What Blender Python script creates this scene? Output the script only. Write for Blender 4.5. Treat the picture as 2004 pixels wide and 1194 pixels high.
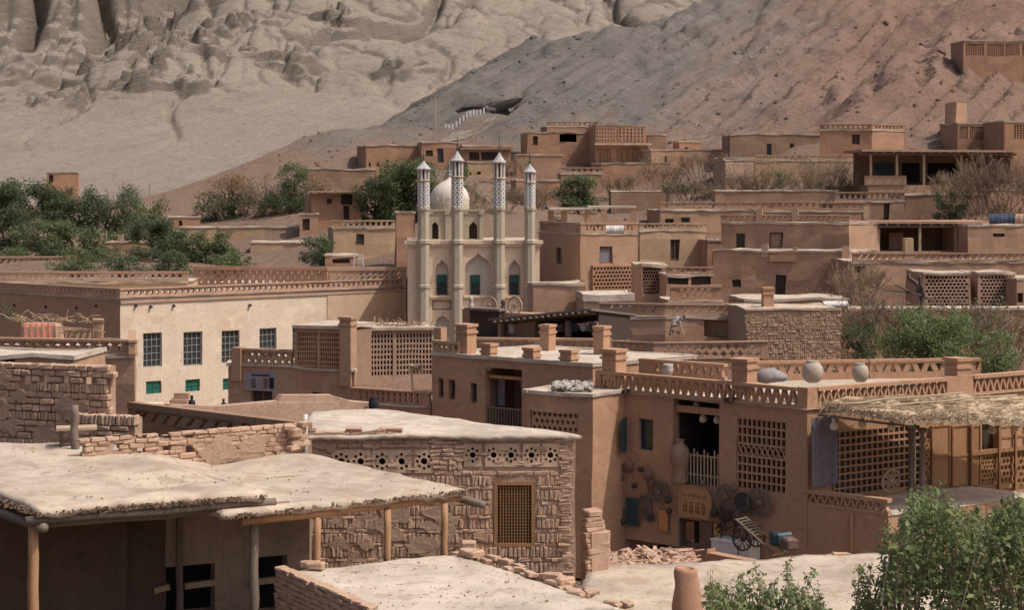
import bpy, math, random
import numpy as np
from mathutils import Vector, Matrix, noise
from mathutils.geometry import tessellate_polygon

for o in list(bpy.data.objects):
    bpy.data.objects.remove(o)
scene = bpy.context.scene
COL = scene.collection
rad = math.radians
# ------------------------------------------------------------------ camera
FPX, HZ, CZ = 3500.0, 380.0, 13.0      # focal length in photo pixels, eye-level row, eye height
cam = bpy.data.cameras.new('camera')
cam.sensor_width = 36.0
cam.lens = FPX / 2004.0 * 36.0
cam.shift_y = -(597.0 - HZ) / 2004.0
cam.clip_start, cam.clip_end = 0.5, 5000
camo = bpy.data.objects.new('camera', cam)
camo.location = (0, 0, CZ)
camo.rotation_euler = (rad(90), 0, 0)
COL.objects.link(camo)
scene.camera = camo
# ------------------------------------------------------------------ sky, sun, exposure
SUN_EL = rad(57)
SX, SY = 0.945, -0.327                   # direction towards the sun, in plan
world = bpy.data.worlds.new('World')
scene.world = world
world.use_nodes = True
wn = world.node_tree
wn.nodes.clear()
sky = wn.nodes.new('ShaderNodeTexSky')
sky.sky_type = 'NISHITA'
sky.sun_disc = False
sky.sun_elevation = SUN_EL
sky.sun_rotation = math.atan2(SX, SY)
sky.dust_density = 6.0
sky.ozone_density = 0.3
sky.air_density = 0.8
bg = wn.nodes.new('ShaderNodeBackground')
bg.inputs['Strength'].default_value = 0.14
wo = wn.nodes.new('ShaderNodeOutputWorld')
wn.links.new(sky.outputs[0], bg.inputs['Color'])
wn.links.new(bg.outputs[0], wo.inputs['Surface'])
sun = bpy.data.lights.new('sun', 'SUN')
sun.energy = 3.3
sun.angle = rad(0.6)
sun.color = (1.0, 0.94, 0.86)
suno = bpy.data.objects.new('sun', sun)
sd = Vector((SX * math.cos(SUN_EL), SY * math.cos(SUN_EL), math.sin(SUN_EL)))
suno.rotation_euler = sd.to_track_quat('Z', 'Y').to_euler()
COL.objects.link(suno)
scene.view_settings.view_transform = 'Standard'
scene.view_settings.look = 'None'
scene.view_settings.gamma = 1.0
scene.view_settings.use_curve_mapping = False
scene.view_settings.exposure = -0.12
try:
    scene.cycles.max_bounces = 6
    scene.cycles.diffuse_bounces = 4
    scene.cycles.use_denoising = True
except Exception:
    pass

# ------------------------------------------------------------------ materials
MATS = {}
def nodes_of(m):
    m.use_nodes = True
    t = m.node_tree
    t.nodes.clear()
    out = t.nodes.new('ShaderNodeOutputMaterial')
    return t, out
def lnk(t, a, b):
    t.links.new(a, b)
def mathn(t, op, a, b=None, c=None):
    n = t.nodes.new('ShaderNodeMath'); n.operation = op
    for i, x in enumerate((a, b, c)):
        if x is None: continue
        if isinstance(x, (int, float)): n.inputs[i].default_value = x
        else: lnk(t, x, n.inputs[i])
    return n.outputs[0]
def noise_n(t, vec, scale, detail=4, rough=0.6):
    n = t.nodes.new('ShaderNodeTexNoise')
    n.inputs['Scale'].default_value = scale
    n.inputs['Detail'].default_value = detail
    n.inputs['Roughness'].default_value = rough
    if vec is not None: lnk(t, vec, n.inputs['Vector'])
    return n.outputs['Fac']
def mapv(t, vec, scale=(1, 1, 1), rot=(0, 0, 0)):
    n = t.nodes.new('ShaderNodeMapping')
    n.inputs['Scale'].default_value = scale
    n.inputs['Rotation'].default_value = rot
    lnk(t, vec, n.inputs['Vector'])
    return n.outputs[0]
def ramp(t, fac, stops):
    n = t.nodes.new('ShaderNodeValToRGB')
    cr = n.color_ramp
    while len(cr.elements) < len(stops): cr.elements.new(0.5)
    for e, (p, c) in zip(cr.elements, stops):
        e.position = p
        e.color = (c[0], c[1], c[2], 1) if not isinstance(c, (int, float)) else (c, c, c, 1)
    lnk(t, fac, n.inputs[0])
    return n.outputs[0]
def mixc(t, fac, a, b, mode='MIX'):
    n = t.nodes.new('ShaderNodeMix'); n.data_type = 'RGBA'; n.blend_type = mode
    for i, x in ((0, fac), (6, a), (7, b)):
        if isinstance(x, (int, float)): n.inputs[i].default_value = x
        elif isinstance(x, tuple): n.inputs[i].default_value = (*x, 1)
        else: lnk(t, x, n.inputs[i])
    return n.outputs[2]
def bump(t, h, strength, dist, normal=None):
    n = t.nodes.new('ShaderNodeBump')
    n.inputs['Strength'].default_value = strength
    n.inputs['Distance'].default_value = dist
    lnk(t, h, n.inputs['Height'])
    if normal is not None: lnk(t, normal, n.inputs['Normal'])
    return n.outputs[0]
def pos(t):
    return t.nodes.new('ShaderNodeNewGeometry').outputs['Position']
def prin(t, out, col, rough=0.95, normal=None, spec=0.15, **kw):
    p = t.nodes.new('ShaderNodeBsdfPrincipled')
    if isinstance(col, tuple): p.inputs['Base Color'].default_value = (*col, 1)
    else: lnk(t, col, p.inputs['Base Color'])
    p.inputs['Roughness'].default_value = rough
    p.inputs['Specular IOR Level'].default_value = spec
    for k, v in kw.items(): p.inputs[k].default_value = v
    if normal is not None: lnk(t, normal, p.inputs['Normal'])
    lnk(t, p.outputs[0], out.inputs['Surface'])
    return p
def sc(c, f): return tuple(min(1, x * f) for x in c)

def mud(name, c, var=0.25, scale=1.0, bumpd=0.02, streak=0.5, stain=None, island=0.0, pock=0.38):
    """earth plaster: blotches, vertical rain streaks, fine grain"""
    m = bpy.data.materials.new(name); t, out = nodes_of(m)
    P = pos(t)
    a = noise_n(t, P, 0.55 * scale, 5, 0.65)
    col = ramp(t, a, [(0.28, sc(c, 1 - var)), (0.5, c), (0.74, sc(c, 1 + var * 0.9))])
    st = noise_n(t, mapv(t, P, (2.2 * scale, 2.2 * scale, 0.22 * scale)), 1.0, 4, 0.6)
    col = mixc(t, mathn(t, 'MULTIPLY', ramp(t, st, [(0.45, 0.0), (0.75, 1.0)]), streak), col, sc(c, 0.72))
    g = noise_n(t, P, 9 * scale, 5, 0.7)
    col = mixc(t, 0.45, col, ramp(t, g, [(0.3, sc(c, 0.62)), (0.7, sc(c, 1.3))]))
    pk = noise_n(t, P, 2.3 * scale, 5, 0.6)
    col = mixc(t, ramp(t, pk, [(0.60, 0.0), (0.66, pock)]), col, sc(c, 0.55))
    pl = noise_n(t, mapv(t, P, (1, 1, 1.6)), 0.42 * scale, 6, 0.68)
    col = mixc(t, ramp(t, pl, [(0.58, 0.0), (0.62, pock)]), col, (min(1, c[0] * 1.22), min(1, c[1] * 1.25), min(1, c[2] * 1.3)))
    if stain:
        b = noise_n(t, P, 0.33 * scale, 6, 0.7)
        col = mixc(t, ramp(t, b, [(0.57, 0.0), (0.64, 0.7)]), col, stain)
    if island:
        ri = t.nodes.new('ShaderNodeNewGeometry').outputs['Random Per Island']
        col = mixc(t, island, col, ramp(t, ri, [(0.0, sc(c, 0.55)), (0.5, c), (1.0, sc(c, 1.5))]))
    h = mathn(t, 'ADD', noise_n(t, P, 3.2 * scale, 6, 0.7), mathn(t, 'MULTIPLY', g, 0.5))
    prin(t, out, col, 0.97, bump(t, h, 0.9, bumpd), 0.08)
    MATS[name] = m
    return m
def roof_mat(name, c):
    m = bpy.data.materials.new(name); t, out = nodes_of(m)
    P = pos(t)
    a = noise_n(t, P, 0.7, 6, 0.65)
    col = ramp(t, a, [(0.34, sc(c, 0.72)), (0.52, c), (0.68, sc(c, 1.2))])
    pt_ = noise_n(t, P, 1.9, 4, 0.55)
    col = mixc(t, ramp(t, pt_, [(0.54, 0.0), (0.61, 0.7)]), col, (c[0] * .78, c[1] * .72, c[2] * .66))
    fl = noise_n(t, mapv(t, P, (60, 14, 30)), 1.0, 2, 0.5)
    col = mixc(t, ramp(t, fl, [(0.62, 0.0), (0.70, 0.5)]), col, sc(c, 1.3))
    fl2 = noise_n(t, mapv(t, P, (16, 60, 30)), 1.0, 2, 0.5)
    col = mixc(t, ramp(t, fl2, [(0.62, 0.0), (0.70, 0.5)]), col, sc(c, 0.6))
    v = t.nodes.new('ShaderNodeTexVoronoi'); v.feature = 'DISTANCE_TO_EDGE'; v.inputs['Scale'].default_value = 2.2
    wv = t.nodes.new('ShaderNodeTexNoise'); wv.inputs['Scale'].default_value = 3.0; lnk(t, P, wv.inputs['Vector'])
    av = t.nodes.new('ShaderNodeVectorMath'); av.operation = 'MULTIPLY_ADD'; lnk(t, wv.outputs['Color'], av.inputs[0]); av.inputs[1].default_value = (.6, .6, .6); lnk(t, P, av.inputs[2])
    lnk(t, av.outputs[0], v.inputs['Vector'])
    ck = ramp(t, v.outputs['Distance'], [(0.0, 0.0), (0.018, 1.0)])
    ckm = mathn(t, 'MULTIPLY', mathn(t, 'SUBTRACT', 1.0, ck), ramp(t, noise_n(t, P, .9, 3), [(0.5, 0.0), (0.6, 0.55)]))
    col = mixc(t, ckm, col, sc(c, 0.5))
    g = noise_n(t, P, 11, 6, 0.75)
    n1 = bump(t, noise_n(t, P, 2.5, 6, 0.7), 0.8, 0.05)
    n2 = bump(t, mathn(t, 'SUBTRACT', g, mathn(t, 'MULTIPLY', ckm, .5)), 0.8, 0.02, n1)
    prin(t, out, col, 0.97, n2, 0.06)
    MATS[name] = m
def wood(name, c, rough=0.8):
    m = bpy.data.materials.new(name); t, out = nodes_of(m)
    P = pos(t)
    g = noise_n(t, mapv(t, P, (30, 30, 3)), 1.0, 5, 0.65)
    ri = t.nodes.new('ShaderNodeNewGeometry').outputs['Random Per Island']
    col = ramp(t, g, [(0.25, sc(c, 0.5)), (0.55, c), (0.8, sc(c, 1.3))])
    col = mixc(t, 0.35, col, ramp(t, ri, [(0, sc(c, 0.6)), (1, sc(c, 1.25))]))
    prin(t, out, col, rough, bump(t, g, 0.5, 0.006), 0.2)
    MATS[name] = m
def plain(name, c, rough=0.7, var=0.2, spec=0.3, scale=6):
    m = bpy.data.materials.new(name); t, out = nodes_of(m)
    g = noise_n(t, pos(t), scale, 5, 0.65)
    prin(t, out, ramp(t, g, [(0.3, sc(c, 1 - var)), (0.7, sc(c, 1 + var))]), rough, bump(t, g, 0.25, 0.01), spec)
    MATS[name] = m
def leafm(name, c, var=0.4, tr=0.4):
    m = bpy.data.materials.new(name); t, out = nodes_of(m)
    ri = t.nodes.new('ShaderNodeNewGeometry').outputs['Random Per Island']
    P = pos(t)
    col = ramp(t, ri, [(0, sc(c, 1 - var)), (0.55, c), (1, (min(1, c[0] * 1.9), c[1] * 1.55, c[2] * 1.2))])
    b = noise_n(t, P, 0.8, 3, 0.6)
    col = mixc(t, 0.5, col, ramp(t, b, [(0.3, sc(c, 0.6)), (0.7, sc(c, 1.5))]))
    d = t.nodes.new('ShaderNodeBsdfPrincipled')
    lnk(t, col, d.inputs['Base Color']); d.inputs['Roughness'].default_value = 0.55
    d.inputs['Specular IOR Level'].default_value = 0.3
    tl = t.nodes.new('ShaderNodeBsdfTranslucent'); lnk(t, col, tl.inputs['Color'])
    mx = t.nodes.new('ShaderNodeMixShader'); mx.inputs[0].default_value = tr
    lnk(t, d.outputs[0], mx.inputs[1]); lnk(t, tl.outputs[0], mx.inputs[2])
    lnk(t, mx.outputs[0], out.inputs['Surface'])
    MATS[name] = m

MUD = (0.415, 0.262, 0.178)
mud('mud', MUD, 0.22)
mud('mud_red', (0.40, 0.235, 0.155), 0.25)
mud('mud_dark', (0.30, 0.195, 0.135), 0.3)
mud('mud_ochre', (0.47, 0.325, 0.21), 0.25)
mud('mud_smooth', (0.435, 0.26, 0.165), 0.13, streak=0.3, bumpd=0.012)
mud('mud_pink', (0.45, 0.30, 0.22), 0.2)
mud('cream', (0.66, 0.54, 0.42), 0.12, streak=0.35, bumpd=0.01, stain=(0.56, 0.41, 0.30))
mud('cream_tan', (0.56, 0.40, 0.28), 0.15, streak=0.5, bumpd=0.01)
mud('mosque_wall', (0.76, 0.585, 0.435), 0.14, streak=0.35, bumpd=0.008, stain=(0.62, 0.42, 0.32))
mud('tile_green', (0.15, 0.19, 0.17), 0.3, streak=0.1, bumpd=0.004)
mud('spire', (0.42, 0.40, 0.39), 0.15, streak=0.2, bumpd=0.004)
mud('mosque_green', (0.45, 0.385, 0.295), 0.12, streak=0.3, bumpd=0.006)
mud('mosque_white', (0.60, 0.53, 0.46), 0.12, streak=0.3, bumpd=0.006)
mud('mosque_tile', (0.33, 0.36, 0.35), 0.2, streak=0.1, bumpd=0.004)
roof_mat('roof', (0.485, 0.395, 0.315))
roof_mat('roof_pale', (0.52, 0.44, 0.365))
mud('brick', (0.46, 0.31, 0.222), 0.25, 1.6, 0.02, streak=0.0, island=0.32)
mud('brick_dull', (0.40, 0.27, 0.19), 0.3, 1.6, 0.02, streak=0.0, island=0.32)
mud('mortar', (0.42, 0.285, 0.205), 0.3, 2.0, 0.03, streak=0.0)
mud('plaster_drip', (0.42, 0.30, 0.22), 0.3, 2.6, 0.03, streak=1.0, pock=.5)
mud('shed_shade', (0.13, 0.09, 0.07), 0.35, 1.3, 0.02, streak=0.7)  # very dark brown: the shade under the shed roof, put into the colour
mud('clay', (0.42, 0.355, 0.28), 0.15, 2.0, 0.006, streak=0.2)
mud('clay_red', (0.42, 0.24, 0.16), 0.25, 3.0, 0.006, streak=0.2)
wood('wood_orange', (0.40, 0.225, 0.12))
wood('wood_amber', (0.33, 0.18, 0.09))
wood('wood_grey', (0.20, 0.155, 0.125))
wood('wood_dark', (0.075, 0.052, 0.043))
wood('wood_pale', (0.44, 0.33, 0.22))
wood('straw', (0.40, 0.30, 0.20))
wood('straw_dark', (0.22, 0.15, 0.10))
wood('twig', (0.27, 0.185, 0.135))
wood('twig_tan', (0.36, 0.25, 0.17))
wood('bark', (0.13, 0.10, 0.08))
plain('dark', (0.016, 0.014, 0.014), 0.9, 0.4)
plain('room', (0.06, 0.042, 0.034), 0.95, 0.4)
plain('glass', (0.035, 0.045, 0.05), 0.25, 0.3, 0.5)
plain('green_paint', (0.022, 0.115, 0.085), 0.5, 0.25)
plain('teal_paint', (0.035, 0.065, 0.075), 0.5, 0.3)
plain('window_white', (0.30, 0.27, 0.24), 0.6, 0.2)
plain('window_brown', (0.17, 0.105, 0.075), 0.7, 0.3)
plain('white_cloth', (0.66, 0.63, 0.60), 0.9, 0.1)
plain('grey_cloth', (0.26, 0.23, 0.235), 0.9, 0.2)
plain('red_cloth', (0.50, 0.19, 0.13), 0.9, 0.25)
plain('blue_cloth', (0.055, 0.07, 0.12), 0.9, 0.35)
plain('black_cloth', (0.02, 0.02, 0.03), 0.9, 0.3)
plain('brown_cloth', (0.16, 0.10, 0.085), 0.9, 0.3)
plain('curtain', (0.20, 0.175, 0.195), 0.9, 0.2)
plain('yellow_paper', (0.62, 0.36, 0.06), 0.7, 0.15)
plain('orange_paper', (0.55, 0.25, 0.10), 0.7, 0.15)
plain('plaque', (0.44, 0.235, 0.12), 0.6, 0.15)
plain('plaque_text', (0.20, 0.085, 0.045), 0.6, 0.2)
plain('banner', (0.28, 0.25, 0.27), 0.5, 0.25, scale=14)
plain('iron', (0.06, 0.052, 0.048), 0.6, 0.4)
plain('plastic_grey', (0.50, 0.47, 0.42), 0.5, 0.15)
plain('lamp_glass', (0.62, 0.50, 0.40), 0.35, 0.1)
plain('stone', (0.40, 0.36, 0.32), 0.9, 0.3)
leafm('leaf_fore', (0.17, 0.225, 0.095), 0.5)
leafm('leaf_dark', (0.092, 0.12, 0.06), 0.5)
leafm('leaf_mid', (0.135, 0.168, 0.08), 0.5)
leafm('leaf_tan', (0.30, 0.205, 0.13), 0.4)
leafm('leaf_blue', (0.108, 0.14, 0.078), 0.5)
# ------------------------------------------------------------------ mesh helpers
def px(u, d): return (u - 1002.0) / FPX * d
def W(u, v, d): return Vector((px(u, d), d, CZ - (v - HZ) / FPX * d))
def Z(v, d): return CZ - (v - HZ) / FPX * d
def dir2(a): return Vector((math.cos(rad(a)), math.sin(rad(a))))

class MB:
    def __init__(s, M=None):
        s.v = []; s.f = []; s.M = M
    def add(s, vs, fs):
        b = len(s.v)
        if s.M is not None:
            M = s.M
            vs = [M @ Vector(p) for p in vs]
        s.v.extend([tuple(p) for p in vs])
        s.f.extend([tuple(i + b for i in f) for f in fs])
        return s
    def box(s, x0, x1, y0, y1, z0, z1):
        return s.add([(x0, y0, z0), (x1, y0, z0), (x1, y1, z0), (x0, y1, z0), (x0, y0, z1), (x1, y0, z1), (x1, y1, z1), (x0, y1, z1)],
                     [(0, 3, 2, 1), (4, 5, 6, 7), (0, 1, 5, 4), (1, 2, 6, 5), (2, 3, 7, 6), (3, 0, 4, 7)])
    def cbox(s, c, sx, sy, sz, rz=0.0, ch=0.12, jit=0.0, rng=None, tilt=(0, 0)):
        """chamfered, slightly uneven block (a brick, a stone)"""
        k = min(sx, sy, sz) * ch
        hx, hy, hz = sx / 2, sy / 2, sz / 2
        vs = []
        for X in (-1, 1):
            for Y in (-1, 1):
                for Zz in (-1, 1):
                    vs += [(X * hx, Y * (hy - k), Zz * (hz - k)), (X * (hx - k), Y * hy, Zz * (hz - k)), (X * (hx - k), Y * (hy - k), Zz * hz)]
        def ix(X, Y, Zz, a): return (((X > 0) * 4 + (Y > 0) * 2 + (Zz > 0)) * 3) + a
        fs = []
        for X in (-1, 1):
            q = [ix(X, -1, -1, 0), ix(X, 1, -1, 0), ix(X, 1, 1, 0), ix(X, -1, 1, 0)]; fs.append(q if X > 0 else q[::-1])
            q = [ix(-1, X, -1, 1), ix(1, X, -1, 1), ix(1, X, 1, 1), ix(-1, X, 1, 1)]; fs.append(q if X < 0 else q[::-1])
            q = [ix(-1, -1, X, 2), ix(1, -1, X, 2), ix(1, 1, X, 2), ix(-1, 1, X, 2)]; fs.append(q if X > 0 else q[::-1])
        for a in (-1, 1):
            for b in (-1, 1):
                fs.append([ix(a, b, -1, 0), ix(a, b, 1, 0), ix(a, b, 1, 1), ix(a, b, -1, 1)])
                fs.append([ix(-1, a, b, 1), ix(1, a, b, 1), ix(1, a, b, 2), ix(-1, a, b, 2)])
                fs.append([ix(a, -1, b, 0), ix(a, 1, b, 0), ix(a, 1, b, 2), ix(a, -1, b, 2)])
                for d in (-1, 1):
                    fs.append([ix(a, b, d, 0), ix(a, b, d, 1), ix(a, b, d, 2)])
        R = Matrix.Rotation(rz, 3, 'Z') @ Matrix.Rotation(tilt[0], 3, 'X') @ Matrix.Rotation(tilt[1], 3, 'Y')
        if jit and rng:
            vs = [tuple(q + rng.uniform(-jit, jit) for q in p) for p in vs]
        c = Vector(c)
        return s.add([R @ Vector(p) + c for p in vs], fs)
    def bar(s, p, q, w, h=None):
        p = Vector(p); q = Vector(q); h = h or w
        d = (q - p).normalized()
        a = d.cross(Vector((0, 0, 1)))
        if a.length < 1e-3: a = Vector((1, 0, 0))
        a.normalize(); b = a.cross(d)
        a *= w / 2; b *= h / 2
        return s.add([p - a - b, p + a - b, p + a + b, p - a + b, q - a - b, q + a - b, q + a + b, q - a + b],
                     [(0, 1, 2, 3), (7, 6, 5, 4), (0, 4, 5, 1), (1, 5, 6, 2), (2, 6, 7, 3), (3, 7, 4, 0)])
    def tube(s, pts, rs, n=6):
        pts = [Vector(p) for p in pts]
        if isinstance(rs, (int, float)): rs = [rs] * len(pts)
        vs = []; fs = []
        for i, p in enumerate(pts):
            d = (pts[min(i + 1, len(pts) - 1)] - pts[max(i - 1, 0)])
            d = d.normalized() if d.length > 1e-9 else Vector((0, 0, 1))
            a = d.cross(Vector((0.13, 0.07, 1)))
            if a.length < 1e-2: a = d.cross(Vector((1, 0, 0)))
            a.normalize(); b = d.cross(a)
            for k in range(n):
                t = 2 * math.pi * k / n
                vs.append(p + (a * math.cos(t) + b * math.sin(t)) * rs[i])
        for i in range(len(pts) - 1):
            for k in range(n):
                k2 = (k + 1) % n
                fs.append((i * n + k, i * n + k2, (i + 1) * n + k2, (i + 1) * n + k))
        fs.append(tuple(range(n - 1, -1, -1)))
        fs.append(tuple(range((len(pts) - 1) * n, len(pts) * n)))
        return s.add(vs, fs)
    def lathe(s, prof, n=16, c=(0, 0, 0), rot=0.0):
        vs = []; fs = []
        for r, z in prof:
            for k in range(n):
                t = 2 * math.pi * k / n + rot
                vs.append((c[0] + r * math.cos(t), c[1] + r * math.sin(t), c[2] + z))
        for i in range(len(prof) - 1):
            for k in range(n):
                k2 = (k + 1) % n
                fs.append((i * n + k, i * n + k2, (i + 1) * n + k2, (i + 1) * n + k))
        fs.append(tuple(range(n - 1, -1, -1))); fs.append(tuple(range((len(prof) - 1) * n, len(prof) * n)))
        return s.add(vs, fs)
    def prism(s, poly, y0, y1):
        n = len(poly)
        vs = [(x, y0, z) for x, z in poly] + [(x, y1, z) for x, z in poly]
        fs = [tuple(range(n)), tuple(range(2 * n - 1, n - 1, -1))]
        fs += [(i, i + n, (i + 1) % n + n, (i + 1) % n) for i in range(n)]
        return s.add(vs, fs)
    def holed(s, outer, holes, y0, y1, back=True, rim=True):
        """polygon with holes (in s,z), extruded from n=y0 to n=y1"""
        loops = [outer] + holes
        flat = [p for l in loops for p in l]
        tris = tessellate_polygon([[Vector((x, z, 0)) for x, z in l] for l in loops])
        n = len(flat)
        vs = [(x, y0, z) for x, z in flat]; fs = []
        for tr in tris:
            (ax, az), (bx, bz), (cx, cz) = (flat[i] for i in tr)
            fs.append(tr if (bx - ax) * (cz - az) - (bz - az) * (cx - ax) > 0 else tuple(reversed(tr)))
        vs += [(x, y1, z) for x, z in flat]
        if back: fs += [tuple(i + n for i in reversed(f)) for f in list(fs)]
        b = 0
        for li, l in enumerate(loops):
            m = len(l)
            if li or rim:
                for i in range(m):
                    j = (i + 1) % m
                    fs.append((b + i, b + j, b + j + n, b + i + n))
            b += m
        return s.add(vs, fs)
    def grid(s, L, z0, z1, holes, n=0.0, t=0.3, sub=1.0):
        """upright wall face at n, with rectangular holes whose reveals go back t"""
        xs = sorted(set([0.0, L] + [h[0] for h in holes] + [h[2] for h in holes]))
        zs = sorted(set([z0, z1] + [h[1] for h in holes] + [h[3] for h in holes]))
        xs = [x for x in xs if -1e-6 <= x <= L + 1e-6]; zs = [z for z in zs if z0 - 1e-6 <= z <= z1 + 1e-6]
        def fine(a):
            r = [a[0]]
            for p, q in zip(a, a[1:]):
                k = max(1, int((q - p) / sub))
                r += [p + (q - p) * i / k for i in range(1, k + 1)]
            return r
        xs, zs = fine(xs), fine(zs)
        idx = {}; vs = []; fs = []
        def V(i, j):
            if (i, j) not in idx:
                idx[(i, j)] = len(vs); vs.append((xs[i], n, zs[j]))
            return idx[(i, j)]
        for i in range(len(xs) - 1):
            for j in range(len(zs) - 1):
                cx, cz = (xs[i] + xs[i + 1]) / 2, (zs[j] + zs[j + 1]) / 2
                if any(h[0] < cx < h[2] and h[1] < cz < h[3] for h in holes): continue
                fs.append((V(i, j), V(i + 1, j), V(i + 1, j + 1), V(i, j + 1)))
        s.add(vs, fs)
        for h in holes:
            a, b, c, d = h[:4]
            s.add([(a, n, b), (c, n, b), (c, n, d), (a, n, d), (a, n + t, b), (c, n + t, b), (c, n + t, d), (a, n + t, d)],
                  [(0, 4, 5, 1), (1, 5, 6, 2), (2, 6, 7, 3), (3, 7, 4, 0)])
        return s
    def jitter(s, amp, freq, seed=0.0):
        o = Vector((seed * 7.3, seed * 3.1, seed * 5.7))
        for i, p in enumerate(s.v):
            q = Vector(p)
            s.v[i] = tuple(q + noise.noise_vector(q * freq + o) * amp)
        return s
    def mesh(s, name, mat, smooth=False):
        me = bpy.data.meshes.new(name)
        me.from_pydata(s.v, [], s.f)
        me.materials.append(MATS[mat])
        if smooth:
            me.polygons.foreach_set('use_smooth', [True] * len(me.polygons))
        me.update()
        return me

def link(name, me, parent=None, loc=None, rot=None):
    o = bpy.data.objects.new(name, me)
    COL.objects.link(o)
    if parent is not None: o.parent = parent
    if loc is not None: o.location = loc
    if rot is not None: o.rotation_euler = rot
    return o
def part(name, mb, mat, parent, smooth=False, kind=None):
    o = link(name, mb.mesh(name, mat, smooth), parent)
    if kind: o['kind'] = kind
    return o
def tag(o, label, cat, group=None):
    o['label'] = label; o['category'] = cat
    if 'kind' not in o: o['kind'] = 'thing'
    if group: o['group'] = group
    return o
def thing(name, label, cat, loc=(0, 0, 0), rz=0.0, group=None):
    o = link(name, None, None, loc, (0, 0, rz))
    o.empty_display_size = 0.3
    return tag(o, label, cat, group)
def one(name, mb, mat, label, cat, loc=(0, 0, 0), rz=0.0, group=None, smooth=False):
    o = link(name, mb.mesh(name, mat, smooth), None, loc, (0, 0, rz))
    return tag(o, label, cat, group)

# hole shapes in a unit cell
def SH(kind):
    if kind == 'diamond': return [(.5, .08), (.86, .5), (.5, .92), (.14, .5)]
    if kind == 'plus':
        a, b, c, d = .1, .36, .64, .9
        return [(b, a), (c, a), (c, b), (d, b), (d, c), (c, c), (c, d), (b, d), (b, c), (a, c), (a, b), (b, b)]
    if kind == 'slant': return [(.06, .1), (.4, .1), (.94, .9), (.6, .9)]
    if kind == 'square': return [(.2, .14), (.8, .14), (.8, .86), (.2, .86)]
    if kind == 'slot': return [(.28, .12), (.72, .12), (.72, .88), (.28, .88)]
    if kind == 'tri': return [(.1, .12), (.9, .12), (.5, .9)]
    if kind == 'trid': return [(.5, .1), (.92, .88), (.08, .88)]
    if kind == 'tee': return [(.38, .1), (.62, .1), (.62, .5), (.9, .5), (.5, .92), (.1, .5), (.38, .5)]
    if kind == 'hex': return [(.5, .06), (.88, .3), (.88, .7), (.5, .94), (.12, .7), (.12, .3)]
    return [(.2, .2), (.8, .2), (.8, .8), (.2, .8)]
def perf(mb, x0, x1, z0, z1, y, t, nx, nz, shape, stagger=False, alt=None):
    """pierced panel: nx by nz cells, each with one hole"""
    cw, ch = (x1 - x0) / nx, (z1 - z0) / nz
    for j in range(nz):
        off = 0.5 * cw if (stagger and j % 2) else 0.0
        a, b = z0 + j * ch, z0 + (j + 1) * ch
        cnt = nx - 1 if off else nx
        if off:
            for p, q in ((x0, x0 + off), (x1 - off, x1)):
                mb.add([(p, y, a), (q, y, a), (q, y, b), (p, y, b), (p, y + t, a), (q, y + t, a), (q, y + t, b), (p, y + t, b)], [(0, 1, 2, 3), (7, 6, 5, 4)])
        for i in range(cnt):
            p = x0 + off + i * cw
            k = shape if not alt or (i + j) % 2 == 0 else alt
            hole = [(p + hx * cw, a + hz * ch) for hx, hz in SH(k)]
            mb.holed([(p, a), (p + cw, a), (p + cw, b), (p, b)], [hole], y, y + t, rim=False)
    mb.add([(x0, y, z0), (x1, y, z0), (x1, y, z1), (x0, y, z1), (x0, y + t, z0), (x1, y + t, z0), (x1, y + t, z1), (x0, y + t, z1)],
           [(0, 4, 5, 1), (1, 5, 6, 2), (2, 6, 7, 3), (3, 7, 4, 0)])
    return mb
def zigzag_bars(root, M, x0, x1, z0, z1, y, t, pitch, mat, w=0.07):
    """slanted struts of a triangle-pattern parapet, each its own piece, sharing two meshes"""
    n = max(1, round((x1 - x0) / pitch)); p = (x1 - x0) / n; h = z1 - z0
    R3 = M.to_3x3().to_4x4()
    ms = []
    for s in (1, -1):
        b = MB(R3)
        a, c = (-p / 4, p / 4) if s > 0 else (p / 4, -p / 4)
        b.prism([(a - w / 2, 0), (a + w / 2, 0), (c + w / 2, h), (c - w / 2, h)], 0, t)
        ms.append(b.mesh('lattice_bar', mat))
    for i in range(n):
        for k in (0, 1):
            cx = x0 + p * (i + 0.25 + 0.5 * k)
            link('lattice_bar', ms[k], root, M @ Vector((cx, y, z0)))

# ------------------------------------------------------------------ flat faces that photo positions can be read on
class Face:
    def __init__(s, O, sdir, root_loc, L):
        s.O = Vector((O[0], O[1])); s.s = sdir.normalized(); s.n = Vector((-s.s.y, s.s.x)); s.root = Vector(root_loc); s.L = L
        r = s.root
        s.M = Matrix(((s.s.x, s.n.x, 0, s.O.x - r.x), (s.s.y, s.n.y, 0, s.O.y - r.y), (0, 0, 1, 0), (0, 0, 0, 1)))
    def at(s, u, v, n=0.0):
        rx = (u - 1002.0) / FPX
        d = (n + s.O.dot(s.n)) / (rx * s.n.x + s.n.y)
        q = Vector((rx * d, d)) - s.O
        return q.dot(s.s), CZ - (v - HZ) / FPX * d - s.root.z
    def rect(s, u0, v0, u1, v1, n=0.0):
        a = s.at(u0, (v0 + v1) / 2, n)[0]; b = s.at(u1, (v0 + v1) / 2, n)[0]
        c = s.at((u0 + u1) / 2, v1, n)[1]; d = s.at((u0 + u1) / 2, v0, n)[1]
        return a, c, b, d
    def mb(s): return MB(s.M)

def meet(C, e, u):
    """length along e from C until the sight line of column u"""
    k = (u - 1002.0) / FPX
    return (k * C[1] - C[0]) / (e.x - k * e.y)

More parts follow.
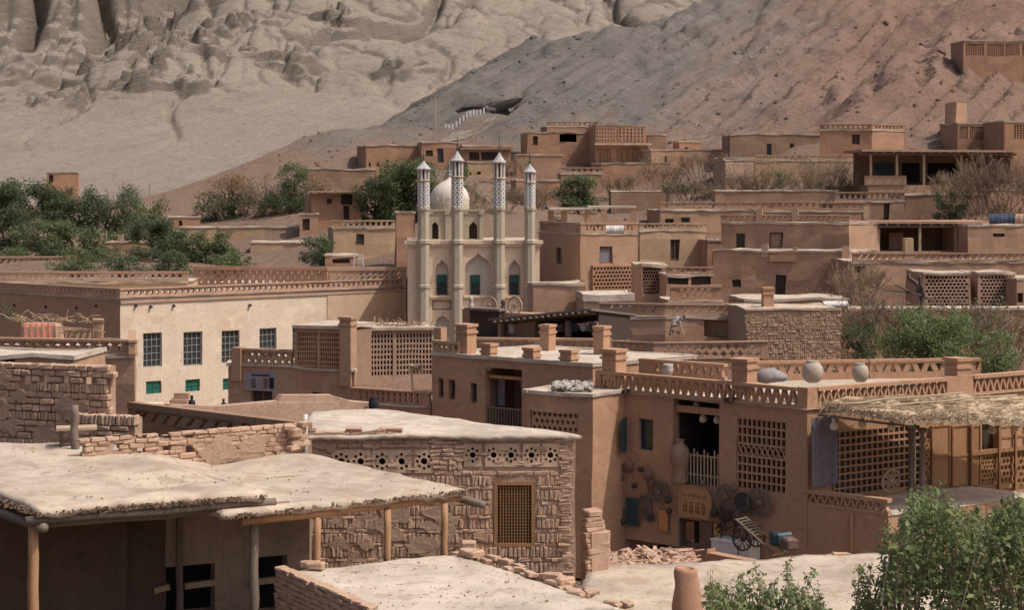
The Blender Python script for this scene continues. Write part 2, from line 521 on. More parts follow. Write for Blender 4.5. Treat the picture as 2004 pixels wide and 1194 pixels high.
class Block: pass
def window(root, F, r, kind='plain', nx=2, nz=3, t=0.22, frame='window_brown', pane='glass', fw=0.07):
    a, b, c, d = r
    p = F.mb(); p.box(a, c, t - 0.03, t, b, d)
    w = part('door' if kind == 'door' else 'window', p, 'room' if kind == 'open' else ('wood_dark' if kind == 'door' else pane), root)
    if kind == 'open': return w
    f = F.mb(); y0, y1 = t - 0.10, t - 0.031
    f.box(a, a + fw, y0, y1, b, d); f.box(c - fw, c, y0, y1, b, d)
    f.box(a + fw, c - fw, y0, y1, d - fw, d); f.box(a + fw, c - fw, y0, y1, b, b + fw)
    if kind == 'grid':
        bw = 0.035
        for i in range(1, nx):
            x = a + (c - a) * i / nx; f.box(x - bw / 2, x + bw / 2, y0 + .02, y1, b + fw, d - fw)
        for j in range(1, nz):
            z = b + (d - b) * j / nz; f.box(a + fw, c - fw, y0 + .025, y1 - .005, z - bw / 2, z + bw / 2)
    elif kind == 'door':
        x = (a + c) / 2; f.box(x - .03, x + .03, y0, y1, b + fw, d - fw)
    part('window_frame' if kind != 'door' else 'door_frame', f, frame, w)
    return w

def block(name, label, cat, C, aR, uL, uR, vt, vb, mat='mud', par=None, winR=(), winL=(), aL=None, roof='roof', group=None,
          sub=0.9, jit=0.11, D=None, L=None, lip=0.12, parmat=None, zb=None, t=0.3):
    """a flat-roofed earth house: near corner C=(u,d); one face runs right-back at angle aR, the other left-back at angle aL"""
    u, d = C
    Cx = Vector((px(u, d), d)); aL = aR + 90 if aL is None else aL
    eR, eL = dir2(aR), dir2(aL)
    L = L if L is not None else max(0.8, meet(Cx, eR, uR)); D = D if D is not None else max(0.8, meet(Cx, eL, uL))
    z0 = Z(vb, d) if zb is None else zb
    if d > 85: z0 -= 2.0
    z1 = Z(vt, d)
    loc = (Cx.x, Cx.y, z0)
    B = Block(); B.root = thing(name, label, cat, loc, 0.0, group)
    ph = par['h'] if par else 0.0
    B.H = z1 - z0 - ph
    B.L, B.D, B.eR, B.eL = L, D, eR, eL
    B.R = Face(Cx, eR, loc, L)
    B.Lf = Face(Cx + eL * D, -eL, loc, D)
    B.BR = Face(Cx + eR * L, eL, loc, D)          # right end
    B.BK = Face(Cx + eR * L + eL * D, -eR, loc, L)  # back
    wall = MB()
    B.holes = {}
    for key, F, wins, ln in (('R', B.R, winR, L), ('L', B.Lf, winL, D)):
        hs = []
        for w in wins:
            r = F.rect(*w[:4]); hs.append((r, w[4] if len(w) > 4 else 'plain', w[5] if len(w) > 5 else {}))
        hs = [(tuple((max(0.05, r[0]), max(0.02, r[1]), min(ln - 0.05, r[2]), min(B.H - 0.05, r[3]))), k, o) for r, k, o in hs]
        hs = [h for h in hs if h[0][2] - h[0][0] > 0.05 and h[0][3] - h[0][1] > 0.05]
        g = MB(F.M); g.grid(ln, 0, B.H, [h[0] for h in hs], 0, max(t, 0.3), sub)
        wall.v_off = len(wall.v); b = len(wall.v); wall.v += g.v; wall.f += [tuple(i + b for i in f) for f in g.f]
        B.holes[key] = hs
    for F, ln in ((B.BR, D), (B.BK, L)):
        g = MB(F.M); g.grid(ln, 0, B.H, [], 0, 0.3, 2.0)
        b = len(wall.v); wall.v += g.v; wall.f += [tuple(i + b for i in f) for f in g.f]
    seed = (u * 0.013 + d * 0.17)
    if jit: wall.jitter(jit, 0.7, seed)
    B.wall = part('wall', wall, mat, B.root)
    # roof deck, laid just below the wall tops
    rf = MB(); k = 0.0
    zz = B.H - (0.02 if not par else -0.0) 
    n = 6
    vs = []
    for j in range(n + 1):
        for i in range(n + 1):
            p = eR * (L * (-0.01 + 1.02 * i / n)) + eL * (D * (-0.01 + 1.02 * j / n))
            vs.append((p.x, p.y, zz + 0.02 + 0.04 * noise.noise(Vector((p.x, p.y, seed)))))
    fs = [(j * (n + 1) + i, j * (n + 1) + i + 1, (j + 1) * (n + 1) + i + 1, (j + 1) * (n + 1) + i) for j in range(n) for i in range(n)]
    rf.add(vs, fs)
    if lip:
        for F, ln in ((B.R, L), (B.Lf, D), (B.BR, D), (B.BK, L)):
            q = MB(F.M); kk = max(1, int(ln / 0.9))
            for i_ in range(kk):
                x0_, x1_ = -0.05 + (ln + .1) * i_ / kk, -0.05 + (ln + .1) * (i_ + 1) / kk
                q.add([(x0_, -.06, B.H - lip), (x1_, -.06, B.H - lip), (x1_, .14, B.H - lip), (x0_, .14, B.H - lip), (x0_, -.06, B.H + .03), (x1_, -.06, B.H + .03), (x1_, .14, B.H + .03), (x0_, .14, B.H + .03)],
                      [(0, 3, 2, 1), (4, 5, 6, 7), (0, 1, 5, 4), (2, 3, 7, 6)] + ([(3, 0, 4, 7)] if i_ == 0 else []) + ([(1, 2, 6, 5)] if i_ == kk - 1 else []))
            b = len(rf.v); rf.v += q.v; rf.f += [tuple(i + b for i in f) for f in q.f]
    rf.jitter(jit * 1.2, 0.7, seed)
    if not par: part('roof', rf, roof, B.root)
    else: part('roof', rf, roof, B.root)
    for key, F in (('R', B.R), ('L', B.Lf)):
        for r, kd, o in B.holes[key]:
            if kd != 'none': window(B.root, F, r, kd, **o)
    if par:
        parapet(B, par, parmat or mat)
    return B

def parapet(B, par, mat):
    h = par['h']; t = par.get('t', 0.2); lo = min(.1, par.get('lo', 0.14)) * h / 0.6; hi = min(.1, par.get('hi', 0.12)) * h / 0.6
    for key, F, ln in (('R', B.R, B.L), ('L', B.Lf, B.D), ('B', B.BR, B.D), ('K', B.BK, B.L)):
        if key not in par.get('sides', 'RLBK'): continue
        m = MB(F.M); z = B.H + 0.04
        m.box(-0.02, ln + 0.02, -0.02, t, z, z + lo)
        m.box(-0.04, ln + 0.04, -0.05, t + 0.03, z + h - hi, z + h)
        e = min(par.get('end', 0.35), ln * 0.1)
        m.box(0, e, 0, t, z + lo, z + h - hi); m.box(ln - e, ln, 0, t, z + lo, z + h - hi)
        nz = par.get('nz', 1)
        nx = max(1, int((ln - 2 * e) / par['cell']))
        perf(m, e, ln - e, z + lo, z + h - hi, 0.01, t - 0.02, nx, nz, par['shape'], par.get('stagger', False), par.get('alt'))
        m.jitter(0.05, 0.9, B.H)
        part('parapet', m, mat, B.root)
def pillar(root, F, u, v0, v1, w, n, mat='mud_smooth', cap=True, name='roof_pillar'):
    """short capped post on a roof: centre column u, from v1 up to v0, standing n behind the face"""
    s0, zb = F.at(u, v1, n); zt = F.at(u, v0, n)[1]
    m = F.mb(); h = w / 2
    m.box(s0 - h, s0 + h, n - h, n + h, zb - 0.4, zt - (0.1 if cap else 0))
    if cap:
        k = h * 1.18
        m.box(s0 - k, s0 + k, n - k, n + k, zt - 0.1, zt)
        m.box(s0 - k, s0 + k, n - k, n + k, zt - 0.34, zt - 0.25)
    m.jitter(0.02, 1.5, u)
    return part(name, m, mat, root)

# ------------------------------------------------------------------ numpy noise
def _h(ix, iy, seed):
    n = (ix * 374761393 + iy * 668265263 + seed * 69069) & 0xFFFFFFFF
    n = ((n ^ (n >> 13)) * 1274126177) & 0xFFFFFFFF
    return ((n ^ (n >> 16)) & 0xFFFF) / 65535.0
def vnoise(x, y, seed=0):
    ix = np.floor(x).astype(np.int64); iy = np.floor(y).astype(np.int64)
    fx, fy = x - ix, y - iy
    fx = fx * fx * (3 - 2 * fx); fy = fy * fy * (3 - 2 * fy)
    a, b, c, d = _h(ix, iy, seed), _h(ix + 1, iy, seed), _h(ix, iy + 1, seed), _h(ix + 1, iy + 1, seed)
    return (a + (b - a) * fx) * (1 - fy) + (c + (d - c) * fx) * fy - 0.5
def fbm(x, y, oct=5, seed=0, gain=0.5, ridged=False):
    s = 0.0; a = 1.0
    for k in range(oct):
        n = vnoise(x, y, seed + k * 17)
        s = s + a * ((0.5 - np.abs(n) * 2) if ridged else n)
        x = x * 2.03 + 13.7; y = y * 2.03 - 7.1; a *= gain
    return s
def rbf(pts, X, Y):
    P = np.array([(p[0], p[1]) for p in pts]) / 50.0; z = np.array([p[2] for p in pts])
    n = len(P)
    def phi(r2): return np.where(r2 > 1e-12, 0.5 * r2 * np.log(r2 + 1e-12), 0.0)
    A = phi(((P[:, None] - P[None]) ** 2).sum(-1)) + np.eye(n) * 0.004
    Q = np.hstack([np.ones((n, 1)), P])
    S = np.block([[A, Q], [Q.T, np.zeros((3, 3))]])
    w = np.linalg.solve(S, np.concatenate([z, np.zeros(3)]))
    out = w[n] + w[n + 1] * X / 50 + w[n + 2] * Y / 50
    for i in range(n):
        out = out + w[i] * phi((X / 50 - P[i, 0]) ** 2 + (Y / 50 - P[i, 1]) ** 2)
    return out
# ------------------------------------------------------------------ terrain materials
def hill_mat(name, c1, c2, c3, dip, fine=1.0, mix=0.5, red=None, soil=None, relief=1.0, rock=None):
    m = bpy.data.materials.new(name); t, out = nodes_of(m)
    P = pos(t)
    a = noise_n(t, P, 0.03, 7, 0.68)
    col = ramp(t, a, [(0.32, c1), (0.5, c2), (0.66, c3)])
    # inclined strata: bedding planes rise across the slope
    B = mapv(t, mapv(t, P, (1, 1, 1), dip), (0.045, 0.05, 0.8))
    s = noise_n(t, B, 1.0, 7, 0.68)
    col = mixc(t, mathn(t, 'MULTIPLY', ramp(t, s, [(0.44, 0.0), (0.58, 1.0)]), mix), col, sc(c1, 0.66))
    col = mixc(t, mathn(t, 'MULTIPLY', ramp(t, s, [(0.30, 1.0), (0.42, 0.0)]), mix * .7), col, sc(c3, 1.12))
    B2 = mapv(t, mapv(t, P, (1, 1, 1), dip), (0.014, 0.02, 0.26))
    s2 = noise_n(t, B2, 1.0, 6, 0.62)
    col = mixc(t, mathn(t, 'MULTIPLY', ramp(t, s2, [(0.50, 0.0), (0.56, 1.0)]), mix * .75), col, sc(c1, 0.6))
    g = noise_n(t, P, 1.6 * fine, 9, 0.78)
    col = mixc(t, 0.4, col, ramp(t, g, [(0.32, sc(c2, 0.58)), (0.68, sc(c2, 1.36))]))
    st = noise_n(t, P, 0.9 * fine, 3, 0.5)
    col = mixc(t, ramp(t, st, [(0.66, 0.0), (0.71, 0.5)]), col, sc(c1, 0.45))
    sx = t.nodes.new('ShaderNodeSeparateXYZ'); lnk(t, P, sx.inputs[0])
    if red:
        b = noise_n(t, B, 0.35, 6, 0.7)
        w = mathn(t, 'ADD', mathn(t, 'MULTIPLY', sx.outputs[0], .04), mathn(t, 'MULTIPLY', sx.outputs[1], -.012))
        w = mathn(t, 'ADD', w, mathn(t, 'MULTIPLY', b, 2.6))
        gb = ramp(t, mathn(t, 'MULTIPLY', mathn(t, 'ADD', w, .86), .5), [(0.0, 0.0), (0.5, 1.0)])
        rd = mixc(t, .5, red, ramp(t, g, [(0.32, sc(red, 0.6)), (0.68, sc(red, 1.4))]))
        col = mixc(t, mathn(t, 'MULTIPLY', gb, .75), mixc(t, .45, col, (0.25, 0.235, 0.225)), rd)
    if soil:
        w = mathn(t, 'ADD', mathn(t, 'MULTIPLY', sx.outputs[2], .04), mathn(t, 'MULTIPLY', noise_n(t, P, .12, 5, .65), .8))
        sl = mixc(t, .5, soil, ramp(t, g, [(0.32, sc(soil, 0.6)), (0.68, sc(soil, 1.35))]))
        col = mixc(t, ramp(t, w, [(1.05, 1.0), (1.3, 0.0)]) if False else ramp(t, mathn(t, 'MULTIPLY', w, .5), [(0.54, 1.0), (0.66, 0.0)]), col, sl)
    if rock:
        tn = t.nodes.new('ShaderNodeNewGeometry'); sn = t.nodes.new('ShaderNodeSeparateXYZ'); lnk(t, tn.outputs['Normal'], sn.inputs[0])
        rk = ramp(t, mathn(t, 'ADD', sn.outputs[2], mathn(t, 'MULTIPLY', noise_n(t, P, .4, 6, .7), .35)), [(0.82, 1.0), (0.98, 0.0)])
        col = mixc(t, mathn(t, 'MULTIPLY', rk, .8), col, mixc(t, g, sc(rock, .7), sc(rock, 1.3)))
    n1 = bump(t, noise_n(t, P, 0.45 * fine, 12, 0.74), 1.0, 1.5 * relief)
    n2 = bump(t, s, 0.9, 1.2 * relief, n1)
    n3 = bump(t, g, 0.9, 0.4 * relief, n2)
    prin(t, out, col, 0.98, n3, 0.04)
    MATS[name] = m
hill_mat('hill_pale', (0.33, 0.275, 0.225), (0.40, 0.335, 0.275), (0.44, 0.375, 0.31), (0.0, 0.35, 0), 0.8, 0.22, None, None, 1.0, (0.22, 0.18, 0.15))
hill_mat('hill_dark', (0.245, 0.205, 0.182), (0.315, 0.265, 0.232), (0.41, 0.35, 0.30), (0.0, 0.56, 0.0), 1.2, 0.85, (0.43, 0.265, 0.195), (0.36, 0.25, 0.19))
hill_mat('earth', (0.33, 0.235, 0.18), (0.40, 0.29, 0.22), (0.46, 0.35, 0.27), (0, 0, 0), 1.5, 0.2)

def height_mesh(name, x0, x1, y0, y1, res, fn, mat):
    nx, ny = int((x1 - x0) / res) + 1, int((y1 - y0) / res) + 1
    xs = np.linspace(x0, x1, nx); ys = np.linspace(y0, y1, ny)
    X, Y = np.meshgrid(xs, ys)
    Zs, keep = fn(X, Y)
    idx = np.arange(nx * ny).reshape(ny, nx)
    q = np.stack([idx[:-1, :-1], idx[:-1, 1:], idx[1:, 1:], idx[1:, :-1]], -1).reshape(-1, 4)
    if keep is not None:
        k = keep[:-1, :-1] | keep[1:, 1:] | keep[:-1, 1:] | keep[1:, :-1]
        q = q[k.reshape(-1)]
    me = bpy.data.meshes.new(name)
    co = np.stack([X, Y, Zs], -1).reshape(-1, 3)
    me.vertices.add(len(co)); me.vertices.foreach_set('co', co.astype(np.float32).ravel())
    me.loops.add(len(q) * 4); me.loops.foreach_set('vertex_index', q.astype(np.int32).ravel())
    me.polygons.add(len(q)); me.polygons.foreach_set('loop_start', np.arange(0, len(q) * 4, 4, dtype=np.int32))
    try: me.polygons.foreach_set('loop_total', np.full(len(q), 4, dtype=np.int32))
    except Exception: pass
    me.polygons.foreach_set('use_smooth', np.ones(len(q), dtype=bool))
    me.materials.append(MATS[mat])
    me.update(calc_edges=True); me.validate()
    o = link(name, me); o['kind'] = 'structure'
    return o

# village ground out to the horizon
gm = MB()
vs = []
for y_, z_ in ((-300, .4), (80, .4), (97, -.85), (4000, -.85)): vs += [(-3000, y_, z_), (3000, y_, z_)]
gm.add(vs, [(0, 1, 3, 2), (2, 3, 5, 4), (4, 5, 7, 6)])
g = link('ground', gm.mesh('ground', 'earth')); g['kind'] = 'structure'

def pt(u, v, d): return tuple(W(u, v, d))
# the near hillside that carries the upper houses: measured points of its surface
RP = [pt(*p) for p in [
    (1100, 640, 122), (1400, 610, 138), (1800, 660, 128), (1990, 640, 128), (1300, 530, 158), (1500, 585, 148), (1700, 520, 150), (1950, 505, 152),
    (1250, 405, 186), (1120, 420, 180), (1150, 332, 206), (1300, 332, 202), (1450, 400, 175), (1750, 372, 172), (1900, 440, 160), (1600, 312, 190),
    (1900, 285, 188), (1950, 140, 218), (1880, 132, 213), (2060, 128, 214), (1900, 122, 224), (750, 335, 216), (700, 500, 150), (640, 420, 180), (900, 318, 206), (950, 245, 236), (1000, 400, 170), (850, 470, 150),
    (1200, 225, 238), (1300, 150, 262), (1500, 160, 246), (1700, 110, 246), (1900, 60, 250), (1700, 0, 285), (1500, 50, 285),
    (1390, 12, 305), (1460, -28, 320), (1250, 45, 300), (1090, 66, 292), (990, 112, 282), (870, 152, 270), (780, 205, 256), (700, 243, 246), (600, 268, 238), (500, 310, 228), (440, 340, 222),
    (1990, -60, 320), (1700, -90, 330), (2100, 0, 260), (2100, 300, 190), (2100, 500, 150),
    (400, 400, 205), (300, 440, 190), (150, 480, 175), (0, 490, 170), (350, 510, 160), (520, 480, 165), (-100, 480, 170), (400, 560, 140), (0, 560, 140), (600, 540, 145),
    (420, 360, 235), (300, 395, 228), (100, 420, 225), (-100, 430, 225)]]
for u, v, d in ((1390, 12, 305), (1250, 45, 300), (1090, 66, 292), (990, 112, 282), (870, 152, 270), (700, 243, 246), (600, 268, 238), (500, 310, 228)):
    p = pt(u, v, d); RP.append((p[0] - 12, p[1] + 34, p[2] - 15))
for u, d in ((-100, 128), (400, 128), (800, 122), (1100, 112), (1500, 112), (2100, 112)):
    RP.append((px(u, d), d, -1.6))
def crease(x, y, seed, w=0.05, oct=3):
    """sharp V-shaped runnels: 1 on the line, falling to 0"""
    out = 0.0; a = 1.0
    for k in range(oct):
        out = out + a * np.exp(-np.abs(vnoise(x, y, seed + 31 * k)) / w); a *= .55; x = x * 2.1 + 5; y = y * 2.1 - 3
    return out
def right_hill(X, Y):
    z = rbf(RP, X, Y)
    hgt = np.clip((z - 15) / 10, 0, 1)
    wx = X + 4 * vnoise(X / 15, Y / 15, 4); wy = Y + 4 * vnoise(X / 15 + 9, Y / 15, 5)
    z = z + hgt * (2.6 * fbm(X / 26, Y / 26, 6, 3, .55) + 1.8 * fbm(X / 11, Y / 11, 5, 8, .55))
    b = z - 0.62 * X + 2.2 * fbm(X / 20, Y / 20, 4, 77)      # bedding planes rise to the right
    led = (b / 2.6) % 1.0; led2 = (b / 0.9 + 2 * vnoise(X / 9, Y / 9, 15)) % 1.0
    mk0 = np.clip(fbm(X / 36 + 7, Y / 36, 3, 211) * 2.0 + .5, .1, 1.2)
    z = z + hgt * mk0 * (1.35 * (np.minimum(led / .8, (1 - led) / .2) - .5) + 0.42 * (led2 - .5))
    mk = np.clip(fbm(X / 42, Y / 42, 3, 201) * 1.8 + .5, .12, 1)
    z = z - hgt * mk * 0.8 * crease(wx / 16, wy / 30, 19, .05)
    z = z - hgt * 2.0 * crease((X - .5 * Y) / 40 + .3 * vnoise(X / 20, Y / 20, 6), wy / 120, 119, .04, 2) * 1.4
    z = z + hgt * mk * (0.9 * fbm(X / 5, Y / 5, 5, 31, 0.62)) + 0.3 * fbm(X / 4, Y / 4, 4, 5)
    return z, (Y < 345)
height_mesh('hillside', -125, 125, 108, 345, 0.65, right_hill, 'hill_dark')

# the tall pale mountain behind: talus fan below, fluted cliffs above
LP = [pt(*p) for p in [
    (-100, 345, 262), (100, 345, 262), (300, 348, 266), (500, 345, 272), (700, 330, 280), (900, 250, 310), (-100, 250, 310), (100, 250, 308), (300, 240, 312), (500, 245, 312), (700, 230, 320),
    (-60, 210, 330), (60, 195, 334), (180, 140, 350), (250, 100, 358), (330, 95, 362), (420, 85, 366), (500, 60, 376), (600, 40, 384), (560, 120, 356), (650, 130, 352), (760, 130, 356), (850, 150, 352),
    (700, 30, 392), (800, 30, 398), (900, 60, 390), (1000, 40, 400), (1100, 20, 410), (1300, 0, 420), (1500, -20, 430), (700, -60, 430), (1000, -60, 450), (1300, -90, 460), (400, 10, 405), (500, -30, 420)]]
for u, d, z in ((-100, 350, 22), (60, 356, 24), (180, 372, 34), (250, 382, 38), (900, 520, 95), (1400, 520, 95), (500, 520, 95)):
    RPx = (px(u, d), d, z); LP.append(RPx)
CL = [pt(*p) for p in [(-100, 150, 372), (60, 140, 376), (200, 95, 386), (350, 40, 410), (-100, 60, 386), (60, 50, 392), (200, 20, 402), (-100, -80, 400), (60, -90, 408), (200, -110, 420), (350, -120, 432), (500, -120, 440), (700, -140, 470), (1000, -150, 490)]]
for u in (-300, 100, 500, 1000, 1500): CL.append((px(u, 540), 540, 100 if u < 900 else 90))
CL += [(-110, 330, 2), (-60, 335, 4), (0, 345, 0), (60, 350, 0), (110, 360, 0)]
def left_hill(X, Y):
    z = rbf(LP, X, Y)
    up = np.clip((z - 27) / 14, 0, 1)
    wx = X + 7 * vnoise(X / 22, Y / 22, 4); wy = Y + 7 * vnoise(X / 22 + 9, Y / 22, 5)
    z = z + (0.25 + 1.6 * up) * fbm(X / 26, Y / 26, 6, 41, .5)
    z = z - up * 4.6 * (crease(wx / 34, wy / 60, 55, .05, 4) - .35) + up * 1.6 * fbm(X / 40, Y / 40, 2, 87)
    # outcrops of harder rock along the crest of the fan: blocky, dark-sided
    oc = np.clip(fbm(wx / 18, wy / 9, 5, 91, .6) * 3.2 - 0.25, 0, 1)
    zone = np.clip((z - 26) / 7, 0, 1) * np.clip((60 - z) / 10, 0, 1) * np.clip(np.clip((-46 - X) / 22, 0, 1) + np.exp(-((X + 46) / 7) ** 2 - ((Y - 352) / 9) ** 2) + np.exp(-((X + 38) / 9) ** 2 - ((Y - 388) / 9) ** 2) + np.exp(-((X + 22) / 5) ** 2 - ((Y - 352) / 5) ** 2), 0, 1)
    z = z + zone * (oc * 5.4 + 1.5 * (np.floor(oc * 4) / 4)) * (0.6 + vnoise(X / 3, Y / 3, 7))
    q = z / 2.4 + 1.5 * fbm(X / 12, Y / 12, 4, 19); tr = q - np.floor(q)
    z = z + zone * np.clip(oc * 2, 0, 1) * 2.4 * (np.clip((tr - .7) / .2, 0, 1) - tr) * .9
    # runnels down the fan
    ch = np.abs(vnoise(X / 17 + 0.6 * vnoise(Y / 20, X / 20, 8), Y / 80, 12))
    z = z - np.clip((z - 18) / 8, 0, 1) * 1.3 * np.exp(-(ch / 0.016) ** 2)
    z = z + 0.22 * fbm(X / 3, Y / 3, 5, 23, 0.65)
    c = rbf(CL, X, Y)
    cz_ = np.clip((c - 24) / 20, 0, 1)
    c = c - cz_ * (4.6 * crease(wx / 20, wy / 150 + c / 170, 61, .06, 3) - 2.0) + cz_ * 3.0 * fbm(X / 10, Y / 10 + c / 7, 6, 71, 0.62)
    for ux in (64, 200):                     # two deep clefts in the cliff
        xc = (ux - 1002) / FPX * Y
        c = c - 13.0 * np.exp(-np.abs((X - xc + 1.5 * np.sin(Y / 5)) / 1.6)) * np.clip((c - 43) / 6, 0, 1)
    return np.maximum(z, c), None
height_mesh('mountain', -150, 95, 238, 485, 0.58, left_hill, 'hill_pale')

def hz(x, y):
    """ground height on the near hillside"""
    return float(right_hill(np.array([[x]]), np.array([[y]]))[0][0, 0])
# pale foot path up to the fence
m = MB(); vs = []
PTS = [(800, 275, 225), (845, 264, 229), (885, 255, 233), (930, 246, 236), (965, 232, 240), (1000, 214, 245)]
NP = 30
for i in range(NP + 1):
    x_ = i / NP * (len(PTS) - 1); j = min(int(x_), len(PTS) - 2); p = W(*PTS[j]).lerp(W(*PTS[j + 1]), x_ - j); hw = 1.9 - 1.5 * i / NP
    for k in range(7):
        x, y = p.x, p.y + hw * (k / 3 - 1)
        vs.append((x, y, hz(x, y) + .10))
m.add(vs, [(7 * i + k, 7 * i + 7 + k, 7 * i + 8 + k, 7 * i + 1 + k) for i in range(NP) for k in range(6)])
o = link('hill_path', m.mesh('hill_path', 'hill_pale', True)); o['kind'] = 'structure'
# dark overhanging rock lip above it
c = W(955, 212, 246.0)
m = MB(); 
m.lathe([(.2, -1.5), (.75, -1.35), (.95, -.4), (1.0, .2), (.9, .7), (.55, 1.1), (.1, 1.25)], 22)
m.v = [(x * 5.0, y * 2.6, z * .7 + .2 * x * 5.0) for x, y, z in m.v]
m2 = m; m2.jitter(.9, .35, 3); m2.jitter(.3, 1.2, 5)
one('rock_ledge', m2, 'hill_dark', 'long dark overhanging rock above the white fence posts', 'rock', (c.x, c.y, hz(c.x, c.y) - .35))
# loose stones on the slope
rng = random.Random(44); m = MB()
for k in range(1500):
    u = rng.uniform(450, 2050); d = rng.uniform(165, 285); x = px(u, d); z = hz(x, d) if k % 1 == 0 else 0
    if z < 9: continue
    s_ = rng.uniform(.12, .45) * (2.4 if rng.random() < .05 else 1)
    m.cbox((x, d, z), s_ * rng.uniform(.8, 1.6), s_, s_ * rng.uniform(.5, .9), rng.uniform(0, 3), .3, s_ * .1, rng, (rng.uniform(-.4, .4), rng.uniform(-.4, .4)))
o = link('scree', m.mesh('scree', 'hill_dark')); o['kind'] = 'stuff'
# ------------------------------------------------------------------ foreground roofs and brick house
RNG = random.Random(11)
def mud_slab(mb, c, z, th, nx=28, ny=24, seed=1.0, amp=0.05, rag=0.07, zfn=None):
    FL, FR, BR, BL = [Vector(q) for q in c]
    vs = []; top = {}
    for j in range(ny + 1):
        for i in range(nx + 1):
            s, t = i / nx, j / ny
            p = (FL * (1 - s) + FR * s) * (1 - t) + (BL * (1 - s) + BR * s) * t
            q = Vector((p.x * 3.1, p.y * 3.1, seed))
            if i in (0, nx) or j in (0, ny):
                p = p + Vector((noise.noise(q), noise.noise(q + Vector((9, 0, 0))))) * rag
            zz = z + amp * (noise.noise(Vector((p.x * .6, p.y * .6, seed))) + 0.45 * noise.noise(Vector((p.x * 2, p.y * 2, seed))))
            if i in (0, nx) or j in (0, ny): zz -= 0.035 + 0.03 * noise.noise(q * 2)
            if zfn: zz = zfn(p, zz)
            top[(i, j)] = len(vs); vs.append((p.x, p.y, zz))
    fs = [(top[(i, j)], top[(i + 1, j)], top[(i + 1, j + 1)], top[(i, j + 1)]) for j in range(ny) for i in range(nx)]
    ring = [(i, 0) for i in range(nx)] + [(nx, j) for j in range(ny)] + [(i, ny) for i in range(nx, 0, -1)] + [(0, j) for j in range(ny, 0, -1)]
    b = len(vs)
    for k in ring:
        x, y, zz = vs[top[k]]; vs.append((x, y, zz - th * (1 + 0.5 * noise.noise(Vector((x * 5, y * 5, seed))))))
    n = len(ring)
    for k in range(n):
        fs.append((top[ring[k]], b + k, b + (k + 1) % n, top[ring[(k + 1) % n]]))
    fs.append(tuple(range(b + n - 1, b - 1, -1)))
    return mb.add(vs, fs)
def fringe(mb, p, q, n, rng, drop=0.1, r=0.035):
    """ragged reed and mud ends hanging from a roof edge"""
    p = Vector(p); q = Vector(q)
    for k in range(n):
        a = p.lerp(q, rng.random()); d = Vector((rng.uniform(-1, 1), rng.uniform(-1, 1), rng.uniform(-.4, .2))) * 0.07
        a = a + Vector((0, 0, rng.uniform(-drop, 0.02)))
        mb.bar(a - d, a + d, rng.uniform(.4, 1) * r, rng.uniform(.4, 1) * r)
def log(mb, p, q, r, n=9, wob=0.02, rng=RNG):
    p = Vector(p); q = Vector(q); k = 6
    pts = [p.lerp(q, i / k) + Vector((rng.uniform(-wob, wob), rng.uniform(-wob, wob), rng.uniform(-wob, wob))) * (0 < i < k) for i in range(k + 1)]
    mb.tube(pts, [r * (1.06 - 0.14 * i / k + rng.uniform(-.03, .03)) for i in range(k + 1)], n)

def brick_parts(root, bl, mat, mesh_n=7, top=300, name='brick'):
    """bl: (matrix, sx, sy, sz, weight). The ones that show largest are pieces of their own."""
    bl = sorted(bl, key=lambda b: -b[4])
    rng = random.Random(5); cache = {}
    rest = MB()
    for i, (M, sx, sy, sz, w) in enumerate(bl):
        if i < top:
            key = (round(sx, 2), round(sy, 2), round(sz, 2), rng.randrange(mesh_n))
            if key not in cache:
                b = MB(); b.cbox((0, 0, 0), key[0], key[1], key[2], 0, 0.2, 0.012, rng)
                cache[key] = b.mesh('brick', mat)
            o = link(name, cache[key], root); o.matrix_local = M
        else:
            b = MB(M); b.cbox((0, 0, 0), sx, sy, sz, 0, 0.2, 0.012, rng)
            n = len(rest.v); rest.v += b.v; rest.f += [tuple(k + n for k in f) for f in b.f]
    if rest.v: part('brickwork', rest, mat, root, kind='stuff')
def lay(F, s0, s1, z0, z1, pattern, holes=(), n=0.02, seed=1, depth=0.16, weight=1.0, top=None, drop=0.0):
    """courses of bricks on a face: pattern cycles over (kind, course height)"""
    rng = random.Random(seed); out = []
    z = z0; k = 0
    while z < z1 - 0.03:
        kind, h = pattern[k % len(pattern)]; k += 1
        h *= rng.uniform(.92, 1.08)
        s = s0 + rng.uniform(-.15, 0)
        while s < s1:
            if kind == 'F': w = rng.choice((.26, .28, .30, .24)); hh = h * rng.uniform(.86, .98); tl = rng.uniform(-.03, .03)
            elif kind == 'S': w = rng.choice((.09, .10, .11)); hh = h * rng.uniform(.86, .98); tl = rng.uniform(-.05, .10)
            else: w = rng.choice((.2, .26, .32, .38)); hh = h * rng.uniform(.8, .97); tl = rng.uniform(-.05, .05)
            c = (s + w / 2, z + h / 2)
            ok = s > s0 - .16 and c[0] < s1 and not any(a - .02 < c[0] < e + .02 and b - .02 < c[1] < d + .02 for a, b, e, d in holes)
            if top is not None and c[1] + h / 2 > top(c[0]): ok = False
            if ok and rng.random() > drop:
                M = F.M @ Matrix.Translation((c[0], n + rng.uniform(-.015, .022) + depth / 2 - .035, c[1])) @ Matrix.Rotation(tl, 4, 'Y') @ Matrix.Rotation(rng.uniform(-.08, .08), 4, 'Z')
                out.append((M, w - .010, depth, hh, weight * (1 + rng.random() * .2) * w * hh))
            s += w + rng.uniform(-.006, .006)
        z += h
    return out
def facing(u0, d0, u1, d1, zb):
    A = Vector((px(u0, d0), d0)); Bv = Vector((px(u1, d1), d1))
    loc = (A.x, A.y, zb)
    return Face(A, Bv - A, loc, (Bv - A).length), loc

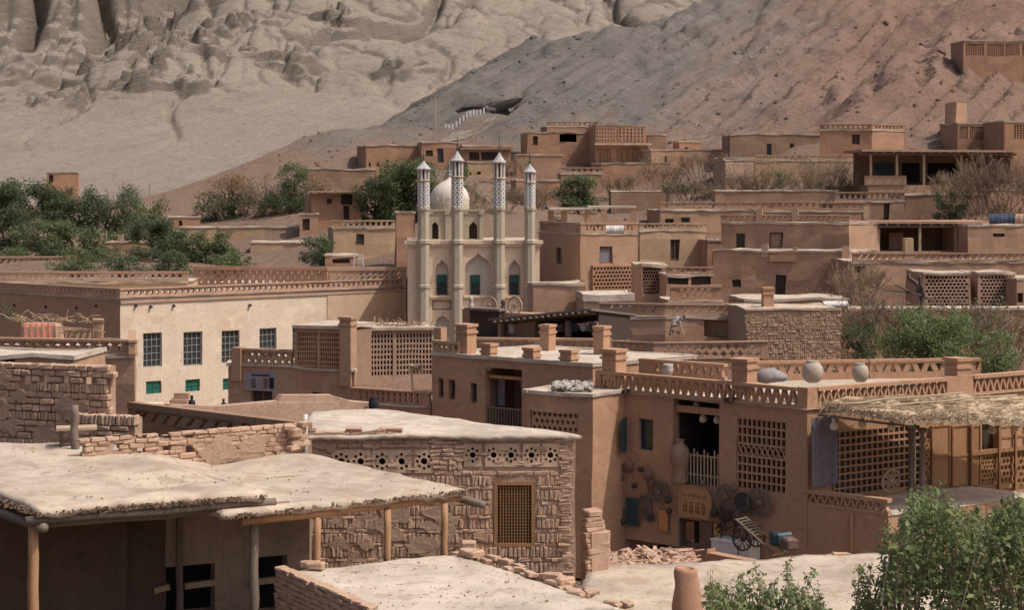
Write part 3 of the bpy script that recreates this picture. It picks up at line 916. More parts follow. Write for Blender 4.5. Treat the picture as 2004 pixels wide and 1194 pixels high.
def smears(root, F, s0, s1, z0, z1, n, seed, mat='mortar', avoid=(), y=-.045):
    """mud plaster smeared over the bricks"""
    rg = random.Random(seed)
    for k in range(n):
        cs, cz = rg.uniform(s0, s1), rg.uniform(z0, z1); R0 = rg.uniform(.12, .42)
        if any(a - R0 * .7 < cs < c + R0 * .7 and b - R0 * .7 < cz < d + R0 * .7 for a, b, c, d in avoid): continue
        pts = []; N_ = 18; st = rg.uniform(0, 9)
        for i in range(N_):
            t = 2 * math.pi * i / N_; r = R0 * (.75 + .55 * noise.noise(Vector((math.cos(t) * 1.6 + st, math.sin(t) * 1.6, st))))
            pts.append((cs + r * 1.4 * math.cos(t), cz + r * .8 * math.sin(t)))
        m = MB(F.M); m.prism(pts, y + rg.uniform(-.008, .008), .02); m.jitter(.012, 5, st); part('mud_smear', m, mat, root)
def litter(root, c, zf, n, seed, mat='straw'):
    """straw ends, clods and twigs lying on a mud roof; c: four local corners"""
    rg = random.Random(seed); m = MB(); c = [Vector(q) for q in c]
    for k in range(n):
        s, t = rg.uniform(.03, .97), rg.uniform(.03, .97); p = (c[0] * (1 - s) + c[1] * s) * (1 - t) + (c[3] * (1 - s) + c[2] * s) * t
        q = Vector((p.x, p.y, zf + .035 + .02 * rg.random())); a = rg.uniform(0, 3.2); e = Vector((math.cos(a), math.sin(a), rg.uniform(-.05, .1))) * rg.uniform(.015, .07)
        q.z -= .012
        if rg.random() < .6: m.bar(q - e, q + e, .008, .007)
        else: w = rg.uniform(.015, .045); m.cbox(q, w, w * .8, w * .6, a, .25, w * .1, rg)
    part('straw_litter', m, mat, root, kind='stuff')
# ---- the open shed with the big mud roof (nearest on the left)
ZA, ZB = 7.75, 7.45
loc = (-7.95, 30.0, 0.5)
shed = thing('open_shed', 'open timber shed with wide pale mud roof and dark interior, nearest on the left', 'shed', loc)
def rel(p, l=loc): return (p[0] - l[0], p[1] - l[1], p[2] - l[2])
Fc, Rf, BRa, BLa = (-7.95, 29.95), (-4.36, 31.6), (-6.4, 37.3), (-13.6, 38.4)
def zA(p, z):
    # the deck runs down to the lower roof along its right rear side
    wx, wy = p.x + loc[0], p.y + loc[1]
    e = (wx + 4.36) * 0.94 + (wy - 31.65) * 0.33
    k = min(1, max(0, (wy - 32.6) / 1.5)); f = min(1, max(0, (e + 1.5) / 1.8))
    return z - (ZA - ZB + 0.05) * k * f * f * (3 - 2 * f)
m = MB(); mud_slab(m, [Vector(q) - Vector(loc[:2]) for q in (Fc, Rf, BRa, BLa)], ZA - loc[2], 0.13, 46, 40, 2.0, 0.06, 0.07, zA)
part('mud_roof', m, 'roof', shed, True)
litter(shed, [Vector(q) - Vector(loc[:2]) for q in (Fc, Rf, BRa, BLa)], ZA - loc[2] - .02, 170, 71, 'straw')
m = MB()
fringe(m, rel((*Fc, ZA - .09)), rel((*Rf, ZA - .08)), 300, RNG, .07, .024)
fringe(m, rel((*Fc, ZA - .09)), rel((-9.6, 32.0, ZA - .08)), 130, RNG, .07, .024)
part('reed_fringe', m, 'straw_dark', shed)
for nm, p, q, r in (('front_beam', (-8.15, 29.98, ZA - .24), (-4.2, 31.78, ZA - .22), .075), ('front_beam', (-8.1, 30.22, ZA - .33), (-4.0, 32.1, ZA - .33), .08),
                    ('side_beam', (-7.85, 30.0, ZA - .36), (-12.5, 35.9, ZA - .36), .08), ('cross_beam', (-4.75, 31.9, ZA - .42), (-7.9, 36.4, ZA - .42), .08)):
    m = MB(); log(m, rel(p), rel(q), r); part(nm, m, 'wood_grey', shed, True)
for k in range(7):
    t = (k + .7) / 7.4; a = Vector((-7.9, 30.3)).lerp(Vector((-4.4, 31.9)), t)
    m = MB(); log(m, rel((a.x, a.y, ZA - .2)), rel((a.x - 3.9, a.y + 5.2, ZA - .2)), .05, 7); part('rafter', m, 'wood_grey', shed, True)
for u, d, w in ((65, 30.2, .095), (497, 31.75, .09), (352, 34.1, .07)):
    p = W(u, 1000, d); m = MB(); log(m, rel((p.x, p.y, 4.2)), rel((p.x, p.y, ZA - .36)), w, 10, .012)
    part('post', m, 'wood_orange' if u < 100 else 'wood_grey', shed, True)
# walls inside: rear wall with plaster runs and two openings, side wall, floor platform
Fw = Face(Vector((px(180, 33.6), 33.6)), dir2(24), loc, 7.0)
def wr(u0, v0, u1, v1): return Fw.rect(u0, v0, u1, v1)
holes = [wr(325, 1108, 420, 1200), wr(490, 1090, 562, 1200)]
m = MB(Fw.M); m.grid(Fw.at(606, 1000)[0], 3.6, ZB - .5, [(a, max(3.65, b), c, d) for a, b, c, d in holes], 0, .35, .35); m.jitter(.05, 1.2, 3)
part('rear_wall', m, 'plaster_drip', shed)
m = MB(Fw.M); m.grid(Fw.at(322, 1000)[0], 3.6, ZB - .5, [], -.04, .1, .35); m.jitter(.04, 1.2, 6); part('shade_skin', m, 'shed_shade', shed)  # dark skin that paints the shade over the rear wall's left part
m = MB(Fw.M)
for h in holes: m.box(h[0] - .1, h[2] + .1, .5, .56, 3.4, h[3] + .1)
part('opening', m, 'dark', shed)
for (u0, u1, v) in ((360, 425, 1143), (488, 560, 1136), (300, 330, 1152)):
    m = MB(Fw.M); a, z = Fw.at(u0, v + 4); b, z2 = Fw.at(u1, v - 4); m.bar((a, -.05, z), (b, -.05, z2), .1, .11)
    part('rail', m, 'wood_pale', shed)
Fs = Face(Vector((px(180, 33.6), 33.6)) + dir2(24) * -1.6, dir2(24), loc, 2)
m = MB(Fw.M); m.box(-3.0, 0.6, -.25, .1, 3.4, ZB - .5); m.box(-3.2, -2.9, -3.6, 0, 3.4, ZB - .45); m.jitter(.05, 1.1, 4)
part('side_wall', m, 'shed_shade', shed)  # interior shade painted into the side wall colour
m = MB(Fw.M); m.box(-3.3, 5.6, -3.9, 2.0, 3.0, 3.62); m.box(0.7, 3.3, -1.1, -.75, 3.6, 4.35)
part('floor_platform', m, 'shed_shade', shed)  # floor carries the same painted shade
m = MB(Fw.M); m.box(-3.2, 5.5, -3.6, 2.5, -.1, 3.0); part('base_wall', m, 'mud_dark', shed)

# ---- the lower lean-to roof on orange posts
loc = (-0.91, 33.8, 0.5)
lean = thing('lean_to', 'pale mud lean-to roof on three orange wooden posts beside the open shed', 'shed', loc)
cB = [(-5.0, 31.05), (-0.86, 33.75), (-4.25, 38.1), (-8.3, 35.3)]
def zB(p, z):
    wx, wy = p.x + loc[0], p.y + loc[1]
    return z + 0.10 * math.exp(-((wx + 4.5) ** 2 + (wy - 37.3) ** 2) / 0.8)
m = MB(); mud_slab(m, [Vector(q) - Vector(loc[:2]) for q in cB], ZB - loc[2], 0.11, 40, 34, 5.0, 0.055, 0.09, zB)
part('mud_roof', m, 'roof', lean, True)
litter(lean, [Vector(q) - Vector(loc[:2]) for q in cB], ZB - loc[2] - .02, 110, 72, 'straw')
m = MB(); fringe(m, rel((*cB[0], ZB - .05), loc), rel((*cB[1], ZB - .05), loc), 220, RNG, .06, .024); fringe(m, rel((*cB[1], ZB - .05), loc), rel((-2.6, 35.9, ZB - .05), loc), 60, RNG, .05, .024)
part('reed_fringe', m, 'straw_dark', lean)
m = MB(); log(m, rel((-4.75, 31.4, ZB - .2), loc), rel((-0.98, 33.88, ZB - .19), loc), .085, 10, .03); part('front_beam', m, 'wood_orange', lean, True)
m = MB(); log(m, rel((-0.55, 33.75, ZB - .32), loc), rel((-3.6, 37.6, ZB - .32), loc), .07); part('side_beam', m, 'wood_grey', lean, True)
for k in range(8):
    a = Vector((-4.6, 31.6)).lerp(Vector((-1.2, 33.8)), k / 7.5)
    m = MB(); log(m, rel((a.x, a.y, ZB - .16), loc), rel((a.x - 2.9, a.y + 3.7, ZB - .16), loc), .045, 7); part('rafter', m, 'wood_grey', lean, True)
for u in (621, 758, 870):
    t = (u - 510) / (905 - 510); d = 31.5 + 2.25 * t
    p = W(u, 1000, d); m = MB(); log(m, rel((p.x, p.y, 4.8), loc), rel((p.x, p.y, ZB - .26), loc), .07, 10, .012); part('post', m, 'wood_orange', lean, True)

# ---- brick parapet wall standing on the roofs
F, loc = facing(168, 35.6, 592, 38.0, ZB - .25)
brw = thing('brick_parapet', 'low rough brick wall with square gaps standing on the pale roofs', 'wall', loc)
gaps = [F.rect(u - 9, 872, u + 9, 888) for u in (278, 328, 372)] + [F.rect(u - 8, 852, u + 8, 858) for u in (232, 278, 328, 370)] + [F.rect(222, 868, 240, 884)]
ht = lambda s: F.at(300, 846)[1] + 0.03 * math.sin(s * 5)
m = MB(F.M); m.grid(F.L, 0, .84, [tuple(g) for g in gaps], .0, .16, .25)
b = MB(F.M); b.grid(F.L, 0, .84, [tuple(g) for g in gaps], .16, -.1, .3); n0 = len(m.v); m.v += b.v; m.f += [tuple(i + n0 for i in f) for f in b.f]; m.add([F.M @ Vector(q) for q in ((0, .05, .84), (F.L, .05, .84), (F.L, .16, .84), (0, .16, .84))], [(0, 1, 2, 3)]) if False else None
m.jitter(.015, 2, 1); part('mortar_core', m, 'mortar', brw)
bl = lay(F, 0, F.L, .02, .93, [('F', .085), ('X', .105), ('F', .08)], gaps, .0, 21, .2, 1.0)
for k in range(26):   # tumbled bricks of the end pier
    s = F.L - RNG.uniform(0, .5); z = RNG.uniform(.05, .95)
    bl.append((F.M @ Matrix.Translation((s, RNG.uniform(-.16, .1), z)) @ Matrix.Rotation(RNG.uniform(-.5, .5), 4, 'Z') @ Matrix.Rotation(RNG.uniform(-.2, .2), 4, 'Y'), .27, .2, .11, .03))
brick_parts(brw, bl, 'brick')
smears(brw, F, .2, F.L - .3, .1, .8, 14, 83, 'mortar', gaps)
p = W(597, 900, 38.4)
m = MB(); m.tube([(0, 0, -.4), (0.005, 0, .5), (0, 0, 1.02)], .055, 12)
one('drain_pipe', m, 'plastic_grey', 'upright pale grey pipe beside the end of the brick parapet', 'pipe', (p.x, p.y, 7.25), smooth=True)

# ---- plank table and stump post on the shed roof
p = W(146, 893, 36.6)
m = MB(); log(m, (0, 0, -.12), (0, 0, .93), .085, 10, .012); tp = one('stump_post', m, 'wood_grey', 'short weathered post standing on the pale roof in front of the table', 'post', (p.x, p.y, ZA), smooth=True)
p = W(120, 893, 36.9)
tb = thing('plank_table', 'small low plank table on the roof behind the stump post', 'table', (p.x, p.y, ZA), rad(14))
m = MB(); m.box(-.1, .72, 0, .5, .36, .41); part('table_top', m, 'wood_pale', tb)
for x, y in ((.0, .04), (.66, .04), (.0, .44), (.66, .44)):
    m = MB(); m.box(x - .04, x + .04, y - .04, y + .04, -.06, .36); part('leg', m, 'wood_dark', tb)
m = MB(); m.box(.04, .62, .02, .05, .1, .15); part('stretcher', m, 'wood_dark', tb)

# ---- shaded parapet with notches behind it
F, loc = facing(250, 44.0, 596, 40.2, 6.6)
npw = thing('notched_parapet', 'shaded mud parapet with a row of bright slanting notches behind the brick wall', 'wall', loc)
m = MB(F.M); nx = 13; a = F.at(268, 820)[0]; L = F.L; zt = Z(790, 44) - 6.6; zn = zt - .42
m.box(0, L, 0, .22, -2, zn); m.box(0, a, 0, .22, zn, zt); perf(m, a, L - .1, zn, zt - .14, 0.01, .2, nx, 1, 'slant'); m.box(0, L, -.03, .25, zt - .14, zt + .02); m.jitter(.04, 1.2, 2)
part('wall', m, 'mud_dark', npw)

# ---- brick house with the wooden lattice window
ZE = 7.3; dE = 42.0
F, loc = facing(596, dE, 1126, dE, 0.5)
eh = thing('brick_house', 'rough adobe brick house with orange lattice window and row of pierced star tiles', 'house', loc)
base = loc[2]
L = F.L
win = F.rect(967, 943, 1047, 1071)
H = ZE - base
m = MB(F.M)
tl = []
for u in (668, 706, 748, 786, 830): tl.append(F.rect(u - 19, 881, u + 19, 926))
for u in (925, 966, 1000, 1040, 1077): tl.append(F.rect(u - 17, 868, u + 17, 914))
m.grid(L, 0, H, [win] + tl, .0, .3, .25)
depth = 3.6
m.add([(0, .06, 0), (0, .06, H), (-.2, 4.4, H), (-.2, 4.4, 0), (L, .06, 0), (L, .06, H), (1.6, 4.6, H), (1.6, 4.6, 0)], [(0, 1, 2, 3), (7, 6, 5, 4), (3, 2, 6, 7)])
m.jitter(.03, 1.5, 8)
part('wall', m, 'mortar', eh)
m = MB(); mud_slab(m, [(-.1, -.12), (L + .12, -.12), (1.55, 4.75), (-.35, 4.5)], H + .08, .1, 40, 26, 9.0, .05, .08)
part('mud_roof', m, 'roof_pale', eh, True)
# pierced star tiles
def star_tile(a, b, c, d):
    cx, cz, r = (a + c) / 2, (b + d) / 2, min(c - a, d - b) / 2
    hl = [[(cx + r * .36 * math.cos(rad(22.5 + 45 * k)), cz + r * .36 * math.sin(rad(22.5 + 45 * k))) for k in range(8)]]
    for k in range(8):
        t = rad(45 * k); e = Vector((math.cos(t), math.sin(t))); f = Vector((-e.y, e.x)); q = Vector((cx, cz))
        hl.append([tuple(q + e * r * .53), tuple(q + e * r * .68 - f * r * .21), tuple(q + e * r * .95), tuple(q + e * r * .68 + f * r * .21)])
    t = MB(F.M); t.holed([(a, b), (c, b), (c, d), (a, d)], hl, -.03, .08); return t
for r in tl: part('star_tile', star_tile(*r), 'cream_tan', eh)
m = MB(F.M); m.box(tl[0][0] - .2, tl[4][2] + .2, .45, .5, tl[0][1] - .2, tl[0][3] + .2); m.box(tl[5][0] - .2, tl[9][2] + .2, .45, .5, tl[5][1] - .2, tl[5][3] + .2); part('tile_backing', m, 'room', eh)
# wooden lattice window
a, b, c, d = win
w = MB(F.M); w.box(a, c, .28, .3, b, d); wo_ = part('window', w, 'dark', eh)
f = MB(F.M); e = .085
f.box(a, a + e, -.03, .1, b, d); f.box(c - e, c, -.03, .1, b, d); f.box(a + e, c - e, -.03, .1, d - e, d); f.box(a + e, c - e, -.03, .1, b, b + e)
part('window_frame', f, 'wood_amber', wo_)
for k in range(1, 12):
    x = a + e + (c - a - 2 * e) * k / 12; f = MB(F.M); f.box(x - .012, x + .012, .0, .03, b + e, d - e); part('lattice_slat', f, 'wood_amber', wo_)
for k in range(1, 19):
    z = b + e + (d - b - 2 * e) * k / 19; f = MB(F.M); f.box(a + e, c - e, .031, .055, z - .012, z + .012); part('lattice_slat', f, 'wood_amber', wo_)
# brick courses
avoid = [(win[0] - .04, win[1] - .06, win[2] + .04, win[3] + .06)] + [(r[0] - .05, r[1] - .04, r[2] + .05, r[3] + .05) for r in tl]
zc = F.at(1000, 918)[1]
xr = F.at(1098, 1000)[0]; xm = F.at(850, 900)[0]; xl = F.at(612, 900)[0]
zlow = F.at(900, 1150)[1]
bl = lay(F, xl, xr, zlow, zc, [('S', .25), ('F', .085), ('S', .24), ('X', .11)], avoid, .0, 33, .2, 1.0, drop=.02)
bl += lay(F, xr + .02, L - .16, zlow - .3, H + .02, [('F', .07)], [], -.01, 34, .2, .8)
bl += lay(F, xm, F.at(902, 900)[0], zc, H, [('F', .085), ('X', .1)], [], -.02, 35, .22, 1.0)
bl += lay(F, F.at(902, 900)[0], xr, tl[5][3] + .03, H + .02, [('F', .08)], [], .0, 36, .2, .7)
bl += lay(F, 0, xm, tl[0][3] + .05, H + .17, [('X', .1), ('F', .085)], [], -.02, 37, .24, 1.1, top=lambda s: H + (.2 if s < 2.2 else .0) + .05 * math.sin(s * 7))
for k in range(4):   # narrow brick piers between tiles
    pass
for ua in (646, 727, 768, 808, 903, 945, 983, 1020, 1058):
    s = F.at(ua, 900)[0]; z = tl[0][1] if ua < 850 else tl[5][1]
    bl += lay(F, s - .055, s + .03, z, z + .5, [('F', .07)], [], .0, ua, .16, .05)
# bricks hidden below the nearer roofs matter least
def seen(b):
    p = Vector(loc) + b[0].translation
    u = 1002 + p.x / p.y * FPX; v = HZ - (p.z - CZ) / p.y * FPX
    lim = 1150 if u > 905 else (950 + (905 - u) * .11 if False else 1095)
    hid = (v > 1150) or (u < 905 and 925 + (u - 600) * .1 < v < 988 - (u - 600) * .12) or (u < 600) or (u < 900 and v > 1100)
    return 0.2 if hid else 1.0
bl = [(M, x, y, z, w_ * seen((M,))) for M, x, y, z, w_ in bl]
bl = [q for q in bl if q[4] > 0]
brick_parts(eh, bl, 'brick')
smears(eh, F, F.at(640, 1000)[0], L - .2, zlow + .3, zc + .1, 46, 81, 'mortar', avoid)
smears(eh, F, 0.1, F.at(820, 900)[0], tl[0][3] + .1, H + .1, 8, 82, 'mortar')
m = MB(F.M); s, z = F.at(917, 1075, -.35); m.cbox((s, -.3, z), .34, .3, .34, 0, .08, .01, RNG); part('brick_block', m, 'brick', eh)

# ---- broken wall stub right of the brick house
p = W(1165, 1130, 43.0)
ws = thing('wall_stub', 'broken upright stub of earth wall at the corner of the brick house', 'wall', (p.x, p.y, p.z - .25))
bl = []; zz = 0.0; k = 0
while zz < 1.75:
    h = RNG.uniform(.10, .15); sh = max(.3, .62 - max(0, zz - 1.1) * .35)
    for y in (-.12, .12):
        bl.append((Matrix.Translation((RNG.uniform(-.03, .03) - .06 * (zz > 1.2), y, zz + h / 2)) @ Matrix.Rotation(.5 + RNG.uniform(-.08, .08), 4, 'Z'), sh, .27, h, .1))
    zz += h * .96
brick_parts(ws, bl, 'mud_pink')
m = MB(); m.cbox((0, 0, .7), .57, .48, 1.4, .5, .1, .02, RNG); part('earth_core', m, 'mud_pink', ws)

# ---- near centre roof with a brick edge
ZC = 6.3
loc = (-4.15, 31.8, 0.5)
cr = thing('low_brick_house', 'flat pale mud roof with broken brick edge at the bottom centre of the picture', 'house', loc)
q = [(-2.2, 28.6), (1.75, 28.95), (-1.0, 33.35), (-4.15, 31.8)]
Q = [Vector(k) - Vector(loc[:2]) for k in q]
m = MB(); mud_slab(m, Q, ZC - .5, .1, 34, 34, 12.0, .05, .06); part('mud_roof', m, 'roof_pale', cr, True); litter(cr, Q, ZC - .5 - .02, 150, 73, 'brick_dull')
m = MB()
c3 = [Q[3] * .98, Q[0] * .98 + Vector((.03, .05)), Q[1] * .97, Q[2] * .97]
n0 = [(v.x, v.y, -.1) for v in c3] + [(v.x, v.y, ZC - .56) for v in c3]
m.add(n0, [(0, 1, 5, 4), (1, 2, 6, 5), (2, 3, 7, 6), (3, 0, 4, 7)]); part('wall', m, 'mortar', cr)
FC = Face(Vector(q[3]), Vector(q[0]) - Vector(q[3]), loc, (Vector(q[0]) - Vector(q[3])).length)
bl = lay(FC, 0, FC.L, 4.6, ZC - .5 + .02, [('F', .085), ('F', .09), ('X', .1)], [], -.02, 41, .2, 1.0)
FD = Face(Vector(q[2]), Vector(q[1]) - Vector(q[2]), loc, (Vector(q[1]) - Vector(q[2])).length)
for k in range(34):
    s = RNG.uniform(0, FD.L); bl.append((FD.M @ Matrix.Translation((s, RNG.uniform(-.05, .3), ZC - .5 + RNG.uniform(-.02, .05))) @ Matrix.Rotation(RNG.uniform(-.4, .4), 4, 'Z'), .28, .16, .08, .02))
for u, v, d in ((618, 1104, 31.9), (606, 1100, 32.0), (1080, 1142, 31.0), (1105, 1150, 30.6), (930, 1098, 32.9), (915, 1092, 33.1)):
    p = W(u, v, d); bl.append((Matrix.Translation((p.x - loc[0], p.y - loc[1], ZC - .5 + .07)) @ Matrix.Rotation(RNG.uniform(-.8, .8), 4, 'Z'), .32, .2, .13, .1))
brick_parts(cr, bl, 'brick')

# ---- right-hand mud roof at the bottom
ZF = 4.0
loc = (8.9, 45.0, 0.5)
rr = thing('low_house', 'wide flat tan mud roof at the bottom right below the vine bushes', 'house', loc)
q = [(0.6, 33.8), (11.5, 33.8), (10.6, 44.4), (1.9, 43.4)]
def zF(p, z):
    wx = p.x + loc[0]; wy = p.y + loc[1]
    return z + .16 * math.exp(-((wx - 8.7) / 2.2) ** 2) * min(1, max(0, (wy - 40) / 4)) - .1 * min(1, max(0, (wx - 9) / 2))
m = MB(); mud_slab(m, [Vector(k) - Vector(loc[:2]) for k in q], ZF - .5, .14, 36, 30, 15.0, .09, .08, zF); part('mud_roof', m, 'roof', rr, True); litter(rr, [Vector(k) - Vector(loc[:2]) for k in q], ZF - .5, 130, 74, 'straw')
m = MB(); c3 = [(Vector(k) * .985 + Vector((.1, .6)) - Vector(loc[:2])) for k in q]
m.add([(v.x, v.y, -.1) for v in c3] + [(v.x, v.y, ZF - .6) for v in c3], [(0, 1, 5, 4), (1, 2, 6, 5), (2, 3, 7, 6), (3, 0, 4, 7)]); part('wall', m, 'mud', rr)
for u, v in ((1645, 1080), (1770, 1150)):
    p = W(u, v, 44.0 if u < 1700 else 40); m = MB(); m.cbox((p.x - loc[0], p.y - loc[1], ZF - .5 + .1), .42, .24, .14, .1, .2, .02, RNG); part('loose_brick', m, 'mud_ochre', rr)

# ---- low brown wall and rubble between the roofs
p0, p1 = W(1358, 1095, 49.5), W(1500, 1105, 47.5)
F = Face(p0.xy, (p1 - p0).xy, (p0.x, p0.y, .4), (p1 - p0).xy.length)
m = MB(F.M); m.box(0, F.L, 0, .35, 0, Z(1078, 49.5) - .4); m.prism([(0, 0), (0.5, 0), (.5, Z(1070, 49.5) - .4), (0, Z(1080, 49.5) - .4)], -.02, .3); m.jitter(.06, 1.3, 3)
one('yard_wall', m, 'mud_red', 'low brown yard wall in front of the dark doorway', 'wall', (p0.x, p0.y, .4))
rng = random.Random(8)
m = MB(); 
for k in range(520):
    u = rng.uniform(1182, 1345); v = rng.uniform(1085, 1128); d = 47.5 - (v - 1085) / 43 * 3
    z = Z(v, d) ; p = Vector((px(u, d), d, z + rng.uniform(-.15, .12)))
    t = rng.uniform(0, 3.14); e = Vector((math.cos(t), math.sin(t), rng.uniform(-.3, .3))) * rng.uniform(.15, .55)
    if k % 3: m.bar(p - e, p + e, rng.uniform(.02, .10), rng.uniform(.015, .04))
    else: m.cbox(p, rng.uniform(.15, .4), rng.uniform(.1, .3), rng.uniform(.08, .2), t, .2, .02, rng, (rng.uniform(-.4, .4), rng.uniform(-.4, .4)))
o = link('rubble', m.mesh('rubble', 'mud_pink')); o['kind'] = 'stuff'; tag(o, 'heap of broken boards, sticks and bricks beside the stub wall', 'rubble')
m = MB(); m.box(px(1180, 45), px(1350, 48), 44.2, 48.6, .4, Z(1112, 46.5)); m.jitter(.2, .8, 2)
hb = one('rubble_bank', m, 'mud_red', 'earth bank under the heap of broken boards', 'bank')

# ---- clay chimney among the vines
p = W(1343, 1194, 35.0)
m = MB(); prof = [(.30, -1.2), (.29, -.3), (.27, .1), (.235, .5), (.215, .74), (.20, .80), (.13, .80), (.12, .4)]
m.lathe(prof, 14, (0, 0, 0)); m.jitter(.09, 2.6, 6)
one('clay_chimney', m, 'clay_red', 'stubby tapering clay chimney with dark mouth beside the low vine bush', 'chimney', (p.x, p.y, p.z), smooth=True)
# ------------------------------------------------------------------ the large two-storey house on the right
zO = 1.6
PH = .66
O = block('corner_house', 'large smooth brown two-storey house with zigzag roof parapet, thatched balcony and lattice panel', 'house', (1580, 54.5), 32.4, 1165, 2080,
          760 + PH / 54.5 * FPX, 1090, 'mud_smooth', None,
          winR=[(1922, 822, 1952, 884, 'open')],
          winL=[(1184, 816, 1226, 880, 'none'), (1250, 820, 1278, 882, 'plain', dict(frame='teal_paint', fw=.06)), (1317, 778, 1408, 950, 'none'),
                (1442, 822, 1537, 962, 'none'), (1330, 1018, 1372, 1092, 'none')], aL=138.5, sub=.5, jit=.03, zb=zO, lip=0, roof='roof_pale', t=.34)
OR = O.root; LF, RF = O.Lf, O.R
def op(name, mb, mat, parent=None, smooth=False): return part(name, mb, mat, parent or OR, smooth)
hL = {i: h[0] for i, h in enumerate(O.holes['L'])}
# parapets: rails, end posts and one strut per side of every triangle
z = O.H
def zig_parapet(F, s0, s1, z, h, root, mat, pitch=.3, nm='parapet_rail'):
    for a, b, lo in ((z, z + .1, True), (z + h - .11, z + h, False)):
        m = MB(F.M); m.box(s0, s1, -.02 if lo else -.05, .2 if lo else .23, a, b); m.jitter(.02, 1.2, s0); part(nm, m, mat, root)
    zigzag_bars(root, F.M, s0 + .05, s1 - .05, z + .1, z + h - .11, .0, .17, pitch, mat)
def solid(F, s0, s1, z0, z1, root, mat, nm='parapet_pier', n0=-.01, n1=.21):
    m = MB(F.M); m.box(s0, s1, n0, n1, z0, z1); m.jitter(.02, 1.2, s0); return part(nm, m, mat, root)
sa, sb = LF.at(1176, 735)[0], LF.at(1560, 770)[0]
solid(LF, 0, sa, z, z + PH, OR, 'mud_smooth'); solid(LF, sb, O.D, z, z + PH, OR, 'mud_smooth')
zig_parapet(LF, sa, sb, z, PH, OR, 'mud_smooth')
r0, r1, r2, r3 = RF.at(1600, 770)[0], RF.at(1853, 760)[0], RF.at(1905, 760)[0], O.L
solid(RF, 0, r0, z, z + PH, OR, 'mud_smooth'); solid(RF, r1, r2, z, z + PH, OR, 'mud_smooth')
zig_parapet(RF, r0, r1, z, PH, OR, 'mud_smooth'); zig_parapet(RF, r2, r3, z, PH, OR, 'mud_smooth')
# parapet of the roof terrace's far side and inner cross walls
bt = Face(Vector((px(1250, 62.5), 62.5)), Vector((px(1442, 60.0), 60.0)) - Vector((px(1250, 62.5), 62.5)), OR.location, 3.9)
m = MB(bt.M); zz = Z(741, 61) - zO
m.box(0, 3.5, 0, .2, zz - .5, zz + .1); m.box(0, 3.5, -.03, .23, zz + .46, zz + .55); perf(m, .6, 3.4, zz + .1, zz + .46, .01, .18, 10, 1, 'tri', False, 'trid'); m.box(0, .6, 0.005, .195, zz + .1, zz + .46); m.jitter(.02, 1, 4)
op('inner_parapet', m, 'mud_smooth')
bt2 = Face(Vector((px(1475, 63.0), 63.0)), dir2(8), OR.location, 5)
m = MB(bt2.M); zz = Z(742, 63) - zO
for a, b in ((0, 4.2), (4.25, 8.4)):
    m.box(a, b, 0, .2, zz - .6, zz + .12); m.box(a, b, -.03, .23, zz + .52, zz + .62); perf(m, a, b, zz + .12, zz + .52, .01, .18, 12, 1, 'tri', False, 'trid')
m.jitter(.02, 1, 6); op('inner_parapet', m, 'mud_smooth')
for u, v0, v1, w, n in ((1202, 683, 720, .58, .3), (1457, 701, 744, .58, .35)): pillar(OR, LF, u, v0, v1, w, n)
for u, v0, v1, w, n in ((1873, 700, 745, .56, .3),): pillar(OR, RF, u, v0, v1, w, n)
# loggia: recessed dark room
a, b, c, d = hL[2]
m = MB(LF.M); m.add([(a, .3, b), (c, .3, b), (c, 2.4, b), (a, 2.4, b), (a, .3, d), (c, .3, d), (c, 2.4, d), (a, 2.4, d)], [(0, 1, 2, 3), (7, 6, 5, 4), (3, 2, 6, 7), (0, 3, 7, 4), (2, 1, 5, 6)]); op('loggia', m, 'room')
m = MB(LF.M); m.box(a + .05, c - .05, .1, .25, d - .42, d - .2); op('lintel_beam', m, 'wood_orange')
n = 11
for k in range(n):
    s = a + .42 + (c - a - .5) * k / (n - 1); m = MB(LF.M); m.box(s - .022, s + .022, .02, .05, b + .02, b + 1.16 - .09 * (k % 3)); op('picket', m, 'wood_pale')
for zz in (.3, .92):
    m = MB(LF.M); m.box(a + .36, c - .02, .051, .08, b + zz, b + zz + .05); op('fence_rail', m, 'wood_pale')
# teal box window with an open shutter
a, b, c, d = hL[0]
m = MB(LF.M); m.box(a, c, .2, .24, b, d); w = op('window', m, 'dark')
m = MB(LF.M); e = .06
m.box(a, a + e, -.05, .15, b, d); m.box(c - e, c, -.05, .15, b, d); m.box(a + e, c - e, -.05, .15, d - e, d); m.box(a + e, c - e, -.05, .15, b, b + e); m.box((a + c) / 2 - .03, (a + c) / 2 + .03, -.05, .1, b, d); op('window_frame', m, 'teal_paint', w)
m = MB(LF.M); m.bar((c, -.02, (b + d) / 2), (c + .12, -.42, (b + d) / 2), .04, d - b); op('shutter', m, 'teal_paint', w)
m = MB(LF.M); m.bar(((a + c) / 2, -.02, (b + d) / 2), ((a + c) / 2 - .02, -.42, (b + d) / 2), .04, d - b); op('shutter', m, 'teal_paint', w)
# ground-floor doorway
a, b, c, d = hL[4]
m = MB(LF.M); m.box(a, c, .8, .84, b, d); w = op('doorway', m, 'room')
m = MB(LF.M); m.box(c - .04, c + .02, -.03, .3, b, d); m.box(a - .02, a + .04, -.03, .3, b, d); op('door_frame', m, 'wood_grey', w)
r = LF.rect(1372, 1022, 1396, 1090); m = MB(LF.M); m.box(r[0], r[2], -.06, .0, max(0, r[1]), r[3]); op('door', m, 'window_brown')
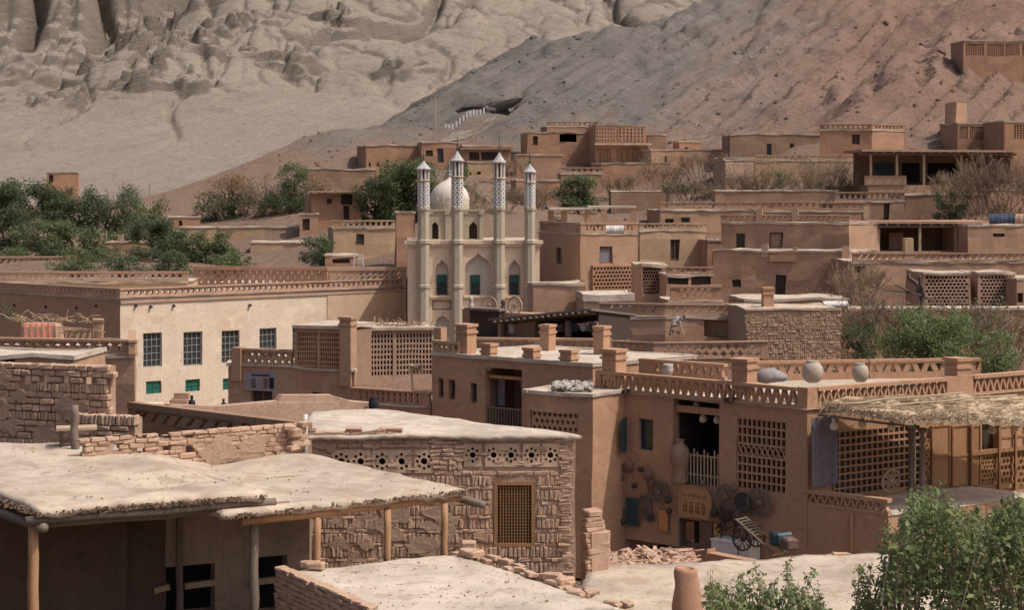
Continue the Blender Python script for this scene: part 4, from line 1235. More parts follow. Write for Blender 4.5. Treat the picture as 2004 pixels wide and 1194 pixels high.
# lattice panel with a zigzag band
a, b, c, d = hL[3]
m = MB(LF.M); m.box(a, c, .33, .36, b, d); pn = op('lattice_panel', m, 'room')
h = d - b; z1_, z2_ = b + h * .47, b + h * .64
for (za, zb_, nz) in ((b, z1_, 4), (z2_, d, 3)):
    for k in range(11):
        s = a + (c - a) * k / 10; m = MB(LF.M); m.box(s - .025, s + .025, .03, .13, za, zb_); op('lattice_bar', m, 'mud_smooth', pn)
    for k in range(nz + 1):
        zz = za + (zb_ - za) * k / nz; m = MB(LF.M); m.box(a, c, .02, .14, zz - .03, zz + .03); op('lattice_rail', m, 'mud_smooth', pn)
n = 9
for k in range(n):
    for s_ in (1, -1):
        x = a + (c - a) * (k + .5) / n; w = (c - a) / n / 2
        m = MB(LF.M); m.bar((x - w * s_, .08 + .02 * s_, z1_), (x + w * s_, .08 + .02 * s_, z2_), .05, .05); op('lattice_bar', m, 'mud_smooth', pn)
# two stub drain spouts
for u, v in ((1228, 765), (1433, 781)):
    s, zz = LF.at(u, v); m = MB(LF.M); m.box(s - .14, s + .1, -.28, .1, zz - .07, zz + .05); op('drain_spout', m, 'wood_dark')
# ---- balcony wing on the right face: projecting terrace with zigzag front
tz = RF.at(1640, 953)[1]
D2 = dir2(138.5)
# terrace slab in front of the right face
p0 = Vector((px(1580, 54.5), 54.5))
Ft = Face(p0 + dir2(-41.5) * 0.02, dir2(-41.5), OR.location, 3.4)   # continues the left face past the corner
te = 2.75
m = MB(Ft.M); m.grid(te, -.6, tz - .45, [], 0, .3, .5); m.add([(te, 0, -.6), (te, 0, tz - .45), (te + 2.0, 6.5, tz - .45), (te + 2.0, 6.5, -.6)], [(0, 3, 2, 1)])
m.jitter(.03, .8, 5); op('terrace_wall', m, 'mud_smooth')
m = MB(Ft.M); m.add([(-.02, -.02, tz - .45), (te + .03, -.02, tz - .45), (te + 2.0, 6.5, tz - .45), (1.0, 6.5, tz - .45)], [(0, 1, 2, 3)]); op('terrace_floor', m, 'roof_pale')
zig_parapet(Ft, 0, te, tz - .45, .47, OR, 'mud_smooth', .27, 'terrace_rail')
s, zz = Ft.at(1668, 1000); m = MB(Ft.M); m.tube([(s, -.05, -.3), (s, -.05, tz - .46)], .045, 8); op('drain_pipe', m, 'mud_smooth')
# dark lattice wall at the back of the terrace
r = RF.rect(1632, 838, 1800, 962, -.06)
m = MB(RF.M); m.box(r[0], r[2], -.03, -.012, r[1], r[3]); dk = op('lattice_wall', m, 'room')
for k in range(17):
    s = r[0] + (r[2] - r[0]) * k / 16; m = MB(RF.M); m.box(s - .024, s + .024, -.075, -.031, r[1], r[3]); op('lattice_bar', m, 'mud_smooth', dk)
for k in range(10):
    zz = r[1] + (r[3] - r[1]) * k / 9; m = MB(RF.M); m.box(r[0], r[2], -.085, -.032, zz - .028, zz + .028); op('lattice_rail', m, 'mud_smooth', dk)
# long dark curtain at the corner
r = RF.rect(1584, 816, 1634, 950, -.2)
m = MB(RF.M); n = 26
vs = []; 
for k in range(n + 1):
    s = r[0] + (r[2] - r[0]) * k / n; y = -.3 + .05 * math.sin(k * 1.9)
    vs += [(s, y, r[1]), (s, y + .02, r[3])]
m.add(vs, [(2 * k, 2 * k + 2, 2 * k + 3, 2 * k + 1) for k in range(n)]); op('curtain', m, 'curtain', None, True)
# carved wooden front further right
wf = []
for (u0, v0, u1, v1, mt) in ((1822, 832, 1858, 950, 'wood_orange'), (1862, 832, 1896, 950, 'wood_orange'), (1902, 832, 1918, 950, 'wood_amber'), (1956, 832, 2003, 876, 'mud_smooth'), (1902, 950, 1990, 962, 'wood_amber')):
    r = RF.rect(u0, v0, u1, v1, -.1); m = MB(RF.M); m.box(r[0], r[2], -.12, -.03, r[1], r[3]); q = op('carved_panel', m, mt)
    m = MB(RF.M); e = .05
    m.box(r[0], r[0] + e, -.15, -.121, r[1], r[3]); m.box(r[2] - e, r[2], -.15, -.121, r[1], r[3]); m.box(r[0] + e, r[2] - e, -.15, -.121, (r[1] + r[3]) / 2 - .04, (r[1] + r[3]) / 2 + .04)
    m.box(r[0] + e, r[2] - e, -.15, -.121, r[3] - e, r[3]); op('panel_moulding', m, 'wood_amber', q)
for (u0, v0, u1, v1, sh, nx, nz) in ((1920, 884, 1952, 944, 'diamond', 5, 7), (1958, 884, 1986, 946, 'hex', 4, 5), (1990, 884, 2030, 946, 'hex', 5, 5), (1800, 860, 1820, 940, 'diamond', 3, 9)):
    r = RF.rect(u0, v0, u1, v1, -.1); m = MB(RF.M); perf(m, r[0], r[2], r[1], r[3], -.1, .05, nx, nz, sh, True); op('carved_screen', m, 'wood_amber')
r = RF.rect(1900, 876, 2040, 884, -.1); m = MB(RF.M); m.box(r[0], r[2], -.2, -.05, r[1], r[3]); op('balcony_rail', m, 'wood_amber')
for u in (1901, 1955, 1987):
    a_ = RF.at(u, 900, -.2); m = MB(RF.M); m.box(a_[0] - .035, a_[0] + .035, -.24, -.17, RF.at(u, 960, -.2)[1], RF.at(u, 828, -.2)[1]); op('balcony_post', m, 'wood_amber')
# carved round columns
for u, d in ((1783, 54.9), (1805, 54.2)):
    p = W(u, 950, d); zt_, zb_ = Z(838, d) - zO, Z(962, d) - zO
    m = MB(); prof = []
    for k in range(25):
        t = k / 24; prof.append((.085 + .03 * math.sin(k * 1.7) + (.04 if k in (0, 1, 23, 24) else 0), zb_ + (zt_ - zb_) * t))
    m.lathe(prof, 10, (p.x - OR.location.x, p.y - OR.location.y, 0)); op('carved_column', m, 'wood_grey', None, True)
# ---- thatch awning over the balcony
p = W(1800, 800, 53.5)
th = thing('thatch_awning', 'ragged straw awning with poles over the balcony of the corner house', 'awning', (p.x, p.y, 0))
def thr(q): return (q[0] - p.x, q[1] - p.y, q[2])
rng = random.Random(3)
c4 = [W(1612, 795, 53.4), W(2080, 838, 52.2), W(2080, 778, 58.6), W(1680, 776, 55.6)]
c4b = [W(1612, 796, 53.6), W(1770, 822, 52.6), W(1880, 822, 53.2), W(2090, 832, 54.6)]      # ragged front line
back = [W(1650, 782, 54.9), W(1760, 776, 55.6), W(1880, 776, 56.6), W(2090, 780, 58.6)]
def lerpl(l, t):
    t *= len(l) - 1; i = min(int(t), len(l) - 2); return l[i].lerp(l[i + 1], t - i)
m = MB(); n = 60; k2 = 12; vs = []; 
for i in range(n + 1):
    for j in range(k2 + 1):
        f, b_ = lerpl(c4b, i / n), lerpl(back, i / n)
        q = f.lerp(b_, j / k2); q.z += .08 * noise.noise(q * 2.5) + .04 + (.05 * noise.noise(q * 7)) - (.06 if j == 0 else 0)
        vs.append(thr(q))
nn = len(vs); vs += [(x, y, z_ - .09) for x, y, z_ in vs]
fs = []
for i in range(n):
    for j in range(k2):
        a_ = i * (k2 + 1) + j; b_ = a_ + k2 + 1
        fs += [(a_, b_, b_ + 1, a_ + 1), (a_ + nn, a_ + 1 + nn, b_ + 1 + nn, b_ + nn)]
    a_ = i * (k2 + 1); fs.append((a_, a_ + nn, a_ + k2 + 1 + nn, a_ + k2 + 1))
m.add(vs, fs); part('thatch', m, 'straw', th, False)
m = MB()
for k in range(2600):
    t, s = rng.random(), rng.random() ** 1.7
    f, b_ = lerpl(c4b, t), lerpl(back, t); q = f.lerp(b_, s); q.z += .05
    e = Vector((rng.uniform(-.9, .9), rng.uniform(-.5, .5), rng.uniform(-.12, .14) - (.8 * rng.random() if s < .09 else 0))) * rng.uniform(.15, .42)
    m.bar(thr(q - e * .5), thr(q + e), .018, .012)
part('straw', m, 'straw', th, kind='stuff')
for a_, b_ in ((W(1640, 801, 53.5), W(1885, 778, 55.6)), (W(1700, 806, 53.6), W(1990, 782, 56.2)), (W(1650, 796, 54.4), W(2080, 790, 57))):
    m = MB(); log(m, thr(a_ + Vector((0, 0, .14))), thr(b_ + Vector((0, 0, .14))), .03, 7, .03, rng); part('pole', m, 'straw', th, True)
for u, d in ((1790, 53.0), (2028, 54.3)):
    q = W(u, 815, d); m = MB(); log(m, thr((q.x, q.y, Z(960, d))), thr((q.x, q.y, q.z)), .035, 7, .01, rng); part('post', m, 'wood_grey', th, True)
a_, b_ = W(1600, 812, 53.7), W(1790, 836, 52.9)
m = MB(); log(m, thr(a_), thr(b_), .04, 7, .01, rng); part('edge_beam', m, 'wood_grey', th, True)

# ------------------------------------------------------------------ neighbour house to its left
N = block('flat_roofed_house', 'smooth brown house with curtained loggia, three slim windows and pale roof beside the corner house', 'house', (1160, 61.6), 40, 845, 1300, 713, 1080, 'mud_smooth', None,
          winL=[(857, 740, 868, 778, 'plain'), (878, 743, 891, 782, 'plain'), (920, 749, 933, 789, 'plain'), (950, 722, 1021, 840, 'none')], aL=142.5, sub=.5, jit=.03, zb=.5, L=5, lip=.1, roof='roof_pale')
NR, NF = N.root, N.Lf
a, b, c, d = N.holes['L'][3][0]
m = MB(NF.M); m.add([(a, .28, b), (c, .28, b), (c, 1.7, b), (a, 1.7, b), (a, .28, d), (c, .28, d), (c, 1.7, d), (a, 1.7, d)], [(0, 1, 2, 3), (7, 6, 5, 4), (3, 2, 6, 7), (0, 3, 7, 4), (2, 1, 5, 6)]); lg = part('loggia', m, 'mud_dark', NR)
m = MB(NF.M); m.box(a + .1, c - .1, .1, .25, d - .38, d - .27); part('lintel_beam', m, 'wood_orange', NR)
for s0_, s1_, y in ((a + .14, a + .48, .55), (c - .52, c - .12, .55)):
    m = MB(NF.M); vs = []; n = 14
    for k in range(n + 1):
        s = s0_ + (s1_ - s0_) * k / n; vs += [(s + (0 if s1_ < (a + c) / 2 else .15 * (1 - k / n)), y + .035 * math.sin(k * 1.7), b + .75), (s, y + .03 * math.sin(k * 1.7), d - .4)]
    m.add(vs, [(2 * k, 2 * k + 2, 2 * k + 3, 2 * k + 1) for k in range(n)]); part('curtain', m, 'curtain', NR, True)
m = MB(NF.M); m.box(a + .5, c - .5, 1.66, 1.69, b, d - .4); part('doorway', m, 'dark', NR)
for k in range(13):
    s = a + .06 + (c - a - .12) * k / 12; m = MB(NF.M); m.box(s - .018, s + .018, .04, .08, b + .08, b + .72); part('baluster', m, 'wood_grey', NR)
for zz in (.05, .7):
    m = MB(NF.M); m.box(a, c, .03, .09, b + zz, b + zz + .06); part('railing', m, 'wood_grey', NR)
zz = N.H
m = MB(NF.M); s0_, s1_ = NF.at(846, 680)[0], NF.at(897, 680)[0]; m.box(s0_, s1_, 0, .2, zz, zz + .1); m.box(s0_, s1_, -.03, .22, zz + .38, zz + .47); perf(m, s0_, s1_, zz + .1, zz + .38, .02, .12, 5, 1, 'plus'); part('pierced_parapet', m, 'mud_ochre', NR)
pillar(NR, NF, 912, 634, 693, .55, .4); pillar(NR, NF, 862, 641, 668, .34, .6, 'mud', False)
for u, v0, v1, w in ((957, 672, 702, .42), (1041, 680, 708, .44), (1114, 684, 711, .46)): pillar(NR, NF, u, v0, v1, w, .25)
pillar(NR, NF, 1072, 635, 694, .42, 3.6); pillar(NR, NF, 1178, 638, 700, .44, 3.4)
# back parapet of its roof with bright arrow gaps
Fb = Face(Vector((px(930, 69.5), 69.5)), dir2(-6), NR.location, 6)
zz = Z(696, 69) - .5; hh = Z(663, 69) - Z(696, 69)
m = MB(Fb.M); m.box(0, 2.7, 0, .2, zz - .5, zz + .1); m.box(0, 5.3, -.03, .23, zz + hh - .1, zz + hh); perf(m, 0, 2.7, zz + .1, zz + hh - .1, .01, .18, 9, 1, 'tee'); m.box(2.7, 5.3, 0, .2, zz - .5, zz + .1); perf(m, 2.7, 5.3, zz + .1, zz + hh - .1, .01, .18, 8, 1, 'diamond'); m.jitter(.03, 1, 3)
part('back_parapet', m, 'mud', NR)

# lower front box with diamond lattice
NB = block('lattice_store', 'low brown store with diamond-pierced wall in front of the curtained loggia house', 'house', (1159, 58.0), 45, 1030, 1300, 772, 1090, 'mud_smooth', None, aL=150, winL=[(1040, 806, 1131, 846, 'none')], zb=.5, L=2.2, sub=.5, lip=.08, roof='roof_pale')
r = NB.holes['L'][0][0]
m = MB(NB.Lf.M); perf(m, r[0], r[2], r[1], r[3], .02, .15, 9, 3, 'diamond', True); part('diamond_lattice', m, 'mud_smooth', NB.root)
m = MB(NB.Lf.M); m.box(r[0] - .1, r[2] + .1, .5, .55, r[1] - .1, r[3] + .1); part('lattice_backing', m, 'room', NB.root)
rng = random.Random(4); m = MB()
for k in range(90):
    u = rng.uniform(1085, 1156); d = rng.uniform(58.6, 60.2); q = Vector((px(u, d), d, Z(772, 58.0) + rng.uniform(.04, .2)))
    m.cbox(q, rng.uniform(.1, .3), rng.uniform(.08, .2), rng.uniform(.06, .12), rng.uniform(0, 3), .2, .01, rng, (rng.uniform(-.5, .5), rng.uniform(-.5, .5)))
o = link('firewood', m.mesh('firewood', 'stone')); o['kind'] = 'stuff'; tag(o, 'heap of pale broken bricks on the low store roof', 'rubble')

# ------------------------------------------------------------------ terrace with crosses behind
Pb = block('cross_terrace', 'brown terrace house with two rows of cross holes in its parapet behind the corner house', 'house', (1280, 74.0), 4, 1196, 1502, 672, 820, 'mud',
           dict(h=.72, shape='plus', nz=2, cell=.34, stagger=True, sides='RL', lo=.06, hi=.05, end=.3), zb=.5, D=5.2, aL=150, lip=0, roof='roof_pale')
pillar(Pb.root, Pb.R, 1120, 680, 710, .4, .2)
# ------------------------------------------------------------------ house with diamond gaps and poster, and drying towers (left centre)
Mh = block('poster_house', 'shaded brown house with poster over its dark door and diamond-pierced parapet', 'house', (693, 70.0), 96, 447, 692, 724, 830, 'mud', None, aL=158, winL=[(491, 763, 534, 800, 'door'), (610, 768, 640, 778, 'open')], zb=.5, L=2.5, sub=.7, lip=.06)
MF = Mh.Lf; MR = Mh.root
s0_, s1_ = MF.at(478, 700)[0], MF.at(570, 700)[0]; zz = Mh.H
m = MB(MF.M); zt_ = zz + .02; m.box(s0_, s1_, 0, .2, zt_ - .62, zt_ - .55)
zt2 = MF.at(520, 684)[1]
m = MB(MF.M); m.box(s0_, s1_, 0, .2, zz, zz + .06); perf(m, s0_, s1_, zz + .06, zz + .58, .02, .16, 7, 2, 'diamond', True); m.box(s0_ - .1, s1_ + .1, -.04, .24, zz + .58, zz + .68); part('pierced_parapet', m, 'mud', MR)
pillar(MR, MF, 467, 680, 725, .42, .1, 'mud', False); pillar(MR, MF, 681, 620, 735, .5, .1, 'mud', True)
# poster
r = MF.rect(478, 729, 541, 765, -.03); m = MB(MF.M); m.box(r[0], r[2], -.05, -.02, r[1], r[3])
po = thing('poster', 'weathered poster of small photographs above the dark door of the brown house', 'poster', MR.location); part('sheet', m, 'banner', po)
rng = random.Random(6)
for k in range(5):
    x = r[0] + .06 + k * (r[2] - r[0] - .1) / 5; w = (r[2] - r[0]) / 5 * .72
    m = MB(MF.M); m.box(x, x + w, -.056, -.051, r[1] + .1, r[1] + .1 + (r[3] - r[1]) * rng.uniform(.4, .62)); part('photograph', m, rng.choice(['grey_cloth', 'brown_cloth', 'black_cloth']), po)
m = MB(MF.M); m.box(r[0] + .35, r[2] - .3, -.056, -.051, r[3] - .16, r[3] - .07); part('title_strip', m, 'blue_cloth', po)
def drying_wall(name, label, F, loc, s0, s1, z0, z1, nx, nz, mat, post=True):
    o = thing(name, label, 'drying house', loc)
    m = MB(F.M); nb = 2
    w = (s1 - s0) / nb
    for k in range(nb):
        perf(m, s0 + k * w + .06, s0 + (k + 1) * w - .06, z0 + .05, z1 - .05, .02, .22, nx, nz, 'square')
        m.box(s0 + k * w - .06, s0 + k * w + .06, 0, .26, z0, z1)
    m.box(s1 - .06, s1 + .06, 0, .26, z0, z1); m.box(s0, s1, .01, .25, z1 - .05, z1 + .08); m.box(s0, s1, .01, .25, z0 - .6, z0 + .05); m.jitter(.03, 1.2, s0)
    part('pierced_wall', m, mat, o)
    m = MB(F.M); m.box(s0, s0 + .05, .3, 2.6, z0 - .6, z1); m.box(s1 - .05, s1, .3, 2.6, z0 - .6, z1); m.box(s0, s1, 2.6, 2.65, z0 - .6, z1); part('inner_wall', m, 'mud_dark', o)
    m = MB(F.M); m.box(s0 - .1, s1 + .1, -.1, 2.8, z1 + .08, z1 + .2); m.jitter(.07, 1.5, 4); part('roof', m, 'roof', o)
    return o
r = MF.rect(579, 648, 668, 730); drying_wall('drying_tower', 'shaded brick drying house with grid of small openings above the poster house', MF, MR.location, r[0], r[2], r[1], r[3], 9, 8, 'mud_red')
FD2 = Face(Vector((px(697, 75.5), 75.5)), dir2(12), (px(697, 75.5), 75.5, 0.5), 4)
r = FD2.rect(697, 650, 848, 738); dw = drying_wall('drying_house', 'sunlit brick drying house with grid openings and a pile of branches on its roof', FD2, (px(697, 75.5), 75.5, .5), r[0], r[2], r[1], r[3], 11, 8, 'mud_pink')
m = MB(FD2.M); m.box(r[0], r[2], .03, 2.6, 0, r[1] - .5); part('base_wall', m, 'mud_pink', dw)
m = MB(FD2.M); rng = random.Random(9)
for k in range(70):
    s = rng.uniform(r[0] + 1.0, r[2]); q = Vector((s, rng.uniform(.3, 2), r[3] + .22)); e = Vector((rng.uniform(-.4, .4), rng.uniform(-.3, .3), rng.uniform(-.02, .3))); m.bar(q, q + e, .03, .03)
o = link('branches', m.mesh('branches', 'twig_tan'), None, (px(697, 75.5), 75.5, .5)); o['kind'] = 'stuff'; tag(o, 'tangle of dry branches piled on the sunlit drying house', 'branches')
# low red roof deck with pierced rail in front of it
q = block('pierced_deck_house', 'low house with pierced parapet and grey roof deck below the sunlit drying house', 'house', (838, 66.0), 40, 686, 900, 770, 900, 'mud_red', dict(h=.5, shape='slot', nz=2, cell=.24, sides='L', lo=.05, hi=.08), aL=150, zb=.5, L=3, lip=.06, roof='roof_pale')
m = MB(); p_ = W(806, 790, 67.0); m.tube([(0, 0, 0), (.02, 0, .9), (-.01, 0, 1.72)], .03, 6); fr = thing('straw_lantern', 'drooping straw hat shape on a thin pole over the grey roof deck', 'pole', (p_.x, p_.y, p_.z - .3)); part('pole', m, 'wood_pale', fr)
m = MB(); m.tube([(-.1, 0, 1.74), (.15, 0, 1.66), (.38, 0, 1.74)], [.05, .09, .05], 7)
for k in range(26): m.bar((.05 + .016 * k - .1, 0, 1.68), (.02 + .02 * k - .12, RNG.uniform(-.1, .1), 1.42 + RNG.uniform(-.08, .1)), .012)
part('straw_tassel', m, 'straw', fr)

# sloping earth garden wall in front of it
F, loc = facing(330, 46.5, 737, 49.5, 4.5)
m = MB(F.M); tops = [(330, 792), (420, 796), (545, 785), (552, 773), (650, 774), (690, 786), (735, 789)]
poly = [(0, -1)] + [(F.at(735, 800)[0], -1)] + [F.at(u, v) for u, v in reversed(tops)]
m.prism(poly, 0, .3); m.jitter(.05, 1.4, 6); gw = thing('garden_wall', 'sunlit earth wall with uneven sloping top behind the pale brick-house roof', 'wall', loc); part('wall', m, 'mud_pink', gw)
p_ = W(731, 800, 49.2); m = MB(); m.lathe([(.04, 0), (.13, .02), (.14, .2), (.10, .36), (.05, .38)], 10); one('dark_bucket', m, 'black_cloth', 'small dark bucket at the end of the sunlit earth wall', 'bucket', (p_.x, p_.y, p_.z - .05))

# ------------------------------------------------------------------ left brick terraces
F, loc = facing(-60, 42.6, 214, 41.4, 6.9)
lb = thing('brick_yard_wall', 'tall rough brick wall with cross-shaped gaps at the left edge', 'wall', loc)
zt_ = F.at(150, 716)[1]
gp = [F.rect(u - 7, 736, u + 8, 755) for u in (48, 86, 124, 168)] + [F.rect(u - 12, 764, u + 13, 770) for u in (100, 140, 176)]
m = MB(F.M); m.grid(F.L, 0, zt_, [tuple(k) for k in gp], .06, .12, .4); m.add([(0, .3, 0), (F.L, .3, 0), (F.L, .3, zt_), (0, .3, zt_), (0, .06, zt_), (F.L, .06, zt_), (F.L, .06, 0)], [(4, 5, 2, 3), (5, 6, 1, 2)]); m.jitter(.02, 2, 3); part('mortar_core', m, 'mortar', lb)
bl = lay(F, .3, F.L, .0, zt_ + .05, [('X', .15), ('S', .2), ('X', .16), ('X', .15)], gp, .0, 51, .2, 1.0)
brick_parts(lb, bl, 'brick'); smears(lb, F, .3, F.L - .2, .2, zt_ - .2, 26, 84, 'mortar', gp)
F, loc = facing(152, 41.0, 262, 40.6, 6.8)
m = MB(F.M); zt_ = F.at(200, 818)[1]; m.box(0, F.L, .05, .4, -.5, zt_)
lw = thing('soldier_brick_wall', 'low wall topped by a row of upright bricks beside the tall brick wall', 'wall', loc); part('mortar_core', m, 'mortar', lw)
brick_parts(lw, lay(F, 0, F.L, -.3, zt_ + .06, [('X', .13), ('X', .13), ('S', .24)], [], .0, 52, .22), 'brick')
# terrace house behind with T-shaped gaps
K = block('tee_terrace_house', 'shaded brown terrace house with bright T-shaped gaps in its parapet at the left edge', 'house', (264, 58.0), 102, -60, 262, 668, 830, 'mud', dict(h=.48, shape='tee', nz=1, cell=.36, sides='LR', lo=.1, hi=.1), aL=168, zb=.5, L=4, lip=.05, roof='roof_pale')
bl = []
for k in range(46):
    zz = RNG.uniform(.3, 1.0) * 5; bl.append((K.R.M @ Matrix.Translation((RNG.uniform(-.1, .3), RNG.uniform(-.05, .1), zz)) @ Matrix.Rotation(RNG.uniform(-.3, .3), 4, 'Z'), .3, .2, .14, .02))
brick_parts(K.root, bl, 'brick_dull')
# low white-roofed lean-to below it
q = block('white_roofed_hut', 'low hut with thin white roof edge between the brick wall and terrace house', 'house', (140, 50.0), 75, -80, 150, 696, 800, 'mud', None, aL=172, zb=.5, L=2, roof='roof_pale', lip=.1, winL=[(5, 702, 32, 722, 'open')])
# ------------------------------------------------------------------ long pale building
wg = dict(frame='window_white', nx=4, nz=5, fw=.07)
PB = block('pale_building', 'long cream plastered building with tall gridded windows and small green shutters', 'building', (235, 113.0), 40, -60, 800, 566, 815, 'cream',
           dict(h=.62, shape='diamond', nz=1, cell=.42, sides='RL', lo=.14, hi=.1, t=.25), aL=141, zb=-.5,
           winR=[(280, 652, 317, 719, 'grid', wg), (359, 650, 396, 716, 'grid', wg), (434, 647, 469, 711, 'grid', wg), (508, 643, 541, 706, 'grid', wg), (572, 640, 606, 702, 'grid', wg), (704, 632, 734, 690, 'grid', wg),
                 (286, 746, 316, 771, 'none'), (363, 743, 391, 767, 'none'), (436, 741, 462, 763, 'none')], parmat='mud_pink', sub=1.0, jit=.04, lip=.1, roof='roof')
for r in [h[0] for h in PB.holes['R'] if h[1] == 'none']:
    m = MB(PB.R.M); m.box(r[0], r[2], .12, .16, r[1], r[3]); w = part('shutter', m, 'green_paint', PB.root)
    m = MB(PB.R.M); k = (r[0] + r[2]) / 2; m.box(k - .03, k + .03, .09, .119, r[1], r[3]); m.box(r[0], r[2], .09, .119, (r[1] + r[3]) / 2 - .03, (r[1] + r[3]) / 2 + .03); part('glazing_bar', m, 'green_paint', w)
# end face: thin brown skin over the cream paints its shade
m = MB(PB.Lf.M); m.grid(PB.D, 0, PB.H - .13, [], -.05, .3, 1.2); m.jitter(.02, .7, 4); part('end_shade_skin', m, 'mud', PB.root)
m = MB(PB.R.M); m.box(0, PB.L, -.10, .0, PB.H - .30, PB.H - .125); part('cornice', m, 'mud_pink', PB.root)
for u, v in ((294, 600), (339, 598), (488, 597), (265, 598)):
    s, z = PB.R.at(u, v); m = MB(PB.R.M); m.tube([(s, .1, z), (s, -.18, z - .02)], .09, 8); part('drain_spout', m, 'wood_dark', PB.root)
for u, v in ((30, 597), (92, 600), (152, 602), (190, 598)):
    s, z = PB.Lf.at(u, v); m = MB(PB.Lf.M); m.tube([(s, .1, z), (s, -.16, z - .02)], .09, 8); part('drain_spout', m, 'wood_dark', PB.root)
s = PB.R.at(640, 600)[0]
m = MB(PB.R.M); m.box(s, PB.L, -.05, -.0, 0, PB.H - .3); m.jitter(.02, .7, 2); part('tan_plaster', m, 'cream_tan', PB.root)
# small brick steps and white wall at its foot
# ------------------------------------------------------------------ buildings behind the pale one
block('ochre_parapet_house', 'long low ochre house with diamond parapet behind the pale building', 'house', (-60, 122.5), 2, -70, 368, 532, 620, 'mud_ochre', dict(h=.7, shape='diamond', nz=1, cell=.45, sides='R', lo=.16, hi=.12), D=5, zb=4, roof='roof', parmat='mud_pink')
block('shaded_parapet_house', 'brown house with two shaded rows of small gaps behind the pale building', 'house', (640, 127.5), 60, 378, 660, 524, 610, 'mud_red', dict(h=1.5, shape='slot', nz=3, cell=.5, sides='L', lo=.12, hi=.1, stagger=True), aL=168, L=4, zb=0)
block('whitewashed_parapet_house', 'pale parapet house with grey rows of gaps left of the mosque', 'house', (645, 126.5), 8, 640, 795, 524, 610, 'cream_tan', dict(h=1.6, shape='slant', nz=3, cell=.42, sides='R', lo=.12, hi=.1), D=4, zb=0, parmat='mud_pink')
block('edge_brick_house', 'low pink house with slit parapet under the trees at the left edge', 'house', (-60, 150.0), 3, -70, 130, 503, 560, 'mud_pink', dict(h=.8, shape='slant', nz=1, cell=.5, sides='R'), D=5, zb=2)
b = block('twin_pillar_house', 'small brown house with two roof pillars among the green trees', 'house', (196, 162.0), 8, 185, 300, 474, 520, 'mud_red', None, D=5, zb=3)
pillar(b.root, b.R, 203, 456, 475, .5, .3, 'mud_pink', False); pillar(b.root, b.R, 236, 459, 476, .5, .3, 'mud_pink', False)
block('tan_yard_house', 'long tan yard house below the brown tree', 'house', (300, 176.0), 4, 290, 500, 452, 520, 'mud_ochre', None, D=5, zb=4)
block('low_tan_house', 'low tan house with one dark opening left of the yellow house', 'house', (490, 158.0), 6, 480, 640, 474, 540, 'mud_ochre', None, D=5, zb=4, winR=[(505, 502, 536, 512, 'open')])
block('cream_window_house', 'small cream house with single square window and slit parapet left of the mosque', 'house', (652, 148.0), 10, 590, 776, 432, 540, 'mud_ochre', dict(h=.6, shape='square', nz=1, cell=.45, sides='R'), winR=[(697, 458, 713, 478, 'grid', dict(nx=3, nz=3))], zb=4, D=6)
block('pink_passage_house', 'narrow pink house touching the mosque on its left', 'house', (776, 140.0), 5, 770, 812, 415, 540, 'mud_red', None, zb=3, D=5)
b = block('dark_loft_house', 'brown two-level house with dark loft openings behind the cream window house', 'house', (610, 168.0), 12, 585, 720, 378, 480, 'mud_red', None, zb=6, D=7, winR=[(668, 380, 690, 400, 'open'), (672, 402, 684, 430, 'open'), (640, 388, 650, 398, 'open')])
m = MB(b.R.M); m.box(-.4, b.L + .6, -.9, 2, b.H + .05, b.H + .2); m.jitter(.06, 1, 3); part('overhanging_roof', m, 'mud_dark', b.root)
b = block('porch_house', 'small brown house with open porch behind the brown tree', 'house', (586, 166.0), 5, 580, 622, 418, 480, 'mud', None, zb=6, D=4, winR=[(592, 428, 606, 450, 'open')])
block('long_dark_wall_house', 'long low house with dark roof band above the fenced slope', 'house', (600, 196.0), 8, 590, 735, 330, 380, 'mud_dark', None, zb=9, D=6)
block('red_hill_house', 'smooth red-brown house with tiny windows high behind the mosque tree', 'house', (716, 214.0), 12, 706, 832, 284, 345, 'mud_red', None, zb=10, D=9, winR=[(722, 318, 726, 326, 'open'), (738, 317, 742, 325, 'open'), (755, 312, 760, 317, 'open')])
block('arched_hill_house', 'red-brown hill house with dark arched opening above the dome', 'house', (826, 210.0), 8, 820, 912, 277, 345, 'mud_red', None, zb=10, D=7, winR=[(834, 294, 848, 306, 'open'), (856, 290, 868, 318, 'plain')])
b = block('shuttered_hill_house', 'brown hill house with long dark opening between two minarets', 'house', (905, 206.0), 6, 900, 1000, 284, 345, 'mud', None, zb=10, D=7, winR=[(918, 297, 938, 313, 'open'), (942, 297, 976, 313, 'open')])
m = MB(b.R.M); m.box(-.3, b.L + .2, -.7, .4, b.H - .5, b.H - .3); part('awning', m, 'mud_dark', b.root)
block('ochre_bank_house', 'ochre walled house below the minaret tops', 'house', (915, 198.0), 8, 910, 985, 316, 360, 'mud_ochre', None, zb=8, D=5, winR=[(934, 336, 941, 342, 'open'), (918, 337, 922, 342, 'open')])
